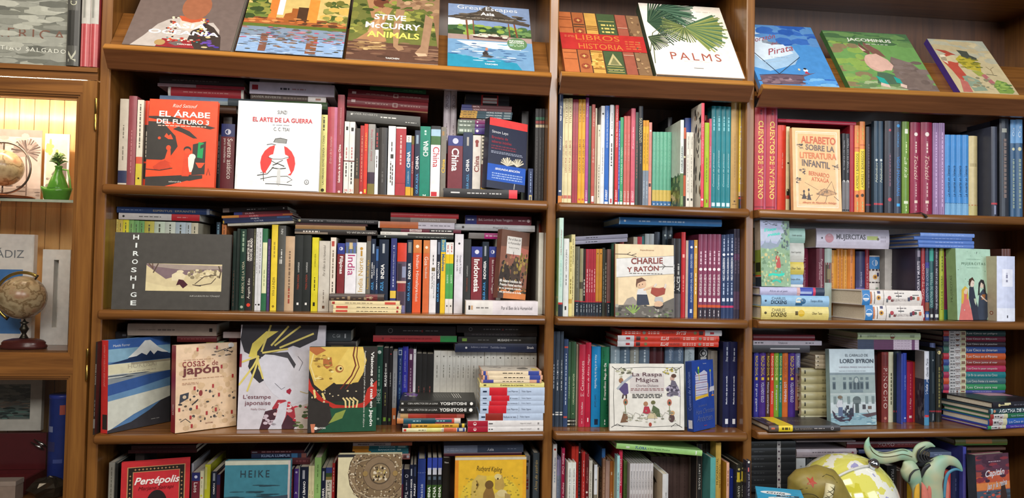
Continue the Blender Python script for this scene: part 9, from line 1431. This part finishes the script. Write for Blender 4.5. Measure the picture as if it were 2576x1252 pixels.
# one flowing body: head, neck and trunk of the animal
spn = [((-.058, 0, H_ - .03), .04), ((-.03, 0, H_ + .004), .062), ((.012, 0, H_ + .002), .072), ((.05, 0, H_ - .055), .068), ((.075, 0, H_ - .12), .07), ((.08, 0, .03), .066)]
pts = []; rr = []
for i in range(len(spn) - 1):
    for s_ in range(6):
        f_ = s_ / 6; e1 = f_ * f_ * (3 - 2 * f_); pts.append(Vector(spn[i][0]).lerp(Vector(spn[i + 1][0]), f_)); rr.append(spn[i][1] * (1 - e1) + spn[i + 1][1] * e1)
pts.append(Vector(spn[-1][0])); rr.append(spn[-1][1])
pts = [Vector((-.094, 0, H_ - .06)), Vector((-.09, 0, H_ - .055)), Vector((-.078, 0, H_ - .046))] + pts; rr = [.004, .018, .03] + rr
m.tube(pts, rr, ol, 28, .8); m.tube([(-.04, 0, H_ - .04), (-.03, .0, H_ - .1), (-.03, 0, 0)], [.05, .045, .055], ol, 20, .8); m.tube([(.08, 0, .04), (.08, 0, 0)], [.066, .06], ol, 20, .8); m.build('body', t, True)
from mathutils.bvhtree import BVHTree
skin = BVHTree.FromPolygons([Vector(v) for v in m.v], m.f)
def skin_y(x, z):
    h_ = skin.ray_cast(Vector((x, -1, z)), Vector((0, 1, 0)))
    return h_[0].y if h_[0] else -.03
def onskin(mb, poly, c, mt):
    n = len(poly); P = [(c[0] + x, skin_y(c[0] + x, c[1] + z) - .0008, c[1] + z) for x, z in poly] + [(c[0], skin_y(*c) - .0012, c[1])]
    mb.add(P, [(i, (i + 1) % n, n) for i in range(n)], mt)
for c_, r_, a_ in (((-.036, H_ + .036), .016, 60), ((.06, H_ - .03), .015, 90)):
    m = MB(); onskin(m, star(0, 0, r_, 1, 5, .45, a_), c_, red_); m.build('star', t)
m = MB(); q0 = [(.012, H_ + .034), (.004, H_ + .004), (-.006, H_ - .03), (-.012, H_ - .05)]
m.tube([(x, skin_y(x, z) - .006, z) for x, z in q0], [.0125, .012, .009, .003], crm, 14); m.build('tusk', t, True)
m = MB()
for a_, k_ in ((0, 1), (2.1, 1), (4.2, 1)): m.tube([(x + .0118 * math.cos(a_ + 9 * i), skin_y(x, z) - .006 - .0118 * abs(math.sin(a_ + 9 * i)), z) for i, (x, z) in [(i / 20, (.012 - .018 * i / 20, H_ + .03 - .06 * i / 20)) for i in range(21)]], .0008, dk, 5)
m.build('tusk_spiral', t, True)
m = MB()
def line(pts): m.tube([(x, skin_y(x, z) - .0003, z) for x, z in pts], .0011, dk, 6)
line([(-.045 + .034 * math.cos(a), H_ - .03 + .034 * math.sin(a)) for a in [.6 + 2.2 * i / 14 for i in range(15)]]); line([(-.078, H_ + .0), (-.066, H_ + .014), (-.05, H_ + .02)]); line([(-.002, H_ + .05), (.012, H_ + .056), (.03, H_ + .05), (.04, H_ + .034)])
m.build('painted_line', t, True)
# the yellow globe with its chrome pole
gm2 = bpy.data.materials.new('yellow_world_map'); gm2.use_nodes = True
nt = gm2.node_tree; b = nt.nodes['Principled BSDF']; b.inputs['Roughness'].default_value = 0.12; b.inputs['Coat Weight'].default_value = 0.6
tc = nt.nodes.new('ShaderNodeTexCoord'); n = nt.nodes.new('ShaderNodeTexNoise'); n.inputs['Scale'].default_value = 9; n.inputs['Detail'].default_value = 7
r = nt.nodes.new('ShaderNodeValToRGB'); r.color_ramp.interpolation = 'CONSTANT'
for p_, c_ in ((0.30, '9E9CC8'), (0.41, 'E6E6DA'), (0.47, 'D8D468'), (0.58, 'C8C23E'), (0.66, 'E0DC9A'), (0.72, '9AB8C0')):
    el = r.color_ramp.elements.new(p_); el.color = rgb(c_) + (1,)
r.color_ramp.elements[0].color = rgb('A8A4CC') + (1,)
nt.links.new(tc.outputs['Object'], n.inputs['Vector']); nt.links.new(n.outputs['Fac'], r.inputs['Fac']); nt.links.new(r.outputs['Color'], b.inputs['Base Color'])
cx, cz = (2.0729, 0.8873); R_ = .138; ch = mat('C8CCD4', 0.06, 'metal')
t = thing('world_globe', 'big glossy yellow and white globe with a chrome knob', 'globe', (cx, -.15, DZ)); H_ = max(cz - DZ, R_ + .012)
m = MB(); m.lathe(ball(R_, 32), gm2, 48, Matrix.Translation((0, 0, H_))); m.build('sphere', t, True)
px_ = Vector((.24, -.47, .85)).normalized()
m = MB(); blob(m, Vector((0, 0, H_)) + px_ * (R_ + .010), (.0155, .0155, .0155), ch, 20, 14); m.tube([Vector((0, 0, H_)) + px_ * (R_ - .004), Vector((0, 0, H_)) + px_ * (R_ + .004)], .010, ch, 16); m.build('chrome_knob', t, True)
wh = mat('D0D0C8', 0.3, 'enamel'); m = MB(); q = px_.cross(Vector((1, .2, 0))).normalized()
m.tube([Vector((0, 0, H_)) + (px_ * math.cos(a) + (Vector((-.75, -.3, .2)) - px_ * px_.dot(Vector((-.75, -.3, .2)))).normalized() * math.sin(a)) * (R_ + .004) for a in [.1 + .9 * i / 12 for i in range(13)]], .0035, wh, 8); m.build('meridian_arm', t, True)
m = MB(); m.lathe([(0, 0), (.07, 0), (.07, .006), (.03, .012), (0, .012)], ch, 32); m.build('foot', t, True)
# mint carving: curled bird-like figure
mi = bpy.data.materials.new('mint_painted_wood'); mi.use_nodes = True
nt = mi.node_tree; b = nt.nodes['Principled BSDF']; b.inputs['Roughness'].default_value = 0.42
tc = nt.nodes.new('ShaderNodeTexCoord'); n = nt.nodes.new('ShaderNodeTexNoise'); n.inputs['Scale'].default_value = 14; n.inputs['Detail'].default_value = 2
r = nt.nodes.new('ShaderNodeValToRGB'); r.color_ramp.elements[0].position = .35; r.color_ramp.elements[1].position = .62
r.color_ramp.elements[0].color = rgb('7FB49C') + (1,); r.color_ramp.elements[1].color = rgb('B4B894') + (1,)
nt.links.new(tc.outputs['Object'], n.inputs['Vector']); nt.links.new(n.outputs['Fac'], r.inputs['Fac']); nt.links.new(r.outputs['Color'], b.inputs['Base Color'])
blk = mat('26282A', 0.45, 'painted_wood'); pnk = mat('D07868', 0.45, 'painted_wood'); yel = mat('D8A838', 0.45, 'painted_wood'); blu = mat('4A86A0', 0.45, 'painted_wood')
c0 = (2.3532, -0.0800, 0.9649); K = 1 / 6.1923 / 849.0
def q_(x, z, y=0.0): return (c0[0] * 0 + (x - 990.77) * K, y, (743.0 - z) * K + (c0[2] - DZ))
t = thing('bird_carving', 'mint green carved figure with curling tail and crest', 'carving', (c0[0], c0[1], DZ))
def smooth_tube(name, ctrl, mt, flat=.55, seg=18, parent=None, dy=0.0):
    P = []; R2 = []; n_ = len(ctrl)
    for i in range(n_ - 1):
        p0, p1, p2, p3 = [ctrl[min(max(j, 0), n_ - 1)] for j in (i - 1, i, i + 1, i + 2)]
        for s_ in range(6):
            u = s_ / 6
            def cr(a, b_, c_, d_): return .5 * ((2 * b_) + (-a + c_) * u + (2 * a - 5 * b_ + 4 * c_ - d_) * u * u + (-a + 3 * b_ - 3 * c_ + d_) * u ** 3)
            P.append(q_(cr(p0[0], p1[0], p2[0], p3[0]), cr(p0[1], p1[1], p2[1], p3[1]), dy)); R2.append(max(.0006, cr(p0[2], p1[2], p2[2], p3[2]) * K))
    P.append(q_(ctrl[-1][0], ctrl[-1][1], dy)); R2.append(max(.0006, ctrl[-1][2] * K))
    m = MB(); m.tube(P, R2, mt, seg, flat); return m.build(name, parent or t, True)
smooth_tube('tail', [(108, 116, 6), (80, 200, 40), (95, 300, 68), (190, 400, 88), (330, 440, 92), (480, 425, 88), (620, 390, 90), (740, 400, 84), (850, 450, 60), (900, 490, 50)], mi)
smooth_tube('tail_line', [(90, 240, 3), (140, 330, 5), (250, 400, 6), (380, 410, 6), (520, 395, 6), (640, 375, 6), (790, 415, 4)], dk, 1, 8, None, -.0092)
smooth_tube('tail_line', [(240, 340, 3), (380, 355, 4), (520, 330, 4), (640, 310, 4), (720, 330, 3)], dk, 1, 8, None, -.0076)
smooth_tube('head', [(680, 500, 20), (740, 560, 120), (790, 660, 150), (850, 760, 130), (880, 860, 90), (900, 1000, 70), (900, 1250, 70)], mi, .6)
smooth_tube('face_line', [(900, 590, 4), (800, 610, 12), (730, 680, 14), (705, 780, 12)], blk, 1, 8, None, -.0175)
smooth_tube('crest', [(860, 490, 30), (880, 380, 60), (940, 300, 74), (1030, 255, 62), (1120, 245, 40), (1205, 275, 8)], mi, .5)
for k2, (ox, s2) in enumerate(((0, 1.0), (52, .78), (100, .58), (140, .4))):
    smooth_tube('crest_stripe', [(1010 + ox * .6, 250 + ox * .5, 3), (905 + ox, 320 + ox * .4, 18 * s2), (885 + ox, 420, 24 * s2), (935 + ox, 490, 22 * s2), (1000 + ox, 500 - ox * .3, 6)], blk, .6, 10, None, -.0095)
smooth_tube('neck_shadow', [(870, 420, 20), (900, 500, 40), (990, 545, 46), (1080, 530, 40), (1190, 470, 10)], blk, .4, 12, None, .004)
smooth_tube('neck_band', [(1090, 540, 30), (1000, 600, 36), (950, 700, 26), (930, 760, 10)], blk, .5, 12, None, -.008)
smooth_tube('wing', [(1200, 1400, 150), (1190, 1100, 150), (1150, 850, 170), (1170, 680, 185), (1280, 540, 130), (1420, 490, 84), (1540, 520, 66), (1620, 590, 40), (1668, 660, 6)], mi, .5)
smooth_tube('wing_edge', [(1340, 1060, 20), (1350, 850, 26), (1380, 720, 28), (1440, 650, 24), (1540, 620, 20), (1640, 655, 6)], blu, .6, 10, None, -.0055)
smooth_tube('petal', [(920, 790, 4), (960, 900, 46), (980, 1060, 66), (980, 1250, 60)], pnk, .4, 12, None, -.016)
smooth_tube('petal', [(1060, 800, 4), (1070, 880, 30), (1060, 1000, 40), (1060, 1250, 36)], pnk, .4, 12, None, -.012)
smooth_tube('petal', [(1400, 760, 4), (1400, 880, 40), (1390, 1060, 44), (1390, 1250, 40)], pnk, .4, 12, None, -.002)
smooth_tube('petal', [(895, 770, 4), (870, 900, 40), (860, 1060, 50), (860, 1250, 50)], yel, .4, 12, None, -.010)
m = MB(); m.box((-.07, -.03, 0), (.075, .03, .02), dk); m.box((-.022, -.012, .02), (.05, .012, q_(0, 1390)[2]), mi); m.build('stand', t)
# light blue card box with white lettering
p0 = (1.7125, -0.3300, 1.0139); t = thing('card_box', 'light blue card box with white ovals at the shelf end', 'box', (p0[0] + .045, -.40, DZ), (0, 0, math.radians(-22))); hb = p0[2] - DZ + .006
m = MB(); m.box((-.06, -.06, 0), (.045, .06, hb - .004), mat('2A8AB4', 0.4)); m.build('box_body', t); m = MB(); m.box((-.061, -.061, hb - .0038), (.046, .061, hb), mat('2E9CC8', 0.35)); l_ = m.build('lid', t)
sheet('guia', lambda u, v, l: (-.06 + .105 * u, -.06 + .12 * v, hb + l), .105, .12, t, ('lid_print', 'lettering'))
